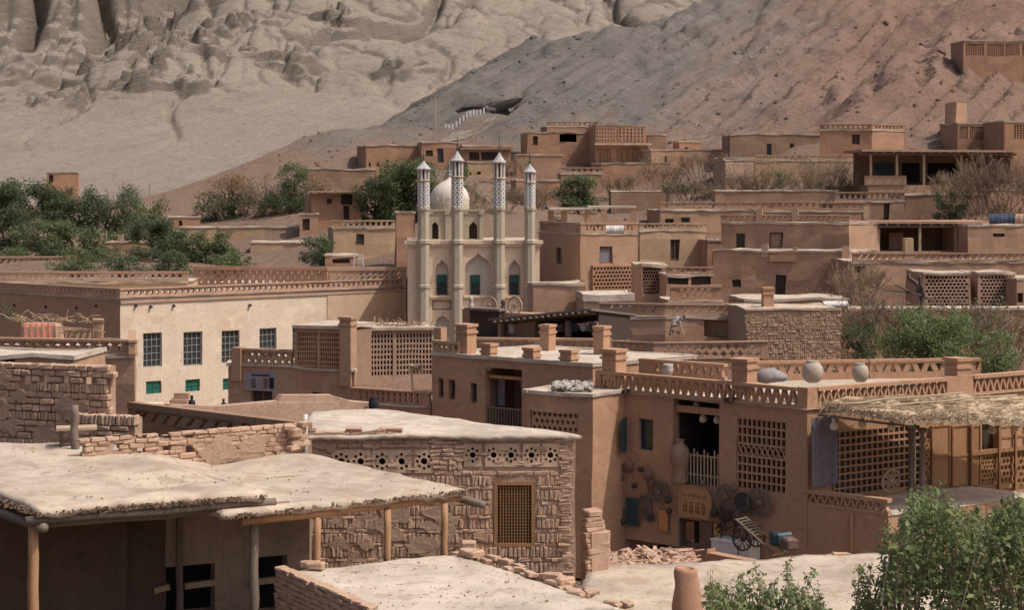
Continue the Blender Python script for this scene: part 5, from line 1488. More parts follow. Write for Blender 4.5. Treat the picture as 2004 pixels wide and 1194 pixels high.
# ------------------------------------------------------------------ upper centre cluster
b = block('door_hill_house', 'brown hill house with one black door at the foot of the grey slope', 'house', (1032, 210.0), 5, 1025, 1165, 258, 345, 'mud_red', None, zb=12, D=8, winR=[(1043, 266, 1053, 284, 'open'), (1095, 262, 1128, 278, 'none')])
r = b.holes['R'][0][0]
block('upper_rear_house', 'dull brown house above the black-door house', 'house', (1070, 218.0), 6, 1060, 1170, 238, 300, 'mud_dark', dict(h=.5, shape='square', nz=1, cell=.6, sides='R'), zb=16, D=6)
b = block('lattice_balcony_house', 'hill house with pierced upper wall and orange wooden doors below', 'house', (1165, 205.0), 5, 1155, 1264, 244, 345, 'mud_red', None, zb=12, D=8, winR=[(1170, 290, 1196, 320, 'none'), (1206, 290, 1250, 320, 'none')])
for r in [h[0] for h in b.holes['R']]:
    m = MB(b.R.M); m.box(r[0], r[2], .2, .28, r[1], r[3]); d_ = part('door', m, 'wood_orange', b.root)
    for k in range(1, 4): m = MB(b.R.M); x = r[0] + (r[2] - r[0]) * k / 4; m.box(x - .05, x + .05, .15, .199, r[1], r[3]); part('door_batten', m, 'wood_grey', d_)
for u0, u1 in ((1166, 1204), (1210, 1260)):
    r = b.R.rect(u0, 249, u1, 278, -.1); m = MB(b.R.M); perf(m, r[0], r[2], r[1], r[3], -.12, .1, 7, 4, 'square'); part('pierced_wall', m, 'mud', b.root)
m = MB(b.R.M); r = b.R.rect(1162, 280, 1272, 284); m.box(r[0], r[2], -1.0, .1, r[1], r[3]); part('ledge', m, 'roof', b.root)
block('retaining_house', 'plain red-brown house below the orange wooden doors', 'house', (1178, 196.0), 6, 1170, 1312, 318, 400, 'mud_red', None, zb=9, D=8, winR=[(1188, 358, 1198, 368, 'open')])
block('slit_wall_house', 'low house with a row of slits right of the last minaret', 'house', (1098, 193.0), 4, 1090, 1180, 328, 385, 'mud', dict(h=.6, shape='slot', nz=1, cell=.6, sides='R'), zb=9, D=4)
block('brick_retaining_wall', 'dark retaining wall behind the round green bush', 'wall', (1196, 182.0), 5, 1190, 1306, 374, 420, 'mud_dark', None, zb=8, D=2, lip=0)
block('ochre_slope_house', 'pale ochre house with one slit at the foot of the streaked slope', 'house', (1275, 200.0), 8, 1268, 1420, 292, 380, 'mud', None, zb=10, D=7, winR=[(1300, 306, 1305, 318, 'open')])
block('shrub_yard_house', 'pink walled yard house behind the bare shrubs', 'house', (1415, 188.0), 4, 1408, 1482, 308, 370, 'mud_pink', None, zb=10, D=5)
block('long_dim_house', 'long dim brown house left of the high parapet house', 'house', (1428, 196.0), 3, 1420, 1608, 262, 330, 'mud_dark', None, zb=12, D=5, winR=[(1500, 282, 1510, 304, 'plain'), (1545, 280, 1553, 302, 'plain')])
block('high_parapet_house', 'high brown house with slit parapet and one door below the red slope', 'house', (1706, 186.0), 35, 1604, 1748, 243, 320, 'mud_red', dict(h=.55, shape='square', nz=1, cell=.5, sides='RL'), aL=172, zb=12, winL=[(1667, 262, 1683, 282, 'door')], L=5)
block('ochre_terrace_house', 'ochre terrace wall with broken parapet below the high parapet house', 'house', (1478, 184.0), 3, 1470, 1692, 304, 400, 'mud_ochre', dict(h=.5, shape='slot', nz=1, cell=.7, sides='R'), zb=9, D=4)
def grid_wall(name, label, C, a, u1, v0, v1, panels, mat, zb, D=3, nx=8, nz=6):
    b = block(name, label, 'house', C, a, C[0] - 4, u1, v0, v1 + 20, mat, None, zb=zb, D=D, winR=[(p[0], v0 + 7, p[1], v1, 'none') for p in panels])
    for r in [h[0] for h in b.holes['R']]:
        m = MB(b.R.M); perf(m, r[0], r[2], r[1], r[3], .05, .15, nx, nz, 'square'); part('pierced_panel', m, mat, b.root)
        m = MB(b.R.M); m.box(r[0], r[2], .6, .64, r[1], r[3]); part('panel_backing', m, 'room', b.root)
    return b
grid_wall('hilltop_drying_house', 'drying house with square grid walls alone high on the right slope', (1886, 213.0), 3, 2080, 78, 108, ((1890, 1926), (1932, 1964), (1968, 1995), (2000, 2040)), 'mud_red', 22, 5)
grid_wall('lattice_upper_house', 'upper house with dark grid panels above the long veranda', (1874, 184.0), 4, 1968, 240, 272, ((1878, 1894), (1898, 1930), (1936, 1958)), 'mud_red', 12, 6)
b = grid_wall('ribbed_house', 'tall reddish house with ribbed panel at the right edge', (1966, 178.0), 5, 2080, 236, 272, ((1984, 2030),), 'mud_red', 10, 6)
block('tower_house', 'square ruined tower above the dark grid panels', 'house', (1872, 190.0), 40, 1850, 1892, 200, 290, 'mud', None, zb=14, lip=0)
# ------------------------------------------------------------------ verandas on the right
def veranda(name, label, C, a, u1, v_roof, v_floor, posts, zb, depth, slab_over=.5, mat='mud_dark'):
    u, d = C; A = Vector((px(u, d), d)); loc = (A.x, A.y, zb)
    L = meet(A, dir2(a), u1); F = Face(A, dir2(a), loc, L)
    o = thing(name, label, 'veranda', loc)
    zr = Z(v_roof, d) - zb; zf = Z(v_floor, d) - zb
    m = MB(F.M); m.box(-slab_over, L + .3, -slab_over, depth, zr, zr + .22); m.jitter(.08, .9, u); part('roof', m, 'mud', o)
    for k in range(int(L / 0.9)):
        m = MB(F.M); m.tube([(k * .9 + .3, -slab_over - .25, zr - .06), (k * .9 + .3, depth * .6, zr - .06)], .07, 6); part('rafter', m, 'wood_grey', o)
    m = MB(F.M); m.box(-slab_over, L + .2, -.1, .1, zr - .3, zr - .12); part('beam', m, 'wood_grey', o)
    for q in posts:
        s = F.at(q, v_floor)[0]; m = MB(F.M); m.box(s - .1, s + .1, -.09, .09, zf, zr - .3); part('post', m, 'wood_pale', o)
    m = MB(F.M); m.box(0, L, depth - .3, depth, 0, zr); m.box(L - .3, L, .3, depth, 0, zr); part('rear_wall', m, mat, o)
    m = MB(F.M); m.box(-.1, L, -.15, depth - .3, -.2, zf); m.jitter(.05, .8, u); part('floor', m, 'mud', o)
    return o, F, zf, zr
o, F, zf, zr = veranda('long_veranda', 'long open veranda with flat pole roof and dark interior high on the right', (1700, 170.0), 6, 1985, 297, 362, (1704, 1755, 1808, 1881), 9, 5.0, 1.0)
for u0, u1 in ((1712, 1750), (1766, 1800), (1816, 1872)):
    r = F.rect(u0, 312, u1, 356, 4.6); m = MB(F.M); m.box(r[0], r[2], 4.6, 4.68, zf, zf + 2.2); part('dark_door', m, 'teal_paint' if u0 < 1720 else 'dark', o)
m = MB(F.M); s0, s1 = F.at(1690, 365)[0], F.at(1772, 365)[0]; m.box(s0, s1, -.3, -.1, zf, zf + .9); part('solid_rail', m, 'mud_dark', o)
block('pierced_under_house', 'dim pierced wall with narrow dark door below the long veranda', 'house', (1634, 160.0), 4, 1628, 1770, 376, 460, 'mud_dark', dict(h=.8, shape='square', nz=1, cell=.5, sides='R'), zb=6, D=6, winR=[(1729, 396, 1740, 430, 'open')])
block('cellar_wall_house', 'dark shaded wall behind the dark green bush below the veranda', 'house', (1770, 162.0), 3, 1764, 1930, 380, 460, 'mud_dark', None, zb=6, D=5)
o, F, zf, zr = veranda('lower_veranda', 'lower veranda with thin pale roof edge and single post right of the pillared house', (1660, 143.0), 3, 1925, 438, 492, (1690, 1800, 1870), 5, 4.5, .3)
b = block('dim_corner_house', 'dim brown house with one dark window at the right edge', 'house', (1895, 141.0), 6, 1885, 2080, 440, 540, 'mud', None, zb=3, D=6, winR=[(1944, 457, 1966, 464, 'open')])
# ------------------------------------------------------------------ houses right of the mosque
wz = dict(frame='window_brown', nx=2, nz=3)
b = block('zigzag_corner_house', 'brown corner house with zigzag balcony and square window right of the mosque', 'house', (1136, 131.0), 24, 1056, 1248, 437, 620, 'mud', dict(h=.75, shape='tri', alt='trid', nz=1, cell=.3, sides='RL', lo=.12, hi=.12), zb=1, winR=[(1173, 482, 1199, 516, 'plain', dict(pane='curtain', fw=.12))], winL=[(1088, 484, 1099, 516, 'plain')])
r = b.R.rect(1160, 522, 1238, 574, -.2); m = MB(b.R.M); perf(m, r[0], r[2], r[1], r[3], -.25, .2, 12, 7, 'hex', True); m.box(r[0], r[2], -.27, 0, r[3], r[3] + .12); part('pierced_screen', m, 'mud_red', b.root)
b = block('dark_screen_store', 'small store with black pierced front and pale roof lip right of the zigzag house', 'house', (1256, 124.0), 6, 1250, 1303, 518, 600, 'mud_pink', None, zb=1, D=4, winR=[(1258, 524, 1294, 576, 'none')], lip=.2)
r = b.holes['R'][0][0]; m = MB(b.R.M); perf(m, r[0], r[2], r[1], r[3], .1, .1, 7, 8, 'hex', True); part('pierced_screen', m, 'mud_dark', b.root); m = MB(b.R.M); m.box(r[0], r[2], .7, .75, r[1], r[3]); part('screen_backing', m, 'dark', b.root)
b = block('ochre_door_house', 'ochre house with tall door and zigzag parapet right of the zigzag corner house', 'house', (1252, 148.0), 10, 1244, 1382, 438, 560, 'mud_ochre', dict(h=.55, shape='tri', alt='trid', nz=1, cell=.3, sides='R', lo=.1, hi=.1), zb=2, D=6, winR=[(1312, 469, 1330, 508, 'door')])
block('flat_parapet_house', 'wide brown house with faint slanted parapet above the ochre door house', 'house', (1292, 166.0), 6, 1286, 1488, 396, 480, 'mud', dict(h=.7, shape='slant', nz=1, cell=.6, sides='R'), zb=5, D=7, winR=[(1302, 428, 1318, 436, 'open'), (1333, 426, 1350, 436, 'plain')])
b = block('tall_brown_house', 'tall plain brown house with slanted-slit parapet and two roof posts right of centre', 'house', (1662, 139.5), 50, 1411, 1690, 422, 590, 'mud', dict(h=.55, shape='slant', nz=1, cell=.42, sides='L', lo=.1, hi=.1), aL=167, zb=2, L=5, winL=[(1440, 457, 1458, 488, 'plain'), (1505, 454, 1531, 486, 'plain', dict(pane='mud', fw=.14))])
pillar(b.root, b.Lf, 1486, 409, 425, .5, .2, 'mud_pink', False); pillar(b.root, b.Lf, 1556, 407, 424, .5, .2, 'mud_pink', False); pillar(b.root, b.Lf, 1650, 486, 560, .5, -1.0, 'mud', False)
b = block('lower_brown_house', 'lower brown house front with small square window and dark doorway right of centre', 'house', (1664, 133.0), 50, 1394, 1690, 491, 600, 'mud', None, aL=168, zb=1, L=4, winL=[(1432, 547, 1449, 562, 'open'), (1518, 538, 1538, 580, 'open')])
pillar(b.root, b.Lf, 1497, 478, 494, .5, .2, 'mud_pink', False); pillar(b.root, b.Lf, 1556, 484, 494, .35, .2, 'mud', False); pillar(b.root, b.Lf, 1655, 482, 600, .55, -.4, 'mud_pink', False)
m = MB(b.Lf.M); r = b.Lf.rect(1506, 500, 1558, 512); m.box(r[0], r[2], -.12, 0, r[1], r[3]); part('corbel', m, 'mud', b.root)
b = block('square_gap_terrace', 'brown terrace parapet with square gaps above the tall brown house', 'house', (1492, 150.0), 3, 1486, 1694, 395, 450, 'mud_red', dict(h=.75, shape='square', nz=1, cell=.55, sides='R'), zb=5, D=4); pillar(b.root, b.R, 1694, 404, 420, .5, .2, 'mud_ochre', False)
b = block('long_right_house', 'long brown house with slanted parapet and roof post along the right side', 'house', (1668, 127.0), 4, 1660, 2080, 496, 640, 'mud', dict(h=.6, shape='slant', nz=1, cell=.5, sides='R', lo=.1, hi=.1), zb=1, D=6, winR=[(1672, 521, 1694, 534, 'open')]); pillar(b.root, b.R, 1777, 466, 500, .62, .3, 'mud_ochre', False)
for nm, lb, u0, u1 in (('grey_pierced_house', 'grey-brown pierced drying wall behind the bare tree at right', 1806, 1900), ('bright_pierced_house', 'brighter pierced drying wall at the right edge', 1914, 1986)):
    b = block(nm, lb, 'drying house', (u0, 118.0), 3, u0 - 4, u1, 534, 640, 'mud_pink' if u0 > 1900 else 'mud', None, zb=1, D=4, winR=[(u0 + 5, 540, u1 - 5, 600, 'none')])
    r = b.holes['R'][0][0]; m = MB(b.R.M); perf(m, r[0], r[2], r[1], r[3], .03, .2, 11 if u0 < 1900 else 9, 9, 'hex', True); part('pierced_wall', m, 'mud_pink', b.root); m = MB(b.R.M); m.box(r[0], r[2], 1.0, 1.05, r[1], r[3]); part('wall_backing', m, 'room', b.root)
block('window_edge_house', 'brown house with one dark window at the far right edge', 'house', (1990, 116.0), 3, 1984, 2080, 545, 660, 'mud', None, zb=1, D=4, winR=[(1990, 574, 2003, 592, 'open')])
# ------------------------------------------------------------------ row in front of the mosque
block('mosque_yard_wall', 'plain brown block wall joined to the right corner of the mosque', 'wall', (1042, 104.0), 5, 1036, 1143, 556, 640, 'mud', None, zb=.5, D=3)
block('pale_edge_house', 'low house with wide pale roof edge right of the mosque yard wall', 'house', (1143, 100.0), 4, 1138, 1240, 577, 650, 'mud_pink', None, zb=.5, D=4, roof='roof_pale', lip=.35)
block('brick_triangle_house', 'small brick parapet house with triangle gaps in the middle distance', 'house', (1312, 106.0), 4, 1306, 1412, 560, 640, 'mud_red', dict(h=.9, shape='trid', nz=2, cell=.4, sides='R', stagger=True), zb=.5, D=4)
Q1 = block('slanted_gap_house', 'brown house with slanted gaps at left and dark alcove with diamond screen at right', 'house', (1302, 90.0), 4, 1172, 1456, 596, 720, 'mud', dict(h=.62, shape='slant', nz=1, cell=.4, sides='RL', lo=.12, hi=.12), aL=165, zb=.5, winR=[(1378, 614, 1452, 660, 'none')])
r = Q1.holes['R'][0][0]; m = MB(Q1.R.M); m.add([(r[0], .28, r[1]), (r[2], .28, r[1]), (r[2], 1.5, r[1]), (r[0], 1.5, r[1]), (r[0], .28, r[3]), (r[2], .28, r[3]), (r[2], 1.5, r[3]), (r[0], 1.5, r[3])], [(0, 1, 2, 3), (7, 6, 5, 4), (0, 3, 7, 4), (2, 1, 5, 6)]); part('alcove', m, 'mud_dark', Q1.root)
m = MB(Q1.R.M); perf(m, r[0], r[2], r[1], r[3], 1.5, .15, 7, 4, 'diamond', True); part('diamond_screen', m, 'mud_dark', Q1.root); m = MB(Q1.R.M); m.box(r[0], r[2], 2.2, 2.25, r[1], r[3]); part('screen_backing', m, 'dark', Q1.root)
b = block('small_brick_house', 'reddish house of tiny worn bricks beside the green bushes', 'house', (1462, 86.0), 6, 1452, 1645, 606, 720, 'brick_dull', None, zb=.5, D=4, lip=.05)
bl = lay(b.R, 0, b.L, 1.5, b.H, [('F', .12), ('F', .12), ('S', .2)], [], .0, 61, .14); brick_parts(b.root, bl, 'brick_dull')
pillar(b.root, b.R, 1502, 562, 606, .5, 2.0)
block('scrap_roof_house', 'low house with scattered scraps on its flat roof above the brick house', 'house', (1455, 98.0), 3, 1450, 1660, 586, 660, 'mud_red', None, zb=.5, D=5)

# roof pavilion on the zigzag corner house
p = W(1150, 430, 137.0)
rp = thing('roof_pavilion', 'flat pale canopies on square posts on top of the zigzag corner house', 'pavilion', (p.x, p.y, 9.0))
for (u0, u1, v, d) in ((1074, 1160, 411, 136.0), (1152, 1246, 407, 138.5)):
    a, c = W(u0, v, d), W(u1, v + 3, d); m = MB(); m.box(a.x - p.x, c.x - p.x, d - p.y, d + 3.5 - p.y, a.z - 9, a.z - 9 + .16); m.jitter(.1, .6, u0); part('canopy', m, 'roof_pale', rp)
for u in (1078, 1104, 1150, 1182, 1240):
    a = W(u, 412, 137.0); m = MB(); m.box(a.x - p.x - .22, a.x - p.x + .22, -.2, .2, 0, a.z - 9); part('post', m, 'mud', rp)
m = MB(); m.box(px(1070, 141) - p.x, px(1250, 141) - p.x, 4, 4.2, 0, 1.7); part('rear_wall', m, 'mud_dark', rp)

# ------------------------------------------------------------------ mosque
dM = 121.0
F, loc = facing(798, dM - .25, 1056, dM + .3, -1.5)
mo = thing('mosque', 'cream mosque front with four slim patterned minarets and arched niches', 'mosque', loc)
zt = F.at(925, 474)[1]; L = F.L
def ogee(cx, z0, zs, zt, w, n=6):
    """pointed arch outline: straight sides to zs, ogee head up to zt"""
    k = (zt - zs) * .74; arc = []
    for i in range(1, n + 1):
        t = rad(62) * i / n; arc.append((w * math.cos(t), zs + k * math.sin(t)))
    arc.append((w * .2, zs + (zt - zs) * .80)); arc.append((w * .07, zs + (zt - zs) * .90))
    return [(cx - w, z0), (cx + w, z0), (cx + w, zs)] + [(cx + x, z_) for x, z_ in arc] + [(cx, zt)] + [(cx - x, z_) for x, z_ in reversed(arc)] + [(cx - w, zs)]
def arch_px(uc, hw, v0, vs, vt, n=0):
    c, z0 = F.at(uc, v0, n); w = F.at(uc + hw, v0, n)[0] - c; return ogee(c, z0, F.at(uc, vs, n)[1], F.at(uc, vt, n)[1], w)
niches = [arch_px(865, 13, 578, 530, 507), arch_px(936, 26, 578, 528, 494), arch_px(1007, 12, 578, 530, 507), arch_px(866, 14, 660, 633, 616)]
rects = []
def rect_poly(r): return [(r[0], r[1]), (r[2], r[1]), (r[2], r[3]), (r[0], r[3])]
pan = F.rect(846, 588, 884, 607)
m = MB(F.M); m.holed([(0, 0), (L, 0), (L, zt), (0, zt)], niches + [rect_poly(pan)], 0, .38, back=False, rim=False)
m.box(0, .01, 0.01, 9, 0, zt); m.box(L - .01, L, 0.01, 9, 0, zt); m.box(0, L, 9, 9.02, 0, zt)
part('wall', m, 'mosque_wall', mo)
m = MB(F.M); m.box(0, L, .38, .42, 0, zt); part('niche_back', m, 'mosque_white', mo)
m = MB(F.M); m.box(-.02, L + .02, .02, 9.05, zt, zt + .1); part('roof', m, 'roof', mo)
for v in (474,):
    for k, (e, h0, h1) in enumerate(((.22, -.12, .12), (.12, -.30, -.12))): m = MB(F.M); m.box(-e, L + e, -e, .2, zt + h0, zt + h1); part('cornice', m, 'mosque_wall', mo)
for u0, u1 in ((842, 886), (908, 968), (988, 1028)):
    r = F.rect(u0, 579, u1, 583); m = MB(F.M); m.box(r[0], r[2], -.14, 0, r[1], r[3]); part('ledge', m, 'mosque_wall', mo)
m = MB(F.M); m.box(pan[0] + .08, pan[2] - .08, .2, .379, pan[1] + .08, pan[3] - .08); part('inset_panel', m, 'mosque_wall', mo)
for uc, hw, nm in ((865, 9.5, 'teal_paint'), (930, 9.5, 'teal_paint'), (1006, 9, 'blue_cloth')):
    r = F.rect(uc - hw, 538, uc + hw, 577, .3); m = MB(F.M); m.box(r[0], r[2], .33, .379, r[1], r[3]); w = part('window', m, 'glass', mo)
    m = MB(F.M); e = .06; m.box(r[0], r[0] + e, .28, .329, r[1], r[3]); m.box(r[2] - e, r[2], .28, .329, r[1], r[3]); m.box(r[0], r[2], .27, .328, (r[1] + r[3]) / 2 + .12, (r[1] + r[3]) / 2 + .2); m.box((r[0] + r[2]) / 2 - .03, (r[0] + r[2]) / 2 + .03, .28, .329, r[1], (r[1] + r[3]) / 2 + .12); part('window_frame', m, nm, w)
    m = MB(F.M); m.box(r[0] + .06, r[2] - .06, .29, .32, (r[1] + r[3]) / 2 + .2, r[3] - .05); part('green_blind', m, 'green_paint', w)
# dome house behind
c = W(880, 470, 126.5); ct = Vector((c.x - loc[0], c.y - loc[1], 0)); ztt = Z(413, 126.5) - loc[2]
Fd = Face(Vector((px(838, 124.0), 124.0)), dir2(2.5), loc, 3.8)
m = MB(Fd.M); Ld = Fd.at(946, 440)[0]; hl = []
for uc, hw in ((851, 7), (926, 8)):
    cc, z0 = Fd.at(uc, 472); w = Fd.at(uc + hw, 472)[0] - cc; hl.append(ogee(cc, z0, Fd.at(uc, 446)[1], Fd.at(uc, 433)[1], w))
m.holed([(0, zt), (Ld, zt), (Ld, ztt), (0, ztt)], [[(x, max(z_, zt + .15)) for x, z_ in h] for h in hl], 0, .3, back=False, rim=False)
m.box(0, .01, .01, 4.4, zt, ztt); m.box(Ld - .01, Ld, .01, 4.4, zt, ztt); m.box(0, Ld, 4.4, 4.42, zt, ztt); m.box(0, Ld, .0, 4.4, ztt, ztt + .02)
dh = part('dome_house', m, 'mosque_green', mo)
m = MB(Fd.M); m.box(0, Ld, .3, .34, zt, ztt); part('niche_back', m, 'room', dh)
for uc in (842, 875, 910, 942):
    s = Fd.at(uc, 440)[0]; m = MB(Fd.M); m.box(s - .13, s + .13, -.12, 0, zt, ztt - .2); m.box(s - .18, s + .18, -.17, .02, ztt - .2, ztt + .1); part('pilaster', m, 'mosque_green', dh)
m = MB(Fd.M); m.box(-.1, Ld + .1, -.1, .2, ztt - .0, ztt + .14); part('dome_cornice', m, 'mosque_green', dh)
px_m = FPX / 126.0
R = 38 / px_m
cx, cy = ct.x, Vector((0, 126.2)).y - loc[1]
z0 = Z(412, 126) - loc[2]; z1 = Z(344, 126) - loc[2]; hh = z1 - z0
m = MB(); m.lathe([(R * 1.02, -.02), (R * 1.02, .5), (R * .98, .55)], 24, (cx, cy, z0)); part('drum', m, 'mosque_green', mo, False)
prof = [(R * .96, .5), (R * 1.0, .75), (R * 1.0, 1.0), (R * .95, 1.3), (R * .84, 1.6), (R * .66, 1.88), (R * .44, 2.1), (R * .24, 2.26), (R * .10, 2.42), (R * .05, 2.6)]
k = hh / 2.6; m = MB(); m.lathe([(r_, z_ * k) for r_, z_ in prof], 28, (cx, cy, z0)); part('dome', m, 'mosque_white', mo, True)
for i in range(20):
    t = 2 * math.pi * i / 20; e = Vector((math.cos(t), math.sin(t), 0)); f = Vector((-e.y, e.x, 0)); q = Vector((cx, cy, z0 + .5)) + e * (R * 1.0)
    m = MB(); m.add([q - f * .18, q + f * .18, q + Vector((0, 0, .45)) + e * .05, q - f * .18 - e * .08, q + f * .18 - e * .08, q + Vector((0, 0, .45)) - e * .04], [(0, 1, 2), (5, 4, 3), (0, 2, 5, 3), (1, 4, 5, 2), (0, 3, 4, 1)]); part('petal', m, 'mosque_white', mo)
m = MB(); m.lathe([(.03, 0), (.16, .12), (.16, .2), (.04, .3), (.12, .42), (.04, .52), (.025, 1.0), (.01, 1.1)], 8, (cx, cy, z1 - .1)); part('finial', m, 'mosque_tile', mo, True)
# minarets
def minaret(u, tip, eave, arc0, ring, lat1, fin, wpx=12):
    d = dM - .25 + (u - 798) / 258 * .55; s = F.at(u, 500, -.25)[0]; q = F.M @ Vector((s, -.25, 0)); pm = FPX / d; r = wpx / pm
    zz = lambda v: Z(v, d) - loc[2]
    m = MB(); rot = rad(22.5)
    m.lathe([(r, 0), (r, zz(565)), (r * 1.15, zz(563)), (r * 1.15, zz(558)), (r, zz(556)), (r, zz(478)), (r * 1.18, zz(476)), (r * 1.18, zz(470)), (r, zz(468)), (r, zz(413)), (r * 1.15, zz(411)), (r * 1.15, zz(406)), (r * .95, zz(405))], 8, (q.x, q.y, 0), rot)
    mn = part('minaret', m, 'mosque_green', mo)
    m = MB(); m.lathe([(r * .9, zz(405)), (r * .9, zz(lat1))], 8, (q.x, q.y, 0), rot); part('tiled_core', m, 'tile_green', mn)
    m = MB(); H0, H1 = zz(405), zz(lat1); n = 3; rr = r * .95
    for i in range(8):
        a0, a1 = rot + i * math.pi / 4, rot + (i + 1) * math.pi / 4
        p0 = Vector((q.x + rr * math.cos(a0), q.y + rr * math.sin(a0), 0)); p1 = Vector((q.x + rr * math.cos(a1), q.y + rr * math.sin(a1), 0))
        m.bar((p0.x, p0.y, H0), (p0.x, p0.y, H1), .05)
        for j in range(n * 2):
            za, zb_ = H0 + (H1 - H0) * j / (2 * n), H0 + (H1 - H0) * (j + 1) / (2 * n)
            m.bar((p0.x, p0.y, za), (p1.x, p1.y, zb_), .085); m.bar((p1.x, p1.y, za), (p0.x, p0.y, zb_), .085)
    part('tile_lattice', m, 'white_cloth', mn, kind='stuff')
    m = MB(); m.lathe([(r * .95, zz(lat1)), (r * 1.2, zz(lat1 - 2)), (r * 1.2, zz(ring)), (r * .8, zz(ring - 1))], 8, (q.x, q.y, 0), rot); part('gallery_ring', m, 'mosque_green', mn)
    m = MB(); m.lathe([(r * .66, zz(ring)), (r * .66, zz(eave))], 8, (q.x, q.y, 0), rot); part('lantern_core', m, 'teal_paint', mn)
    for i in range(8):
        a0 = rot + i * math.pi / 4; m = MB(); X, Y = q.x + r * .82 * math.cos(a0), q.y + r * .82 * math.sin(a0); m.tube([(X, Y, zz(ring)), (X, Y, zz(eave))], .075, 6); part('colonnette', m, 'mosque_white', mn)
    m = MB(); m.lathe([(r * 1.2, zz(eave + 1)), (r * 1.28, zz(eave - 2)), (r * .98, zz(eave - 5)), (r * .55, zz((eave + tip) / 2 - 1)), (r * .22, zz(tip + 4)), (r * .06, zz(tip))], 8, (q.x, q.y, 0), rot); part('spire_cap', m, 'spire', mn)
    m = MB(); m.lathe([(.05, zz(tip + 1)), (.08, zz(tip - 3)), (.03, zz(tip - 6)), (.07, zz(tip - 9)), (.025, zz(tip - 12)), (.012, zz(fin))], 6, (q.x, q.y, 0)); part('finial', m, 'iron', mn)
minaret(829, 313, 332, 335, 352, 356, 290); minaret(895, 294, 316, 319, 345, 349, 268); minaret(977, 297, 319, 322, 348, 352, 268); minaret(1037, 319, 338, 341, 355, 360, 290, 11)

# ------------------------------------------------------------------ small sheds and walls that fill the slope
block('alcove_store', 'low store with wide dark opening and pale beam right of the dark pierced screen', 'house', (1304, 121.0), 4, 1300, 1394, 524, 600, 'mud', dict(h=.5, shape='square', nz=1, cell=.5, sides='R'), zb=1, D=5, winR=[(1306, 540, 1346, 556, 'open'), (1352, 536, 1390, 558, 'open')])
block('stepped_wall_house', 'narrow brown house stepped against the tall brown house', 'house', (1384, 146.0), 8, 1380, 1416, 470, 560, 'mud_red', None, zb=3, D=4)
block('slope_shed', 'small reddish shed among the stones above the wide tan shrub', 'house', (1330, 205.0), 6, 1326, 1372, 276, 320, 'mud_red', None, zb=13, D=4, winR=[(1340, 288, 1346, 298, 'open')])
block('ridge_shed', 'tiny brown shed right of the door hill house', 'house', (1268, 212.0), 8, 1264, 1304, 262, 300, 'mud_dark', None, zb=13, D=4)
block('terrace_wall', 'stepped earth terrace wall below the black-door hill house', 'wall', (1010, 199.0), 5, 1006, 1100, 302, 350, 'mud', None, zb=10, D=3)
block('bank_wall', 'low brown bank wall behind the third minaret', 'wall', (930, 176.0), 4, 926, 1060, 398, 450, 'mud_dark', dict(h=.5, shape='slot', nz=1, cell=.7, sides='R'), zb=6, D=3)
block('tumbled_wall_house', 'roofless tan house behind the thorny shrub and the last minaret', 'house', (1010, 186.0), 6, 1006, 1096, 352, 410, 'mud_red', None, zb=8, D=5, winR=[(1030, 366, 1037, 378, 'open')])
block('grove_wall', 'long crumbling tan wall at the foot of the brown half-bare tree', 'wall', (352, 172.0), 4, 348, 610, 444, 500, 'mud_ochre', None, zb=4, D=2)
block('bank_hut', 'small brown hut half hidden on the bank left of the dull green tree', 'house', (330, 186.0), 10, 326, 392, 424, 470, 'mud_red', None, zb=5, D=4, winR=[(350, 432, 357, 442, 'open')])
block('stub_roof_house', 'low brown house with flat pale roof right of the low tan house', 'house', (636, 137.0), 5, 630, 700, 500, 560, 'mud_red', None, zb=2, D=4, winR=[(650, 507, 684, 516, 'open')])
block('thorn_wall', 'long dim wall behind the tan shrubs left of the long veranda', 'wall', (1400, 170.0), 3, 1396, 1640, 372, 420, 'mud_dark', None, zb=7, D=2)
block('edge_terrace_wall', 'dim terrace wall behind the large leafless tree at right', 'wall', (1900, 163.0), 3, 1896, 2080, 360, 440, 'mud', dict(h=.5, shape='square', nz=1, cell=.7, sides='R'), zb=6, D=3)
block('pink_block_house', 'pale pink ruined house among tan shrubs below the long dim house', 'house', (1420, 181.0), 12, 1414, 1476, 312, 372, 'mud_pink', None, zb=9, D=4)
block('garden_back_wall', 'brown garden wall behind the leafless thickets at right', 'wall', (1640, 104.0), 3, 1636, 2080, 604, 680, 'mud', None, zb=.5, D=2)
for k, (u0, v0, u1, v1, d, mt, lb) in enumerate(((1096, 438, 1128, 456, 129.0, 'brown_cloth', 'dark washing on the shaded side of the zigzag corner house'), (1700, 452, 1716, 486, 144.5, 'curtain', 'grey curtain hanging inside the lower veranda'), (1740, 456, 1768, 488, 146.0, 'mud_pink', 'pale panel leaning inside the lower veranda'))):
    a, b_ = W(u0, v0, d), W(u1, v1, d); m = MB(); m.box(0, b_.x - a.x, 0, .06, 0, a.z - b_.z); m.jitter(.05, 2, k); one(('hung_cloth', 'hung_curtain', 'leaning_panel')[k], m, mt, lb, ('cloth', 'curtain', 'panel')[k], (a.x, a.y, b_.z))
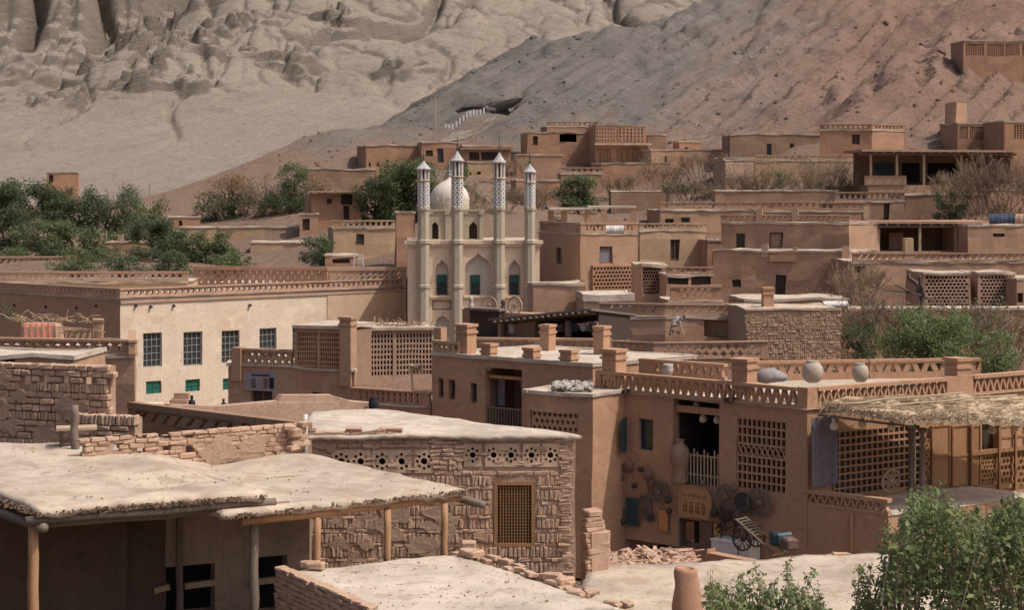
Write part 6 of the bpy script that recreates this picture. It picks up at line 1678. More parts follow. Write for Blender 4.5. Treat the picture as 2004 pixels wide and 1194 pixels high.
# ------------------------------------------------------------------ smaller things
def gourd_lamp(u, v, d, drop, label):
    p = W(u, v, d)
    o = thing('gourd_lamp', label, 'lamp', (p.x, p.y, p.z), 0, 'gourd lamps')
    m = MB(); m.lathe([(.03, .0), (.10, .03), (.135, .11), (.11, .20), (.055, .27), (.075, .35), (.05, .42), (.02, .47)], 12); part('shade', m, 'lamp_glass', o, True)
    m = MB(); m.tube([(0, 0, .46), (0, 0, .46 + drop)], .008, 5); part('cord', m, 'iron', o)
gourd_lamp(1363, 803, 57.9, .35, 'pale gourd lamp nearest the middle of the dark loggia opening')
gourd_lamp(1376, 828, 57.6, .7, 'lowest pale gourd lamp hanging in the dark loggia opening')
gourd_lamp(1404, 830, 57.2, .65, 'pale gourd lamp at the right side of the dark loggia opening')
gourd_lamp(1632, 843, 53.9, .3, 'pink gourd lamp at the curtain end of the thatched balcony')
gourd_lamp(1688, 838, 54.6, .3, 'second gourd lamp under the thatch in front of the lattice')
gourd_lamp(1745, 843, 53.4, .3, 'third gourd lamp under the thatch beside the carved column')
gourd_lamp(1942, 850, 56.0, .35, 'gourd lamp hanging before the dark window of the carved front')
gourd_lamp(1985, 846, 56.4, .35, 'gourd lamp at the right end of the carved front')

def jar(u, v, d, r, h, label, mat='clay', prof=None, name='clay_jar', cat='jar'):
    p = W(u, v, d)
    prof = prof or [(.45, 0), (.72, .08), (.96, .3), (1.0, .5), (.92, .72), (.66, .88), (.5, .93), (.56, 1.0), (.46, 1.0), (.42, .9)]
    m = MB(); m.lathe([(a * r, b * h) for a, b in prof], 20); return one(name, m, mat, label, cat, (p.x, p.y, p.z), smooth=True)
jar(1590, 749, 56.6, .34, .70, 'large round pale clay jar on the roof terrace of the corner house')
jar(1684, 748, 57.4, .27, .60, 'smaller round clay jar on the roof terrace')
jar(1307, 734, 59.0, .18, .36, 'small grey pot on the roof edge beside the capped pillar', 'stone', [(.8, 0), (1, .5), (.9, .8), (1, 1), (.8, 1)])
m = MB(); m.lathe([(.08, 0), (.42, .02), (.5, .14), (.44, .28), (.28, .38), (.05, .42)], 18); m.v = [(x * 1.1, y * .7, z) for x, y, z in m.v]; m.jitter(.10, 3.2, 2)
p = W(1508, 748, 57.0); one('bundled_sack', m, 'grey_cloth', 'pale lumpy sack lying on the roof terrace beside the pillar', 'sack', (p.x, p.y, p.z), smooth=True)
# stacked clay urn in the loggia mouth
def on_left(u, v, n): s, z_ = LF.at(u, v, n); return LF.M @ Vector((s, n, z_)) + OR.location
p = on_left(1330, 947, -.1)
m = MB(); m.lathe([(.28, 0), (.30, .1), (.2, .3), (.22, .5), (.30, .7), (.33, .95), (.28, 1.15), (.16, 1.28), (.13, 1.36), (.18, 1.42), (.1, 1.42)], 16); m.jitter(.02, 3, 1)
one('clay_urn', m, 'mud_dark', 'tall grey stacked urn at the left of the dark loggia opening', 'urn', p, smooth=True)
# plaque with carved lettering
r = LF.rect(1331, 952, 1391, 1014, -.2)
pl = thing('carved_plaque', 'orange wooden plaque with two rows of carved lettering above the doorway', 'sign', OR.location)
m = MB(LF.M); w_, h_ = r[2] - r[0], r[3] - r[1]
poly = [(r[0], r[1]), (r[2] - .06 * w_, r[1] + .02), (r[2], r[1] + .35 * h_), (r[2], r[1] + .66 * h_), (r[2] - .16 * w_, r[3] - .08 * h_), (r[2] - .22 * w_, r[3] - .01), (r[0] + .03, r[3] - .03)]
m.prism(poly, -.22, -.15); part('board', m, 'plaque', pl)
m = MB(LF.M)
for i in range(len(poly)):
    a, b = poly[i], poly[(i + 1) % len(poly)]; m.bar((a[0], -.225, a[1]), (b[0], -.225, b[1]), .05, .05)
part('border', m, 'wood_orange', pl)
rng = random.Random(2)
def stroke(m, a, b, w=.02): m.bar((r[0] + a[0] * w_, -.226, r[1] + a[1] * h_), (r[0] + b[0] * w_, -.226, r[1] + b[1] * h_), .012, w)
# upper row: joined script strokes; lower row: four square characters
m = MB(LF.M)
for x, w in ((.12, .1), (.28, .08), (.42, .09), (.57, .12), (.75, .1)):
    stroke(m, (x, .66), (x + w, .67)); stroke(m, (x + w * .8, .67), (x + w * .9, .75)); stroke(m, (x + w * .3, .60), (x + w * .45, .58)); stroke(m, (x + .01, .66), (x, .73))
part('script_row', m, 'plaque_text', pl)
m = MB(LF.M)
for i, x in enumerate((.10, .30, .50, .70)):
    w = .16
    for k in range(3): y = .18 + .13 * k + .02 * rng.random(); stroke(m, (x + .01, y), (x + w - .01, y + .01))
    stroke(m, (x + w * .5, .14), (x + w * .5, .50)); stroke(m, (x + w * .2, .14), (x + w * .15, .36)); stroke(m, (x + w * .75, .16), (x + w * .85, .40))
    if i % 2: stroke(m, (x + w * .1, .12), (x + w * .9, .13))
    else: stroke(m, (x + w * .5, .3), (x + w * .95, .12))
part('character_row', m, 'plaque_text', pl)
# boards and papers on the wall
def wall_board(name, u0, v0, u1, v1, mat, label, cat, n=-.07, tilt=0.0):
    r = LF.rect(u0, v0, u1, v1, n); m = MB(LF.M); m.box(r[0], r[2], n, n + .03, r[1], r[3]); e = .025
    o = thing(name, label, cat, OR.location); part('sheet', m, mat, o)
    m = MB(LF.M); m.box(r[0] - e, r[0], n - .01, n + .03, r[1] - e, r[3] + e); m.box(r[2], r[2] + e, n - .01, n + .03, r[1] - e, r[3] + e); m.box(r[0], r[2], n - .01, n + .03, r[3], r[3] + e); m.box(r[0], r[2], n - .01, n + .03, r[1] - e, r[1]); part('edge', m, 'wood_grey', o)
wall_board('orange_board', 1289, 999, 1307, 1040, 'orange_paper', 'upright orange board on the wall beneath the spoked wheel', 'board')
wall_board('yellow_board', 1397, 1027, 1411, 1049, 'yellow_paper', 'small bright yellow board right of the doorway', 'board')
wall_board('dark_board', 1226, 976, 1250, 1030, 'teal_paint', 'dark slate board among the tools hung on the wall', 'board')
wall_board('red_bordered_picture', 1254, 972, 1272, 1016, 'brown_cloth', 'brown picture beside the dark slate board on the wall', 'picture')
# white chest freezer
r = LF.rect(1392, 1064, 1466, 1094, -.7); m = MB(LF.M); m.box(r[0], r[2], -.7, -.1, max(0, r[1]), r[3])
fz = thing('white_chest', 'long low white chest against the wall below the cart', 'chest', OR.location); part('body', m, 'white_cloth', fz)
m = MB(LF.M); m.box(r[0] - .02, r[2] + .02, -.73, -.08, r[3] + .002, r[3] + .06); part('lid', m, 'white_cloth', fz); m = MB(LF.M); k = r[0] + (r[2] - r[0]) * .72; m.box(k - .03, k + .03, -.712, -.701, max(0, r[1]), r[3]); part('strap', m, 'grey_cloth', fz)
# spoked wheels
def wheel(label, F, root_loc, u, v, n, rpx, mat='wood_grey', lean=0.0, spokes=10, name='wagon_wheel', yaw=0.0):
    s, z_ = F.at(u, v, n); c = F.M @ Vector((s, n, z_)) + Vector(root_loc); d = c.y; R_ = rpx / FPX * d
    o = thing(name, label, 'wheel', c, math.atan2(F.s.y, F.s.x) + yaw)
    T = Matrix.Rotation(lean, 4, 'X')
    m = MB(T); N_ = 20; pr = [(R_, -.03), (R_, .03), (R_ * .86, .03), (R_ * .86, -.03)]
    vs = [(math.cos(2 * math.pi * k / N_) * a, b, math.sin(2 * math.pi * k / N_) * a) for k in range(N_) for a, b in pr]
    m.add(vs, [(4 * k + i, 4 * ((k + 1) % N_) + i, 4 * ((k + 1) % N_) + (i + 1) % 4, 4 * k + (i + 1) % 4) for k in range(N_) for i in range(4)]); part('rim', m, mat, o)
    for k in range(spokes):
        t = 2 * math.pi * k / spokes; m = MB(T); m.bar((0, 0, 0), (math.cos(t) * R_ * .88, 0, math.sin(t) * R_ * .88), .035, .03); part('spoke', m, mat, o)
    m = MB(T @ Matrix.Rotation(rad(90), 4, 'X')); m.lathe([(.05, -.08), (R_ * .2, -.06), (R_ * .2, .06), (.05, .08)], 12); part('hub', m, mat, o)
wheel('dark spoked wheel hung on the wall left of the carved plaque', LF, OR.location, 1290, 964, -.1, 23)
wheel('grey wheel hung on the wall right of the carved plaque', LF, OR.location, 1421, 972, -.12, 24)
wheel('large dim wheel leaning behind the tipped cart', LF, OR.location, 1487, 985, -.15, 30, 'wood_grey', .1, 12)
wheel('pale spoked wheel leaning on the terrace under the thatch', RF, OR.location, 1743, 941, -1.1, 24, 'wood_pale', .18, 12)
# dark round tray
s, z_ = LF.at(1455, 985, -.16); c = LF.M @ Vector((s, -.16, z_)) + OR.location
m = MB(Matrix.Rotation(rad(90), 4, 'X')); m.lathe([(.02, -.02), (.31, -.03), (.33, .0), (.33, .05), (.29, .02), (.02, .0)], 18); one('round_tray', m, 'iron', 'dark round tray hung beside the large wheel', 'tray', c, math.atan2(LF.s.y, LF.s.x))
# tipped ox cart
p = on_left(1470, 1085, -1.2)
CS = .78
ca = thing('ox_cart', 'tipped wooden ox cart with pale shafts beside the right end of the white chest', 'cart', p, rad(-40)); ca.scale = (.78, .78, .78)
for y in (-.35, .35): m = MB(); m.bar((-.5, y, 1.35), (1.35, y, .15), .07, .07); part('shaft', m, 'wood_grey', ca)
for k in range(7): m = MB(); x = -.45 + k * .13; m.bar((x, -.42, 1.36 - (x + .5) * .65), (x, .42, 1.36 - (x + .5) * .65), .11, .035); part('bed_board', m, 'wood_grey', ca)
m = MB(); m.bar((1.3, -.5, .2), (1.3, .5, .2), .06); part('yoke', m, 'wood_pale', ca)
for y in (-.48, .48):
    m = MB(Matrix.Translation((-.1, y, .62)) @ Matrix.Rotation(rad(90), 4, 'X')); N_ = 18; R_ = .45; vs = [(math.cos(2 * math.pi * k / N_) * a, math.sin(2 * math.pi * k / N_) * a, b) for k in range(N_) for a, b in ((R_, -.03), (R_, .03), (R_ * .86, .03), (R_ * .86, -.03))]
    m.add(vs, [(4 * k + i, 4 * ((k + 1) % N_) + i, 4 * ((k + 1) % N_) + (i + 1) % 4, 4 * k + (i + 1) % 4) for k in range(N_) for i in range(4)])
    w = part('cart_wheel', m, 'wood_dark', ca)
    for k in range(10): t = 2 * math.pi * k / 10; m = MB(); m.bar((-.1, y, .62), (-.1 + math.cos(t) * .4, y, .62 + math.sin(t) * .4), .035, .03); part('spoke', m, 'wood_dark', w)
for k, (u, v, n, s3) in enumerate(((1545, 1075, -1.6, .4), (1528, 1068, -1.2, .5))):
    p = on_left(u, v, n); m = MB(); m.cbox((0, 0, s3 * .4), s3 * 1.2, s3, s3 * .8, .4, .2, .03, RNG); one('crate' if k else 'cloth_bundle', m, 'teal_paint' if k else 'brown_cloth', 'dark blue crate by the wall right of the ox cart' if k else 'brown lumpy bundle at the foot of the ox cart', 'crate' if k else 'bundle', p)
# baskets, pans and tools hung on the wall
rng = random.Random(12)
hung = [(1182, 914, 9, 'flat dark pan highest at the left of the wall display'), (1190, 935, 10, 'dark basket below the flat pan on the wall display'), (1233, 913, 12, 'round dark basket highest in the wall display'),
        (1271, 930, 11, 'dark wide basket right of the highest basket on the wall'), (1206, 948, 7, 'small dark pot in the middle of the wall display'), (1246, 950, 6, 'tiny dark pot under the round basket on the wall'), (1178, 968, 8, 'dark pot at the far left of the wall display'),
        (1206, 921, 7, 'small pan beside the highest basket on the wall'), (1312, 978, 7, 'dark small pot between the spoked wheel and plaque'), (1425, 1010, 12, 'dark basket under the grey wheel'), (1403, 1003, 9, 'dim pot beside the plaque edge'), (1447, 1020, 9, 'dim pot left of the tipped cart'),
        (1221, 936, 6, 'small dark pan under the round basket'), (1258, 918, 6, 'small pan between the two wide baskets'), (1195, 990, 7, 'dim basket low beside the long dark tool'), (1215, 965, 5, 'tiny pan between the two leaning tools'), (1222, 1020, 7, 'dark pot low beside the slate board'),
        (1280, 945, 6, 'small dim pot above the spoked wheel'), (1314, 1000, 6, 'tiny dark pot left of the doorway frame'), (1380, 945, 6, 'dark round pot above the plaque edge'), (1440, 955, 7, 'dim pan between the grey wheel and round tray'), (1415, 1030, 7, 'dark pot below the basket under the grey wheel')]
for u, v, rp_, lb in hung:
    p = on_left(u, v, -.06); R_ = rp_ / FPX * p.y; m = MB(Matrix.Rotation(rad(90), 4, 'X')); m.lathe([(R_ * .3, .02), (R_ * .8, .06), (R_, .1), (R_ * 1.02, .14), (R_ * .8, .19), (R_ * .4, .22)], 12); m.jitter(.01, 6, u)
    one('hung_basket' if 'basket' in lb else 'hung_pot', m, rng.choice(['iron', 'wood_dark', 'brown_cloth']), lb, 'basket' if 'basket' in lb else 'pot', p, math.atan2(LF.s.y, LF.s.x), smooth=True)
for u, v0, v1, lb in ((1186, 940, 1006, 'long dark tool standing at the left of the wall display'), (1216, 930, 1010, 'pale handled shovel leaning left of the slate board'), (1266, 935, 1020, 'long rake handle leaning right of the slate board'), (1200, 965, 1020, 'short dark tool below the small pot')):
    a, b = on_left(u, v0, -.06), on_left(u + (6 if u < 1250 else 8), v1, -.12); o = thing('hand_tool', lb, 'tool', b); m = MB(); m.tube([(0, 0, 0), a - b], .025, 6); part('handle', m, 'wood_grey', o)
    m = MB(); m.box(-.1, .1, -.02, .02, -.02, .22); part('blade', m, 'iron', o)

p = on_left(1440, 1040, -.3); m = MB(); rng = random.Random(21)
for k in range(46):
    q = Vector((rng.uniform(-.7, .8), rng.uniform(-.3, .2), rng.uniform(-.5, .75))); e = Vector((rng.uniform(-1, 1), rng.uniform(-.3, .3), rng.uniform(-1, 1))) * rng.uniform(.08, .35)
    m.tube([q - e, q + Vector((0, -.05, .03)), q + e], rng.uniform(.012, .04), 5)
o = link('old_harness', m.mesh('old_harness', 'wood_dark'), None, p, (0, 0, math.atan2(LF.s.y, LF.s.x))); o['kind'] = 'stuff'; tag(o, 'jumble of dark harness and tool handles hung above the ox cart', 'harness')
# ------------------------------------------------------------------ market veranda in front of the mosque
zv = .6
F, loc = facing(922, 88.0, 1172, 84.0, zv)
mv = thing('market_veranda', 'dark market veranda with beam-edged roof and hanging wares below the mosque', 'veranda', loc)
s0 = F.at(985, 620)[0]; zr0, zr1 = F.at(990, 626)[1], F.at(1170, 606)[1]
n = 16
m = MB(F.M); m.add([(s0 - .3, -.9, zr0), (F.L + .1, -.9, zr1), (F.L + .1, 3.4, zr1 - .5), (s0 - .3, 3.4, zr0 - .5), (s0 - .3, -.9, zr0 + .1), (F.L + .1, -.9, zr1 + .1), (F.L + .1, 3.4, zr1 - .4), (s0 - .3, 3.4, zr0 - .4)], [(0, 3, 2, 1), (4, 5, 6, 7), (0, 1, 5, 4), (1, 2, 6, 5), (2, 3, 7, 6), (3, 0, 4, 7)]); m.jitter(.04, 1.5, 3); part('roof', m, 'wood_grey', mv)
for k in range(n):
    t = (k + .5) / n; s = s0 + (F.L - s0) * t; z_ = zr0 + (zr1 - zr0) * t - .05; m = MB(F.M); m.tube([(s, -1.1, z_), (s, 3.2, z_ - .5)], .06, 6); part('rafter', m, 'wood_grey', mv)
m = MB(F.M); m.box(-.2, F.L, 3.0, 3.2, 0, zr0 - .5); m.box(F.L - .1, F.L, 0, 3, 0, zr1); part('rear_wall', m, 'wood_dark', mv)
for u in (982, 1114, 1168): s = F.at(u, 640)[0]; m = MB(F.M); m.box(s - .11, s + .11, -.2, .02, 0, zr0 + .1); part('post', m, 'wood_grey' if u > 1000 else 'mud', mv)
m = MB(F.M); z_ = F.at(1000, 662)[1]; m.box(-.2, F.L, -.5, 3, 0, z_); part('floor', m, 'mud', mv)
m = MB(F.M); r = F.rect(922, 608, 980, 660); m.box(r[0], r[2], -.1, .1, r[1], r[3]); part('carved_board', m, 'wood_dark', mv); m = MB(F.M); m.box(r[0] - .2, r[2] + .1, -.3, .4, r[3], r[3] + .12); part('board_ledge', m, 'wood_grey', mv)
rng = random.Random(14)
lbl = ['pale doll-like figure hanging', 'dark striped bag hanging', 'grey felt hat hanging', 'white cloth strip hanging', 'brown pouch hanging', 'dark scarf hanging', 'pale embroidered cap hanging', 'grey bundle hanging', 'brown mask hanging']
where = ['first from the left post', 'second from the left post', 'third from the left post', 'fourth from the left post', 'left of the middle post', 'right of the middle post', 'second right of the middle post', 'third right of the middle post', 'last before the right post']
for k, u in enumerate((1000, 1020, 1040, 1062, 1098, 1122, 1136, 1148, 1160)):
    s, z_ = F.at(u, 642, .2); c = F.M @ Vector((s, .2 + rng.uniform(0, .5), z_)) + Vector(loc); m = MB(); h = rng.uniform(.35, .75); w = rng.uniform(.12, .26)
    m.lathe([(w * .3, -h / 2), (w, -h * .3), (w * .7, 0), (w * 1.0, h * .2), (w * .35, h * .36), (w * .5, h * .46), (w * .1, h * .5)], 9); m.jitter(.06, 4, k); o = thing('hanging_ware', lbl[k] + ' in the market veranda, ' + where[k], 'ware', c); part('body', m, ['white_cloth', 'black_cloth', 'grey_cloth', 'white_cloth', 'brown_cloth', 'blue_cloth', 'white_cloth', 'grey_cloth', 'brown_cloth'][k], o, True)
    m = MB(); m.tube([(0, 0, h * .48), (0, 0, h * .48 + .7)], .01, 4); part('string', m, 'iron', o)
wheel('left cart wheel standing on the market veranda roof', F, loc, 957, 597, .6, 17, 'wood_pale', 0, 10, yaw=.2)
wheel('right cart wheel standing on the market veranda roof', F, loc, 1008, 598, .6, 18, 'wood_pale', 0, 10, yaw=-.1)
s, z_ = F.at(930, 612); m = MB(F.M); m.box(F.at(938, 620)[0], F.at(1040, 620)[0], .3, 1.4, z_ - 1.2, F.at(960, 612)[1]); part('roof_deck', m, 'mud', mv)
for u, lb, mt in ((922, 'small grey bust on the wall top left of the market veranda', 'stone'), (985, 'dark seated figurine between the two cart wheels', 'iron')):
    q = F.M @ Vector((F.at(u, 600, .5)[0], .5, F.at(u, 612 if u > 950 else 606, .5)[1])) + Vector(loc); m = MB(); m.lathe([(.2, 0), (.26, .1), (.2, .4), (.12, .52), (.17, .62), (.19, .75), (.12, .9), (.02, .95)], 10); m.jitter(.03, 4, u); m.v = [(x * .62, y * .62, z * .7) for x, y, z in m.v]; one('bust', m, mt, lb, 'bust', q, smooth=True)
m = MB(F.M); r = F.rect(900, 606, 944, 660); m.box(r[0], r[2], .2, 1.0, 0, r[3]); part('side_pier', m, 'mud', mv)
# souvenir rack
p = W(1326, 656, 88.0); o = thing('souvenir_rack', 'leaning rack crowded with pale wares beside the dark alcove', 'rack', p)
m = MB(); m.bar((-.4, 0, 0), (-.1, .2, 1.1), .06); m.bar((.3, 0, 0), (-.1, .2, 1.1), .06); part('frame', m, 'wood_pale', o)
for k in range(16): m = MB(); q = Vector((RNG.uniform(-.4, .35), -.06, RNG.uniform(.05, .9))); m.cbox(q, RNG.uniform(.1, .22), .08, RNG.uniform(.1, .25), RNG.uniform(-.4, .4), .2, .01, RNG, (0, RNG.uniform(-.5, .5))); part('ware', m, RNG.choice(['white_cloth', 'grey_cloth', 'wood_grey', 'brown_cloth']), o)
# ------------------------------------------------------------------ cloths and odds on far roofs
def cloth(u0, v0, u1, v1, d, mat, label, name='hung_cloth'):
    a, b = W(u0, v0, d), W(u1, v1, d); m = MB(); n = 16; vs = []; w, h = b.x - a.x, a.z - b.z
    for k in range(n + 1):
        x = w * k / n; y = .025 * math.sin(k * 2.3) + .03 * math.sin(k * .7); vs += [(x, y, 0), (x, y + .01, h), (x, y + .03, 0), (x, y + .04, h)]
    fs = []
    for k in range(n): i = 4 * k; fs += [(i, i + 4, i + 5, i + 1), (i + 3, i + 7, i + 6, i + 2), (i + 1, i + 5, i + 7, i + 3), (i, i + 2, i + 6, i + 4)]
    m.add(vs, fs); return one(name, m, mat, label, 'cloth', (a.x, a.y, b.z), smooth=True)
cloth(1186, 441, 1222, 458, 130.2, 'white_cloth', 'white washing over the zigzag balcony right of the mosque')
cloth(1936, 418, 1986, 440, 146.0, 'blue_cloth', 'dark blue striped cloth over the rail below the bare tree')
cloth(1988, 418, 2010, 438, 146.0, 'mud_pink', 'pink rug beside the dark blue striped cloth', 'hung_rug')
p = W(1634, 604, 96.0); m = MB(Matrix.Rotation(rad(90), 4, 'Y')); m.lathe([(.16, -.7), (.2, -.68), (.2, .68), (.16, .7)], 12); one('rolled_mat', m, 'white_cloth', 'pale rolled mat lying on the low flat roof near the green bushes', 'mat', (p.x, p.y, p.z + .2), rad(8))
# metal chair frame on the roof left of the mosque
p = W(701, 522, 128.0); o = thing('white_rack', 'small white metal chair-like rack on the roof left of the mosque', 'rack', (p.x, p.y, p.z))
for x, y in ((-.35, 0), (.35, 0), (-.35, .5), (.35, .5)): m = MB(); m.bar((x, y, 0), (x * .8, y, .9), .05); part('leg', m, 'white_cloth', o)
for z_ in (.3, .55, .85): m = MB(); m.bar((-.33, 0, z_), (.33, 0, z_), .05); part('rung', m, 'white_cloth', o)
# loudspeaker box on the parapet
p = W(371, 566, 128.0); m = MB(); m.cbox((0, 0, .3), .5, .5, .6, 0, .08); m.cbox((0, -.26, .3), .3, .06, .35, 0, .1); one('loudspeaker', m, 'grey_cloth', 'small grey loudspeaker box at the end of the ochre parapet', 'speaker', p)
# dark bundles at the foot of the pale building, and its brick steps
p = W(345, 800, 110.0)
st = thing('brick_steps', 'low stack of pale brick steps at the foot of the cream wall', 'steps', (p.x, p.y, -.85))
for k in range(4): m = MB(); m.box(-.9 + .2 * k, .6, -.2 + .3 * k, 1.4, .38 * k, .38 * k + .37); m.jitter(.03, 2, k); part('step', m, 'mud_pink', st)
m = MB(); m.box(-2.2, -1.0, .4, 1.2, 0, .9); part('cheek', m, 'mosque_wall', st)
# people standing at the foot of the wall
def person(u, v, d, h, mats, label, yaw=0):
    p = W(u, v, d); o = thing('person', label, 'person', p, yaw)
    m = MB(); k = h / 1.7
    m.tube([(-.09 * k, 0, 0), (-.10 * k, -.01, .45 * k), (-.08 * k, 0, .85 * k), (0, 0, .95 * k), (0, .0, 1.15 * k), (0, -.01, 1.38 * k), (0, -.02, 1.45 * k), (0, -.04, 1.5 * k), (0, -.04, 1.6 * k), (0, -.03, 1.69 * k)], [.06 * k, .065 * k, .09 * k, .17 * k, .17 * k, .19 * k, .07 * k, .075 * k, .095 * k, .03 * k], 10)
    m.tube([(.09 * k, .12 * k, 0), (.10 * k, .02, .45 * k), (.08 * k, 0, .85 * k), (.02, 0, .98 * k)], [.055 * k, .065 * k, .09 * k, .12 * k], 8)
    for s in (-1, 1): m.tube([(s * .17 * k, 0, 1.38 * k), (s * .24 * k, .02, 1.1 * k), (s * .2 * k, -.12 * k, .88 * k), (s * .16 * k, -.18 * k, .82 * k)], [.06 * k, .05 * k, .04 * k, .03 * k], 8)
    part('body', m, mats[0], o, True)
    m = MB(); m.lathe([(.10 * k, 0), (.105 * k, .08 * k), (.06 * k, .14 * k), (.01, .15 * k)], 10, (0, -.03, 1.6 * k)); part('headscarf', m, mats[1], o, True)
person(375, 827, 108.0, 1.6, ('black_cloth', 'black_cloth'), 'person in dark clothes standing at the foot of the cream wall', .6)
person(438, 827, 108.0, 1.42, ('black_cloth', 'brown_cloth'), 'smaller person in dark clothes beside the poster house', -.5)

# ------------------------------------------------------------------ things on the left terrace roof
KF = K.Lf
p = W(84, 668, 60.5)
o = thing('draped_tank', 'clay-coloured tank draped with a red cloth on the left terrace roof', 'tank', (p.x, p.y, p.z - .1))
m = MB(); m.cbox((0, 0, .35), 1.25, .9, .75, 0, .12, .03, RNG); m.jitter(.04, 2, 1); part('body', m, 'mud_pink', o)
m = MB(); vs = []; n = 18
for k in range(n + 1):
    x = -.52 + 1.04 * k / n; y = -.47 - .025 * math.sin(k * 1.8); vs += [(x, y - .02, .12), (x, y, .66), (x, y + .06, .74)]
m.add(vs, [(3 * k + i, 3 * k + 3 + i, 3 * k + 4 + i, 3 * k + 1 + i) for k in range(n) for i in (0, 1)]); part('cloth', m, 'red_cloth', o, True)
m = MB(); rng = random.Random(19)
for k in range(60): q = Vector((rng.uniform(-1.0, 1.6), rng.uniform(-.3, .4), .72 + rng.uniform(0, .15))); e = Vector((rng.uniform(-.6, .6), rng.uniform(-.2, .2), rng.uniform(-.1, .3))); m.tube([q, q + e * .5 + Vector((0, 0, .06)), q + e], .016, 4)
o = link('twigs', m.mesh('twigs', 'twig_tan'), None, (p.x, p.y, p.z - .1)); o['kind'] = 'stuff'; tag(o, 'loose dry twigs piled on the draped tank', 'twigs')
p = W(192, 668, 59.5); m = MB(); m.box(-.15, .15, -.15, .15, -.1, .62); m.cbox((0, 0, .68), .4, .4, .14, .2, .2, .02, RNG); m.jitter(.02, 2, 2); one('roof_post', m, 'mud', 'short earth post with a stone cap on the left terrace roof', 'post', p)
p = W(152, 668, 60.0); m = MB(); perf(m, -.42, .42, 0, .36, 0, .12, 4, 1, 'slant'); m.box(-.46, .46, -.02, .14, .36, .42); one('slatted_screen', m, 'mud_pink', 'small slatted panel between the draped tank and roof post', 'panel', p)
for k, (a, b) in enumerate((((112, 640, 60), (205, 650, 59.2)), ((118, 652, 60.3), (196, 642, 59.4)), ((196, 662, 59.3), (262, 668, 58.5)))):
    A, B_ = W(*a), W(*b); m = MB(); m.tube([(0, 0, 0), (B_ - A) * .5 + Vector((0, 0, .03)), B_ - A], .025, 6); one('roof_pole', m, 'wood_pale', ('thin upper pole reaching from the draped tank to the roof post', 'thin lower pole crossing behind the roof post', 'thin pole lying from the roof post to the terrace corner')[k], 'pole', A)
# ------------------------------------------------------------------ hillside fences, poles, path
def fence(name, label, pts, n, h, w, mat, rail=False):
    P = [W(*q) for q in pts]; o = thing(name, label, 'fence', P[0])
    ln = [0]
    for a, b in zip(P, P[1:]): ln.append(ln[-1] + (b - a).length)
    def at(t):
        t *= ln[-1]
        for i in range(len(P) - 1):
            if t <= ln[i + 1] + 1e-6: return P[i].lerp(P[i + 1], (t - ln[i]) / (ln[i + 1] - ln[i])) - P[0]
        return P[-1] - P[0]
    mm = MB(); mm.box(-w / 2, w / 2, -w / 2, w / 2, -1.2, h); me = mm.mesh('fence_post', mat)
    o0 = P[0]; base_at = at
    def at(t):
        q = base_at(t); q.z = hz(q.x + o0.x, q.y + o0.y) - o0.z; return q
    for k in range(n): link('fence_post', me, o, at(k / (n - 1)))
    if rail:
        for k in range(n - 1): m = MB(); m.bar(at(k / (n - 1)) + Vector((0, 0, h * .8)), at((k + 1) / (n - 1)) + Vector((0, 0, h * .8)), w * .5); part('fence_rail', m, mat, o)
fence('stair_fence', 'row of white fence posts climbing the hill path under the dark rock lip', ((872, 247, 238), (905, 240, 240), (950, 226, 243), (975, 215, 246), (998, 208, 248)), 22, .75, .24, 'white_cloth')
fence('slope_fence', 'faded wooden fence on the slope below the long dark roof', ((628, 378, 186), (680, 366, 188), (728, 354, 190)), 18, .8, .12, 'mud_pink', True)
fence('grove_fence', 'short reddish fence on the bank beside the left trees', ((304, 420, 200), (352, 414, 202)), 10, .9, .12, 'mud_pink', True)
for u, v0, v1, d, lb in ((851, 190, 250, 238, 'thin pale pole beside the foot of the hill path'), (925, 246, 275, 228, 'short thin pole below the white fence posts'), (293, 362, 395, 226, 'thin pole standing on the pale bank above the left trees')):
    p = W(u, v1, d); p.z = max(p.z - 2, hz(p.x, p.y)) if u > 400 else p.z; m = MB(); m.tube([(0, 0, -.5), (0, 0, (v1 - v0) / FPX * d)], .09, 6); one('utility_pole', m, 'wood_pale', lb, 'pole', p)
# house at the far left under the mountain
block('mountain_foot_house', 'brown hut with dark door at the foot of the pale mountain', 'house', (92, 232.0), 12, 40, 152, 337, 380, 'mud_red', None, zb=8, D=8, winR=[(82 + 14, 342, 104, 356, 'open')])
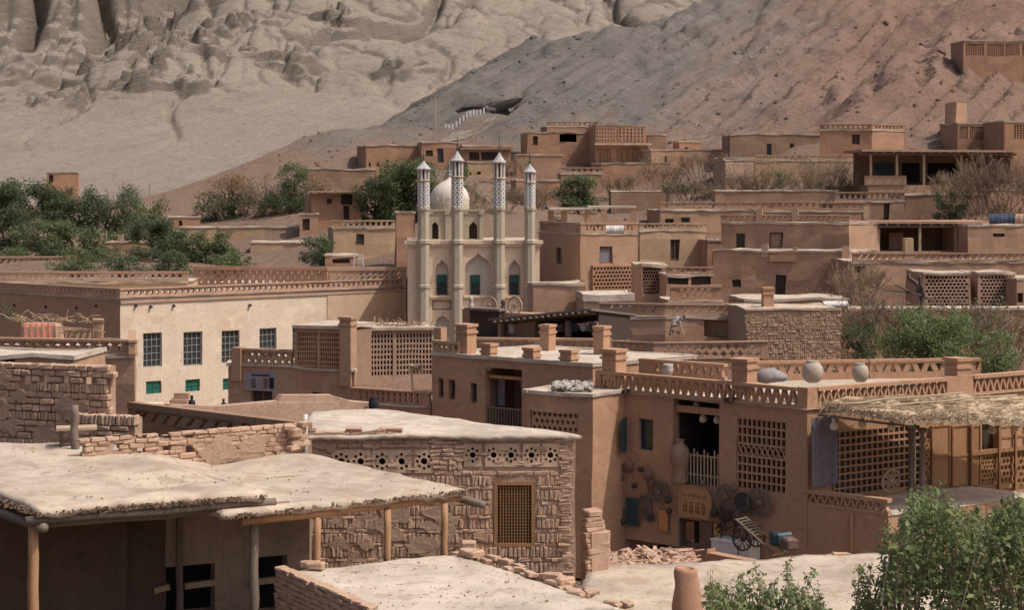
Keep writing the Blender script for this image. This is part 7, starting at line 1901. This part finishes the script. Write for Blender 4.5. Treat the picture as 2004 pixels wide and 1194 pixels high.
# ------------------------------------------------------------------ trees, bushes, bare shrubs
def np_mesh(name, co, quads, mat):
    me = bpy.data.meshes.new(name)
    me.vertices.add(len(co)); me.vertices.foreach_set('co', np.asarray(co, dtype=np.float32).ravel())
    q = np.asarray(quads, dtype=np.int32); k = q.shape[1]
    me.loops.add(q.size); me.loops.foreach_set('vertex_index', q.ravel())
    me.polygons.add(len(q)); me.polygons.foreach_set('loop_start', np.arange(0, q.size, k, dtype=np.int32))
    try: me.polygons.foreach_set('loop_total', np.full(len(q), k, dtype=np.int32))
    except Exception: pass
    me.materials.append(MATS[mat]); me.update(calc_edges=True)
    return me
def leaf_mesh(name, P, size, rng, mat, up=0.35, aspect=0.5, N=None):
    """pointed folded leaves (two quads each) at points P"""
    n = len(P)
    if N is None:
        N = rng.normal(size=(n, 3)); N[:, 2] = np.abs(N[:, 2]) + up
        N /= np.linalg.norm(N, axis=1)[:, None]
    T = np.cross(N, rng.normal(size=(n, 3))); T /= np.linalg.norm(T, axis=1)[:, None] + 1e-9
    Bn = np.cross(N, T)
    s = size * rng.uniform(.6, 1.35, (n, 1))
    a = P - T * s * .5; b = P + T * s * .5
    c1 = P + Bn * s * aspect * .5 + N * s * .12; c2 = P - Bn * s * aspect * .5 + N * s * .12
    co = np.stack([a, c1, b, c2], 1).reshape(-1, 3)
    i = np.arange(n)[:, None] * 4
    return np_mesh(name, co, i + np.array([[0, 3, 2, 1]]), mat)
def crown_points(clumps, per, rng, shell=0.42):
    out = []
    for (x, y, z, rx, ry, rz) in clumps:
        n = int(per * (rx * rz) ** 1.0)
        v = rng.normal(size=(n, 3)); v /= np.linalg.norm(v, axis=1)[:, None]
        r = rng.uniform(0, 1, (n, 1)) ** shell
        k = 1 + 0.25 * np.sin(v[:, :1] * 7 + x) * np.cos(v[:, 2:] * 6 + z)
        out.append(v * r * k * np.array([rx, ry, rz]) + np.array([x, y, z]))
    return np.concatenate(out)
def limb(m, p, q, r0, r1, rng, wob=.12):
    p, q = Vector(p), Vector(q); L = (q - p).length; k = 5
    pts = [p.lerp(q, i / k) + (Vector((rng.uniform(-1, 1), rng.uniform(-1, 1), 0)) * L * wob * math.sin(math.pi * i / k)) for i in range(k + 1)]
    m.tube(pts, [r0 + (r1 - r0) * i / k for i in range(k + 1)], 7); return pts
def tree(u0, v0, u1, v1, d, label, mat='leaf_mid', leaf=.34, dens=46, nclump=16, seed=1, trunk=True, name='leafy_tree', cat='tree', group='village trees', depth=None, base_v=None, hang=0.0, rad_=0.34):
    """crown fills the photo box u0..u1, v0..v1 at distance d"""
    rng = np.random.default_rng(seed); pr = random.Random(seed)
    cx = px((u0 + u1) / 2, d); w = (u1 - u0) / FPX * d / 2; zt, zb_ = Z(v0, d), Z(v1, d); h = (zt - zb_) / 2; cz = (zt + zb_) / 2
    dy = depth or w * .8
    gz = Z(base_v, d) if base_v else zb_ - .4
    o = thing(name, label, cat, (cx, d, gz), 0, group)
    cl = []; nclump = int(nclump * 2.2)
    for k in range(nclump):
        t = rng.uniform(0, 2 * math.pi); r = rng.uniform(.05, .80) ** .6; zz = rng.uniform(-.85, .78)
        rr = math.sqrt(max(.12, 1 - zz * zz * .75)) * r
        s = rng.uniform(.55, 1.25) * rad_
        cl.append((w * rr * math.cos(t), dy * rr * math.sin(t), cz - gz + h * zz, w * s, dy * s, h * s * rng.uniform(.75, 1.15)))
    P = crown_points(cl, dens * 2.3 / leaf, rng); leaf = leaf * .72
    if hang: P[:, 2] -= hang * rng.uniform(0, 1, len(P)) ** 2
    if len(P) > 42000: P = P[rng.permutation(len(P))[:42000]]
    link('crown', leaf_mesh('crown', P, leaf, rng, mat), o)
    if trunk:
        m = MB(); r0 = max(.08, w * .07); top = Vector((0, 0, cz - gz + h * .15)); limb(m, (0, 0, -.6), top, r0, r0 * .45, pr)
        for (x, y, z, rx, ry, rz) in cl[:9]:
            st = Vector((0, 0, -.6)).lerp(top, pr.uniform(.45, .95)); limb(m, st, (x, y, z), r0 * .4, r0 * .1, pr)
        part('trunk', m, 'bark', o, True)
    return o
def bare_shrub(u0, v0, u1, v1, d, label, mat='twig', seed=1, n=26, lv=4, r0=.05, name='bare_shrub', cat='shrub', spread=.55, leaves=0, group='leafless shrubs', lmat='leaf_mid'):
    """many-stemmed leafless shrub filling a photo box"""
    pr = random.Random(seed); cx = px((u0 + u1) / 2, d); w = (u1 - u0) / FPX * d / 2; zt, zb_ = Z(v0, d), Z(v1, d); H = zt - zb_
    if name == 'bare_shrub': n = int(n * 1.5); lv += 1; r0 *= .7
    o = thing(name, label, cat, (cx, d, zb_), 0, group); m = MB(); tips = []
    def grow(p, dr, L, r, k):
        q = p + dr * L + Vector((0, 0, .05 * L)); m.tube([p, p.lerp(q, .5) + Vector((pr.uniform(-1, 1), pr.uniform(-1, 1), pr.uniform(-1, 1))) * L * .07, q], [r, r * .8, r * .6], 3)
        tips.append(q)
        if k <= 0: return
        for i in range(pr.choice((2, 3, 3))):
            e = (dr + Vector((pr.uniform(-1, 1), pr.uniform(-1, 1), pr.uniform(-.35, .8))) * spread).normalized()
            grow(p.lerp(q, pr.uniform(.45, 1)), e, L * pr.uniform(.55, .85), max(.009, r * .55), k - 1)
    for i in range(n):
        t = pr.uniform(-1, 1); p = Vector((t * w * .75, pr.uniform(-.8, .8) * min(w, 2.0) * .6, -.2))
        dr = Vector((t * .4 + pr.uniform(-.4, .4), pr.uniform(-.4, .4), pr.uniform(.7, 1.2))).normalized()
        grow(p, dr, H * pr.uniform(.22, .40), r0, lv - 1)
    part('branches', m, mat, o, kind='stuff')
    if leaves:
        rng = np.random.default_rng(seed); P = np.array([tuple(pr.choice(tips)) for _ in range(leaves)]) + rng.normal(size=(leaves, 3)) * .12
        link('leaves', leaf_mesh('leaves', P, .2, rng, lmat), o)['kind'] = 'stuff'
    return o
# left grove
tree(-50, 352, 110, 462, 172, 'dark round tree at the left edge below the mountain hut', 'leaf_dark', .34, 46, 20, 1)
tree(20, 425, 165, 515, 160, 'lighter green bushy tree at the left edge in front of the dark tree', 'leaf_mid', .32, 48, 18, 2)
tree(150, 345, 282, 480, 168, 'tall loose willow-like tree in the left grove', 'leaf_blue', .30, 40, 24, 3, hang=.8, rad_=.24)
tree(85, 385, 200, 470, 170, 'dim tree between the dark round tree and the willow-like one', 'leaf_dark', .32, 44, 14, 4)
tree(115, 478, 245, 540, 150, 'low spreading bush behind the ochre parapet', 'leaf_mid', .28, 50, 14, 5)
tree(228, 482, 335, 535, 151, 'mid green bush right of the twin-pillar hut', 'leaf_blue', .28, 50, 14, 6)
tree(308, 458, 402, 532, 149, 'dense dark green tree behind the ochre parapet end', 'leaf_dark', .28, 54, 16, 7)
tree(372, 450, 470, 532, 150, 'round dark green tree behind the shaded parapet house', 'leaf_mid', .28, 54, 18, 8)
tree(232, 400, 312, 462, 178, 'small pale green tree on the bank of the left grove', 'leaf_mid', .26, 36, 12, 9)
tree(578, 462, 672, 528, 141, 'low green bush in front of the cream window house', 'leaf_blue', .26, 46, 14, 10)
tree(-30, 588, 42, 626, 66, 'small grey-green bush beside the draped tank', 'leaf_blue', .12, 40, 9, 11, group='roof plants', trunk=False)
for k, (a, b, c, e, d, mt, lb) in enumerate(((-60, 395, 60, 500, 166, 'leaf_blue', 'bluish tree low at the left edge of the grove'), (60, 360, 150, 440, 174, 'leaf_dark', 'dark crown rising between the hut and the willow-like tree'),
        (250, 420, 345, 490, 160, 'leaf_blue', 'soft bluish bush right of the willow-like tree'), (150, 440, 235, 520, 156, 'leaf_mid', 'mid green tree below the willow-like tree'), (-40, 480, 60, 535, 152, 'leaf_mid', 'low green bush at the left edge above the slit parapet'),
        (60, 470, 140, 525, 153, 'leaf_dark', 'dark low bush left of the spreading bush'), (275, 440, 380, 500, 165, 'leaf_dark', 'dark tree behind the dense green one'), (430, 492, 500, 532, 146, 'leaf_mid', 'small bush at the right end of the grove'))):
    tree(a, b, c, e, d, lb, mt, .28, 46, 16, 60 + k)
for k, (a, b, c, e, lb) in enumerate(((95, 496, 190, 548, 'low bush peeping over the left end of the ochre parapet'), (180, 500, 290, 548, 'low wide bush peeping over the middle of the ochre parapet'), (280, 492, 380, 548, 'low bush peeping over the right end of the ochre parapet'), (395, 488, 480, 545, 'low bush peeping over the shaded two-row parapet'))):
    tree(a, b, c, e, 137, lb, ('leaf_mid', 'leaf_blue', 'leaf_dark', 'leaf_mid')[k], .24, 46, 14, 90 + k)
# brown and green tree on the slope
tree(500, 372, 622, 470, 186, 'dark green lower crown of leaves under the tall brown tree', 'leaf_dark', .32, 40, 14, 12)
tree(535, 318, 618, 398, 187, 'bright green upper tree on the slope left of the mosque', 'leaf_mid', .28, 34, 14, 13, base_v=460)
tree(375, 378, 520, 446, 190, 'dull green tree at the foot of the brown slope', 'leaf_dark', .32, 36, 15, 14)
bare_shrub(420, 335, 560, 452, 188, 'tall brown half-bare tree on the slope left of the mosque', 'twig', 15, 12, 6, .12, 'bare_tree', 'tree', .6, 900)
bare_shrub(560, 345, 640, 440, 189, 'tan half-bare tree right of the bright green slope tree', 'twig_tan', 16, 12, 6, .10, 'bare_tree', 'tree', .6, 900)
tree(388, 338, 520, 412, 191, 'tan leafed tree on the slope left of the bright green slope tree', 'leaf_tan', .26, 24, 16, 71, base_v=450)
tree(586, 340, 655, 430, 190, 'tan leafed tree beside the dark loft house', 'leaf_tan', .26, 24, 12, 72, base_v=450)
tree(236, 388, 330, 470, 172, 'loose green tree at the right end of the left grove', 'leaf_mid', .28, 34, 14, 73)
# beside the mosque
tree(712, 298, 880, 440, 163, 'large soft green tree behind the left minaret', 'leaf_mid', .34, 50, 30, 17, hang=.5, rad_=.27)
tree(690, 350, 780, 440, 166, 'dark lower tree left of the large soft green tree', 'leaf_dark', .32, 46, 14, 18)
tree(856, 322, 930, 412, 168, 'thin yellow-green tree behind the dome', 'leaf_mid', .26, 26, 12, 19)
tree(1078, 344, 1186, 412, 176, 'round bright green bush right of the last minaret', 'leaf_mid', .30, 56, 18, 20)
bare_shrub(905, 345, 1010, 420, 165, 'dull thorny shrub between the third and second minarets', 'twig', 21, 16, 4, .05, leaves=350)
# upper right shrubs
bare_shrub(1288, 338, 1402, 396, 178, 'grey-green thorny shrub above the flat parapet house', 'twig', 22, 26, 4, .05, leaves=900, lmat='leaf_dark')
for k, (a, b, c, e, lb) in enumerate(((1390, 320, 1500, 400, 'dull shrub right of the thorny grey-green one'), (1470, 300, 1600, 398, 'wide tan leafless shrub below the long dim house'), (1560, 296, 1690, 396, 'tan leafless shrub left of the long veranda'))):
    bare_shrub(a, b, c, e, 174, lb, 'twig_tan' if k else 'twig', 23 + k, 30, 4, .05, leaves=250 if k else 500, lmat='leaf_dark')
tree(1508, 334, 1550, 372, 172, 'small bright green sapling among the tan shrubs', 'leaf_mid', .22, 40, 8, 27)
tree(1590, 356, 1640, 392, 172, 'small dark bush beside the wide tan shrub', 'leaf_dark', .22, 40, 8, 28)
tree(1816, 372, 1904, 436, 157, 'dark green bush in the shade below the long veranda', 'leaf_dark', .26, 46, 14, 29)
for k, (a, b, c, e, d, lb) in enumerate(((1830, 312, 1920, 392, 160, 'tan leafless shrub in front of the long veranda'), (1900, 290, 2020, 420, 156, 'large leafless tree at the right edge below the upper houses'))):
    bare_shrub(a, b, c, e, d, lb, 'twig_tan' if k == 0 else 'twig', 31 + k, 24, 5 if k else 4, .06, leaves=200)
for k, (a, b, c, e, d, mt, lv_, lb) in enumerate(((1228, 300, 1335, 372, 192, 'twig_tan', 300, 'tan leafless shrub in front of the ochre slope house'), (1330, 285, 1440, 345, 191, 'twig', 300, 'brown leafless shrub right of the ochre slope house'),
        (1000, 345, 1085, 420, 172, 'twig', 400, 'dull half-bare shrub left of the round bright bush'), (1835, 385, 2010, 445, 157, 'twig_tan', 300, 'wide low leafless shrub below the large leafless tree'), (1640, 500, 1725, 592, 123, 'twig_tan', 60, 'thin leafless shrub against the lower brown house'),
        (1180, 335, 1240, 380, 190, 'twig', 200, 'small leafless shrub above the retaining wall'), (960, 300, 1040, 345, 196, 'twig_tan', 150, 'pale leafless shrub below the rock ledge'), (1560, 560, 1660, 605, 112, 'twig', 120, 'low leafless shrub above the small brick house'))):
    bare_shrub(a, b, c, e, d, lb, mt, 101 + k, 22, 4, .045, leaves=lv_, lmat='leaf_tan' if k % 2 else 'leaf_dark')
# garden behind the corner house
bare_shrub(1660, 560, 1790, 690, 96, 'grey leafless thicket left of the old bent trunk', 'twig', 34, 30, 4, .03, leaves=500)
bare_shrub(1820, 570, 1960, 690, 92, 'grey leafless thicket right of the old bent trunk', 'twig', 35, 30, 4, .03, leaves=700)
bare_shrub(1900, 590, 2040, 720, 88, 'grey leafless thicket at the right edge', 'twig', 36, 30, 4, .03, leaves=500)
p = W(1800, 700, 94.0); o = thing('old_tree', 'old bent leafless tree trunk rising behind the green bushes', 'tree', (p.x, p.y, p.z)); m = MB(); pr = random.Random(3)
q = limb(m, (0, 0, -.6), W(1806, 580, 94) - p, .26, .2, pr, .06); a = q[-1]
for (u, v, r) in ((1778, 536, .15), (1800, 540, .12), (1752, 558, .07), (1840, 590, .05), (1700, 560, .04), (1865, 610, .04)): limb(m, a, W(u, v, 94 + pr.uniform(-.5, .5)) - p, r, r * .6, pr, .15)
part('trunk', m, 'bark', o, True)
tree(1728, 598, 1915, 740, 80, 'large leafy bush in the garden behind the corner house', 'leaf_fore', .17, 56, 34, 37, group='garden bushes')
tree(1634, 622, 1742, 712, 90, 'small dark bush left of the large garden bush', 'leaf_dark', .15, 50, 16, 38, group='garden bushes')
tree(1890, 645, 2010, 745, 79, 'low bright bush right of the large garden bush', 'leaf_fore', .15, 50, 18, 39, group='garden bushes')
tree(1590, 672, 1660, 712, 88, 'low ground bush beside the small brick house', 'leaf_dark', .14, 44, 10, 40, group='garden bushes')

# ---- foreground vines: upright leafy shoots
def vine_bush(label, spots, seed, leaf=.105, mat='leaf_fore', name='vine_bush', dens=30, mass=()):
    """spots: (u, v_base, d, v_top) - one leafy shoot each; mass: clumps (u, v, d, r) of crowded leaves"""
    pr = random.Random(seed); rng = np.random.default_rng(seed)
    u, v, d, vt = spots[0]; c = W(u, v, d)
    o = thing(name, label, 'bush', (c.x, c.y, c.z), 0, 'vine bushes in front'); m = MB(); P = []; Nn = []; S = []
    def leafy(pts, n, sp):
        for k in range(n):
            t = (k + pr.random() * .6) / n; x = t * (len(pts) - 1); i = min(int(x), len(pts) - 2); s = pts[i].lerp(pts[i + 1], x - i)
            ang = k * 2.4 + pr.uniform(-.5, .5); out = sp * (1.1 - .7 * t) * pr.uniform(.4, 1.6)
            e = Vector((math.cos(ang), math.sin(ang), pr.uniform(-.3, .5)))
            P.append(tuple(s + e * out)); Nn.append((e.x * .8 + pr.uniform(-.5, .5), e.y * .8 + pr.uniform(-.5, .5), pr.uniform(.3, 1.0))); S.append(1.15 - .5 * t)
    for u, v, d, vt in spots:
        a, b = W(u, v, d) - c, W(u, vt, d) - c; L = (b - a).length
        lean = Vector((pr.uniform(-.4, .4), pr.uniform(-.3, .3), 0)) * L
        a = a - lean; mid = a.lerp(b, .5) + Vector((pr.uniform(-.1, .1), pr.uniform(-.1, .1), .05)) * L
        top = b + Vector((pr.uniform(-.05, .05), 0, pr.uniform(-.02, .02)))
        pts = [a, a.lerp(mid, .5), mid, mid.lerp(top, .5), top]; m.tube(pts, [.014, .012, .009, .007, .003], 4)
        leafy(pts, max(6, int(L * dens)), .10)
        for k in range(pr.choice((1, 2, 3))):
            s = pts[pr.choice((1, 2, 3))]; e = Vector((pr.uniform(-1, 1), pr.uniform(-1, 1), pr.uniform(.1, .8))).normalized() * L * pr.uniform(.15, .35)
            q = [s, s + e * .5 + Vector((0, 0, .03)), s + e]; m.tube(q, [.007, .005, .002], 3); leafy(q, max(4, int(e.length * dens)), .08)
    for u, v, d, r in mass:
        q = W(u, v, d) - c; n = int(r * r * 1100)
        for k in range(n):
            e = Vector((pr.gauss(0, 1), pr.gauss(0, 1), pr.gauss(0, 1))).normalized() * r * pr.random() ** .45
            P.append(tuple(q + e)); Nn.append((e.x / r + pr.uniform(-.6, .6), e.y / r + pr.uniform(-.6, .6), abs(pr.gauss(.4, .5)))); S.append(1.0)
    part('stems', m, 'twig', o, kind='stuff')
    m = MB()                                  # woody trunks down to the yard
    for k in range(0, len(spots), max(1, len(spots) // 5)):
        u, v, d, vt = spots[k]; a = W(u, v, d) - c; limb(m, (a.x * .6, a.y * .6, .3 - c.z), a, .05, .02, pr, .05)
    part('trunk', m, 'bark', o, True)
    Nn = np.array(Nn); Nn /= np.linalg.norm(Nn, axis=1)[:, None] + 1e-9
    P = np.array(P); n = len(P); sel = rng.random(n)
    me = leaf_mesh('leaves', P, leaf * np.array(S)[:, None] * (0.55 + .75 * sel[:, None]), rng, mat, aspect=.62, N=Nn)
    link('leaves', me, o)['kind'] = 'stuff'
    return o
pr = random.Random(77)
def shoots(n, u0, u1, vb, top, d0, d1):
    r = []
    for k in range(n):
        u = pr.uniform(u0, u1); d = pr.uniform(d0, d1); vt = top(u) + abs(pr.gauss(0, 1)) * 34
        b = vb + pr.uniform(-40, 40)
        if vt < b - 30: r.append((u, b, d, vt))
    return r
def lin(pts):
    def f(u):
        for (a, b), (c, e) in zip(pts, pts[1:]):
            if u <= c: return b + (e - b) * (max(u, a) - a) / (c - a)
        return pts[-1][1]
    return f
big = lin([(1700, 1085), (1752, 1050), (1768, 990), (1790, 965), (1840, 950), (1875, 985), (1910, 1000), (1950, 985), (1990, 965), (2040, 960)])
ms = []
for k in range(105):
    u = pr.uniform(1768, 2040); v = big(u) + 34 + pr.random() ** 1.2 * (1230 - big(u)); ms.append((u, v, pr.uniform(29.5, 32.5), pr.uniform(.16, .36)))
vine_bush('large bright vine bush filling the bottom right corner', shoots(110, 1755, 2050, 1180, big, 29, 33) + [(u, 1100, 30.5, v) for u, v in ((1793, 950), (1842, 938), (1800, 962), (1880, 985), (1912, 985), (1995, 958), (1765, 1000), (1745, 1020))], 5, mass=ms)
mid = lin([(1660, 1140), (1680, 1100), (1705, 1120), (1725, 1090), (1750, 1080), (1790, 1060)])
vine_bush('small vine clump left of the large vine bush', shoots(26, 1668, 1775, 1210, mid, 30, 32.5) + [(1680, 1194, 31, 1105), (1702, 1194, 31, 1100), (1726, 1194, 31, 1098)], 6, mass=[(1740, 1170, 31, .25), (1765, 1150, 31, .25), (1700, 1190, 31.5, .15)])
low = lin([(1362, 1120), (1400, 1128), (1440, 1140), (1470, 1110), (1500, 1130), (1540, 1105), (1565, 1120), (1588, 1115), (1605, 1150)])
vine_bush('low vine bush beside the clay chimney', shoots(55, 1385, 1604, 1235, low, 31, 33.5) + [(u, 1190, 32, v) for u, v in ((1474, 1100), (1540, 1098), (1588, 1110), (1385, 1118), (1455, 1120))], 7, mass=[(u, 1190 + pr.uniform(-15, 15), 32, pr.uniform(.14, .24)) for u in range(1400, 1600, 16)])
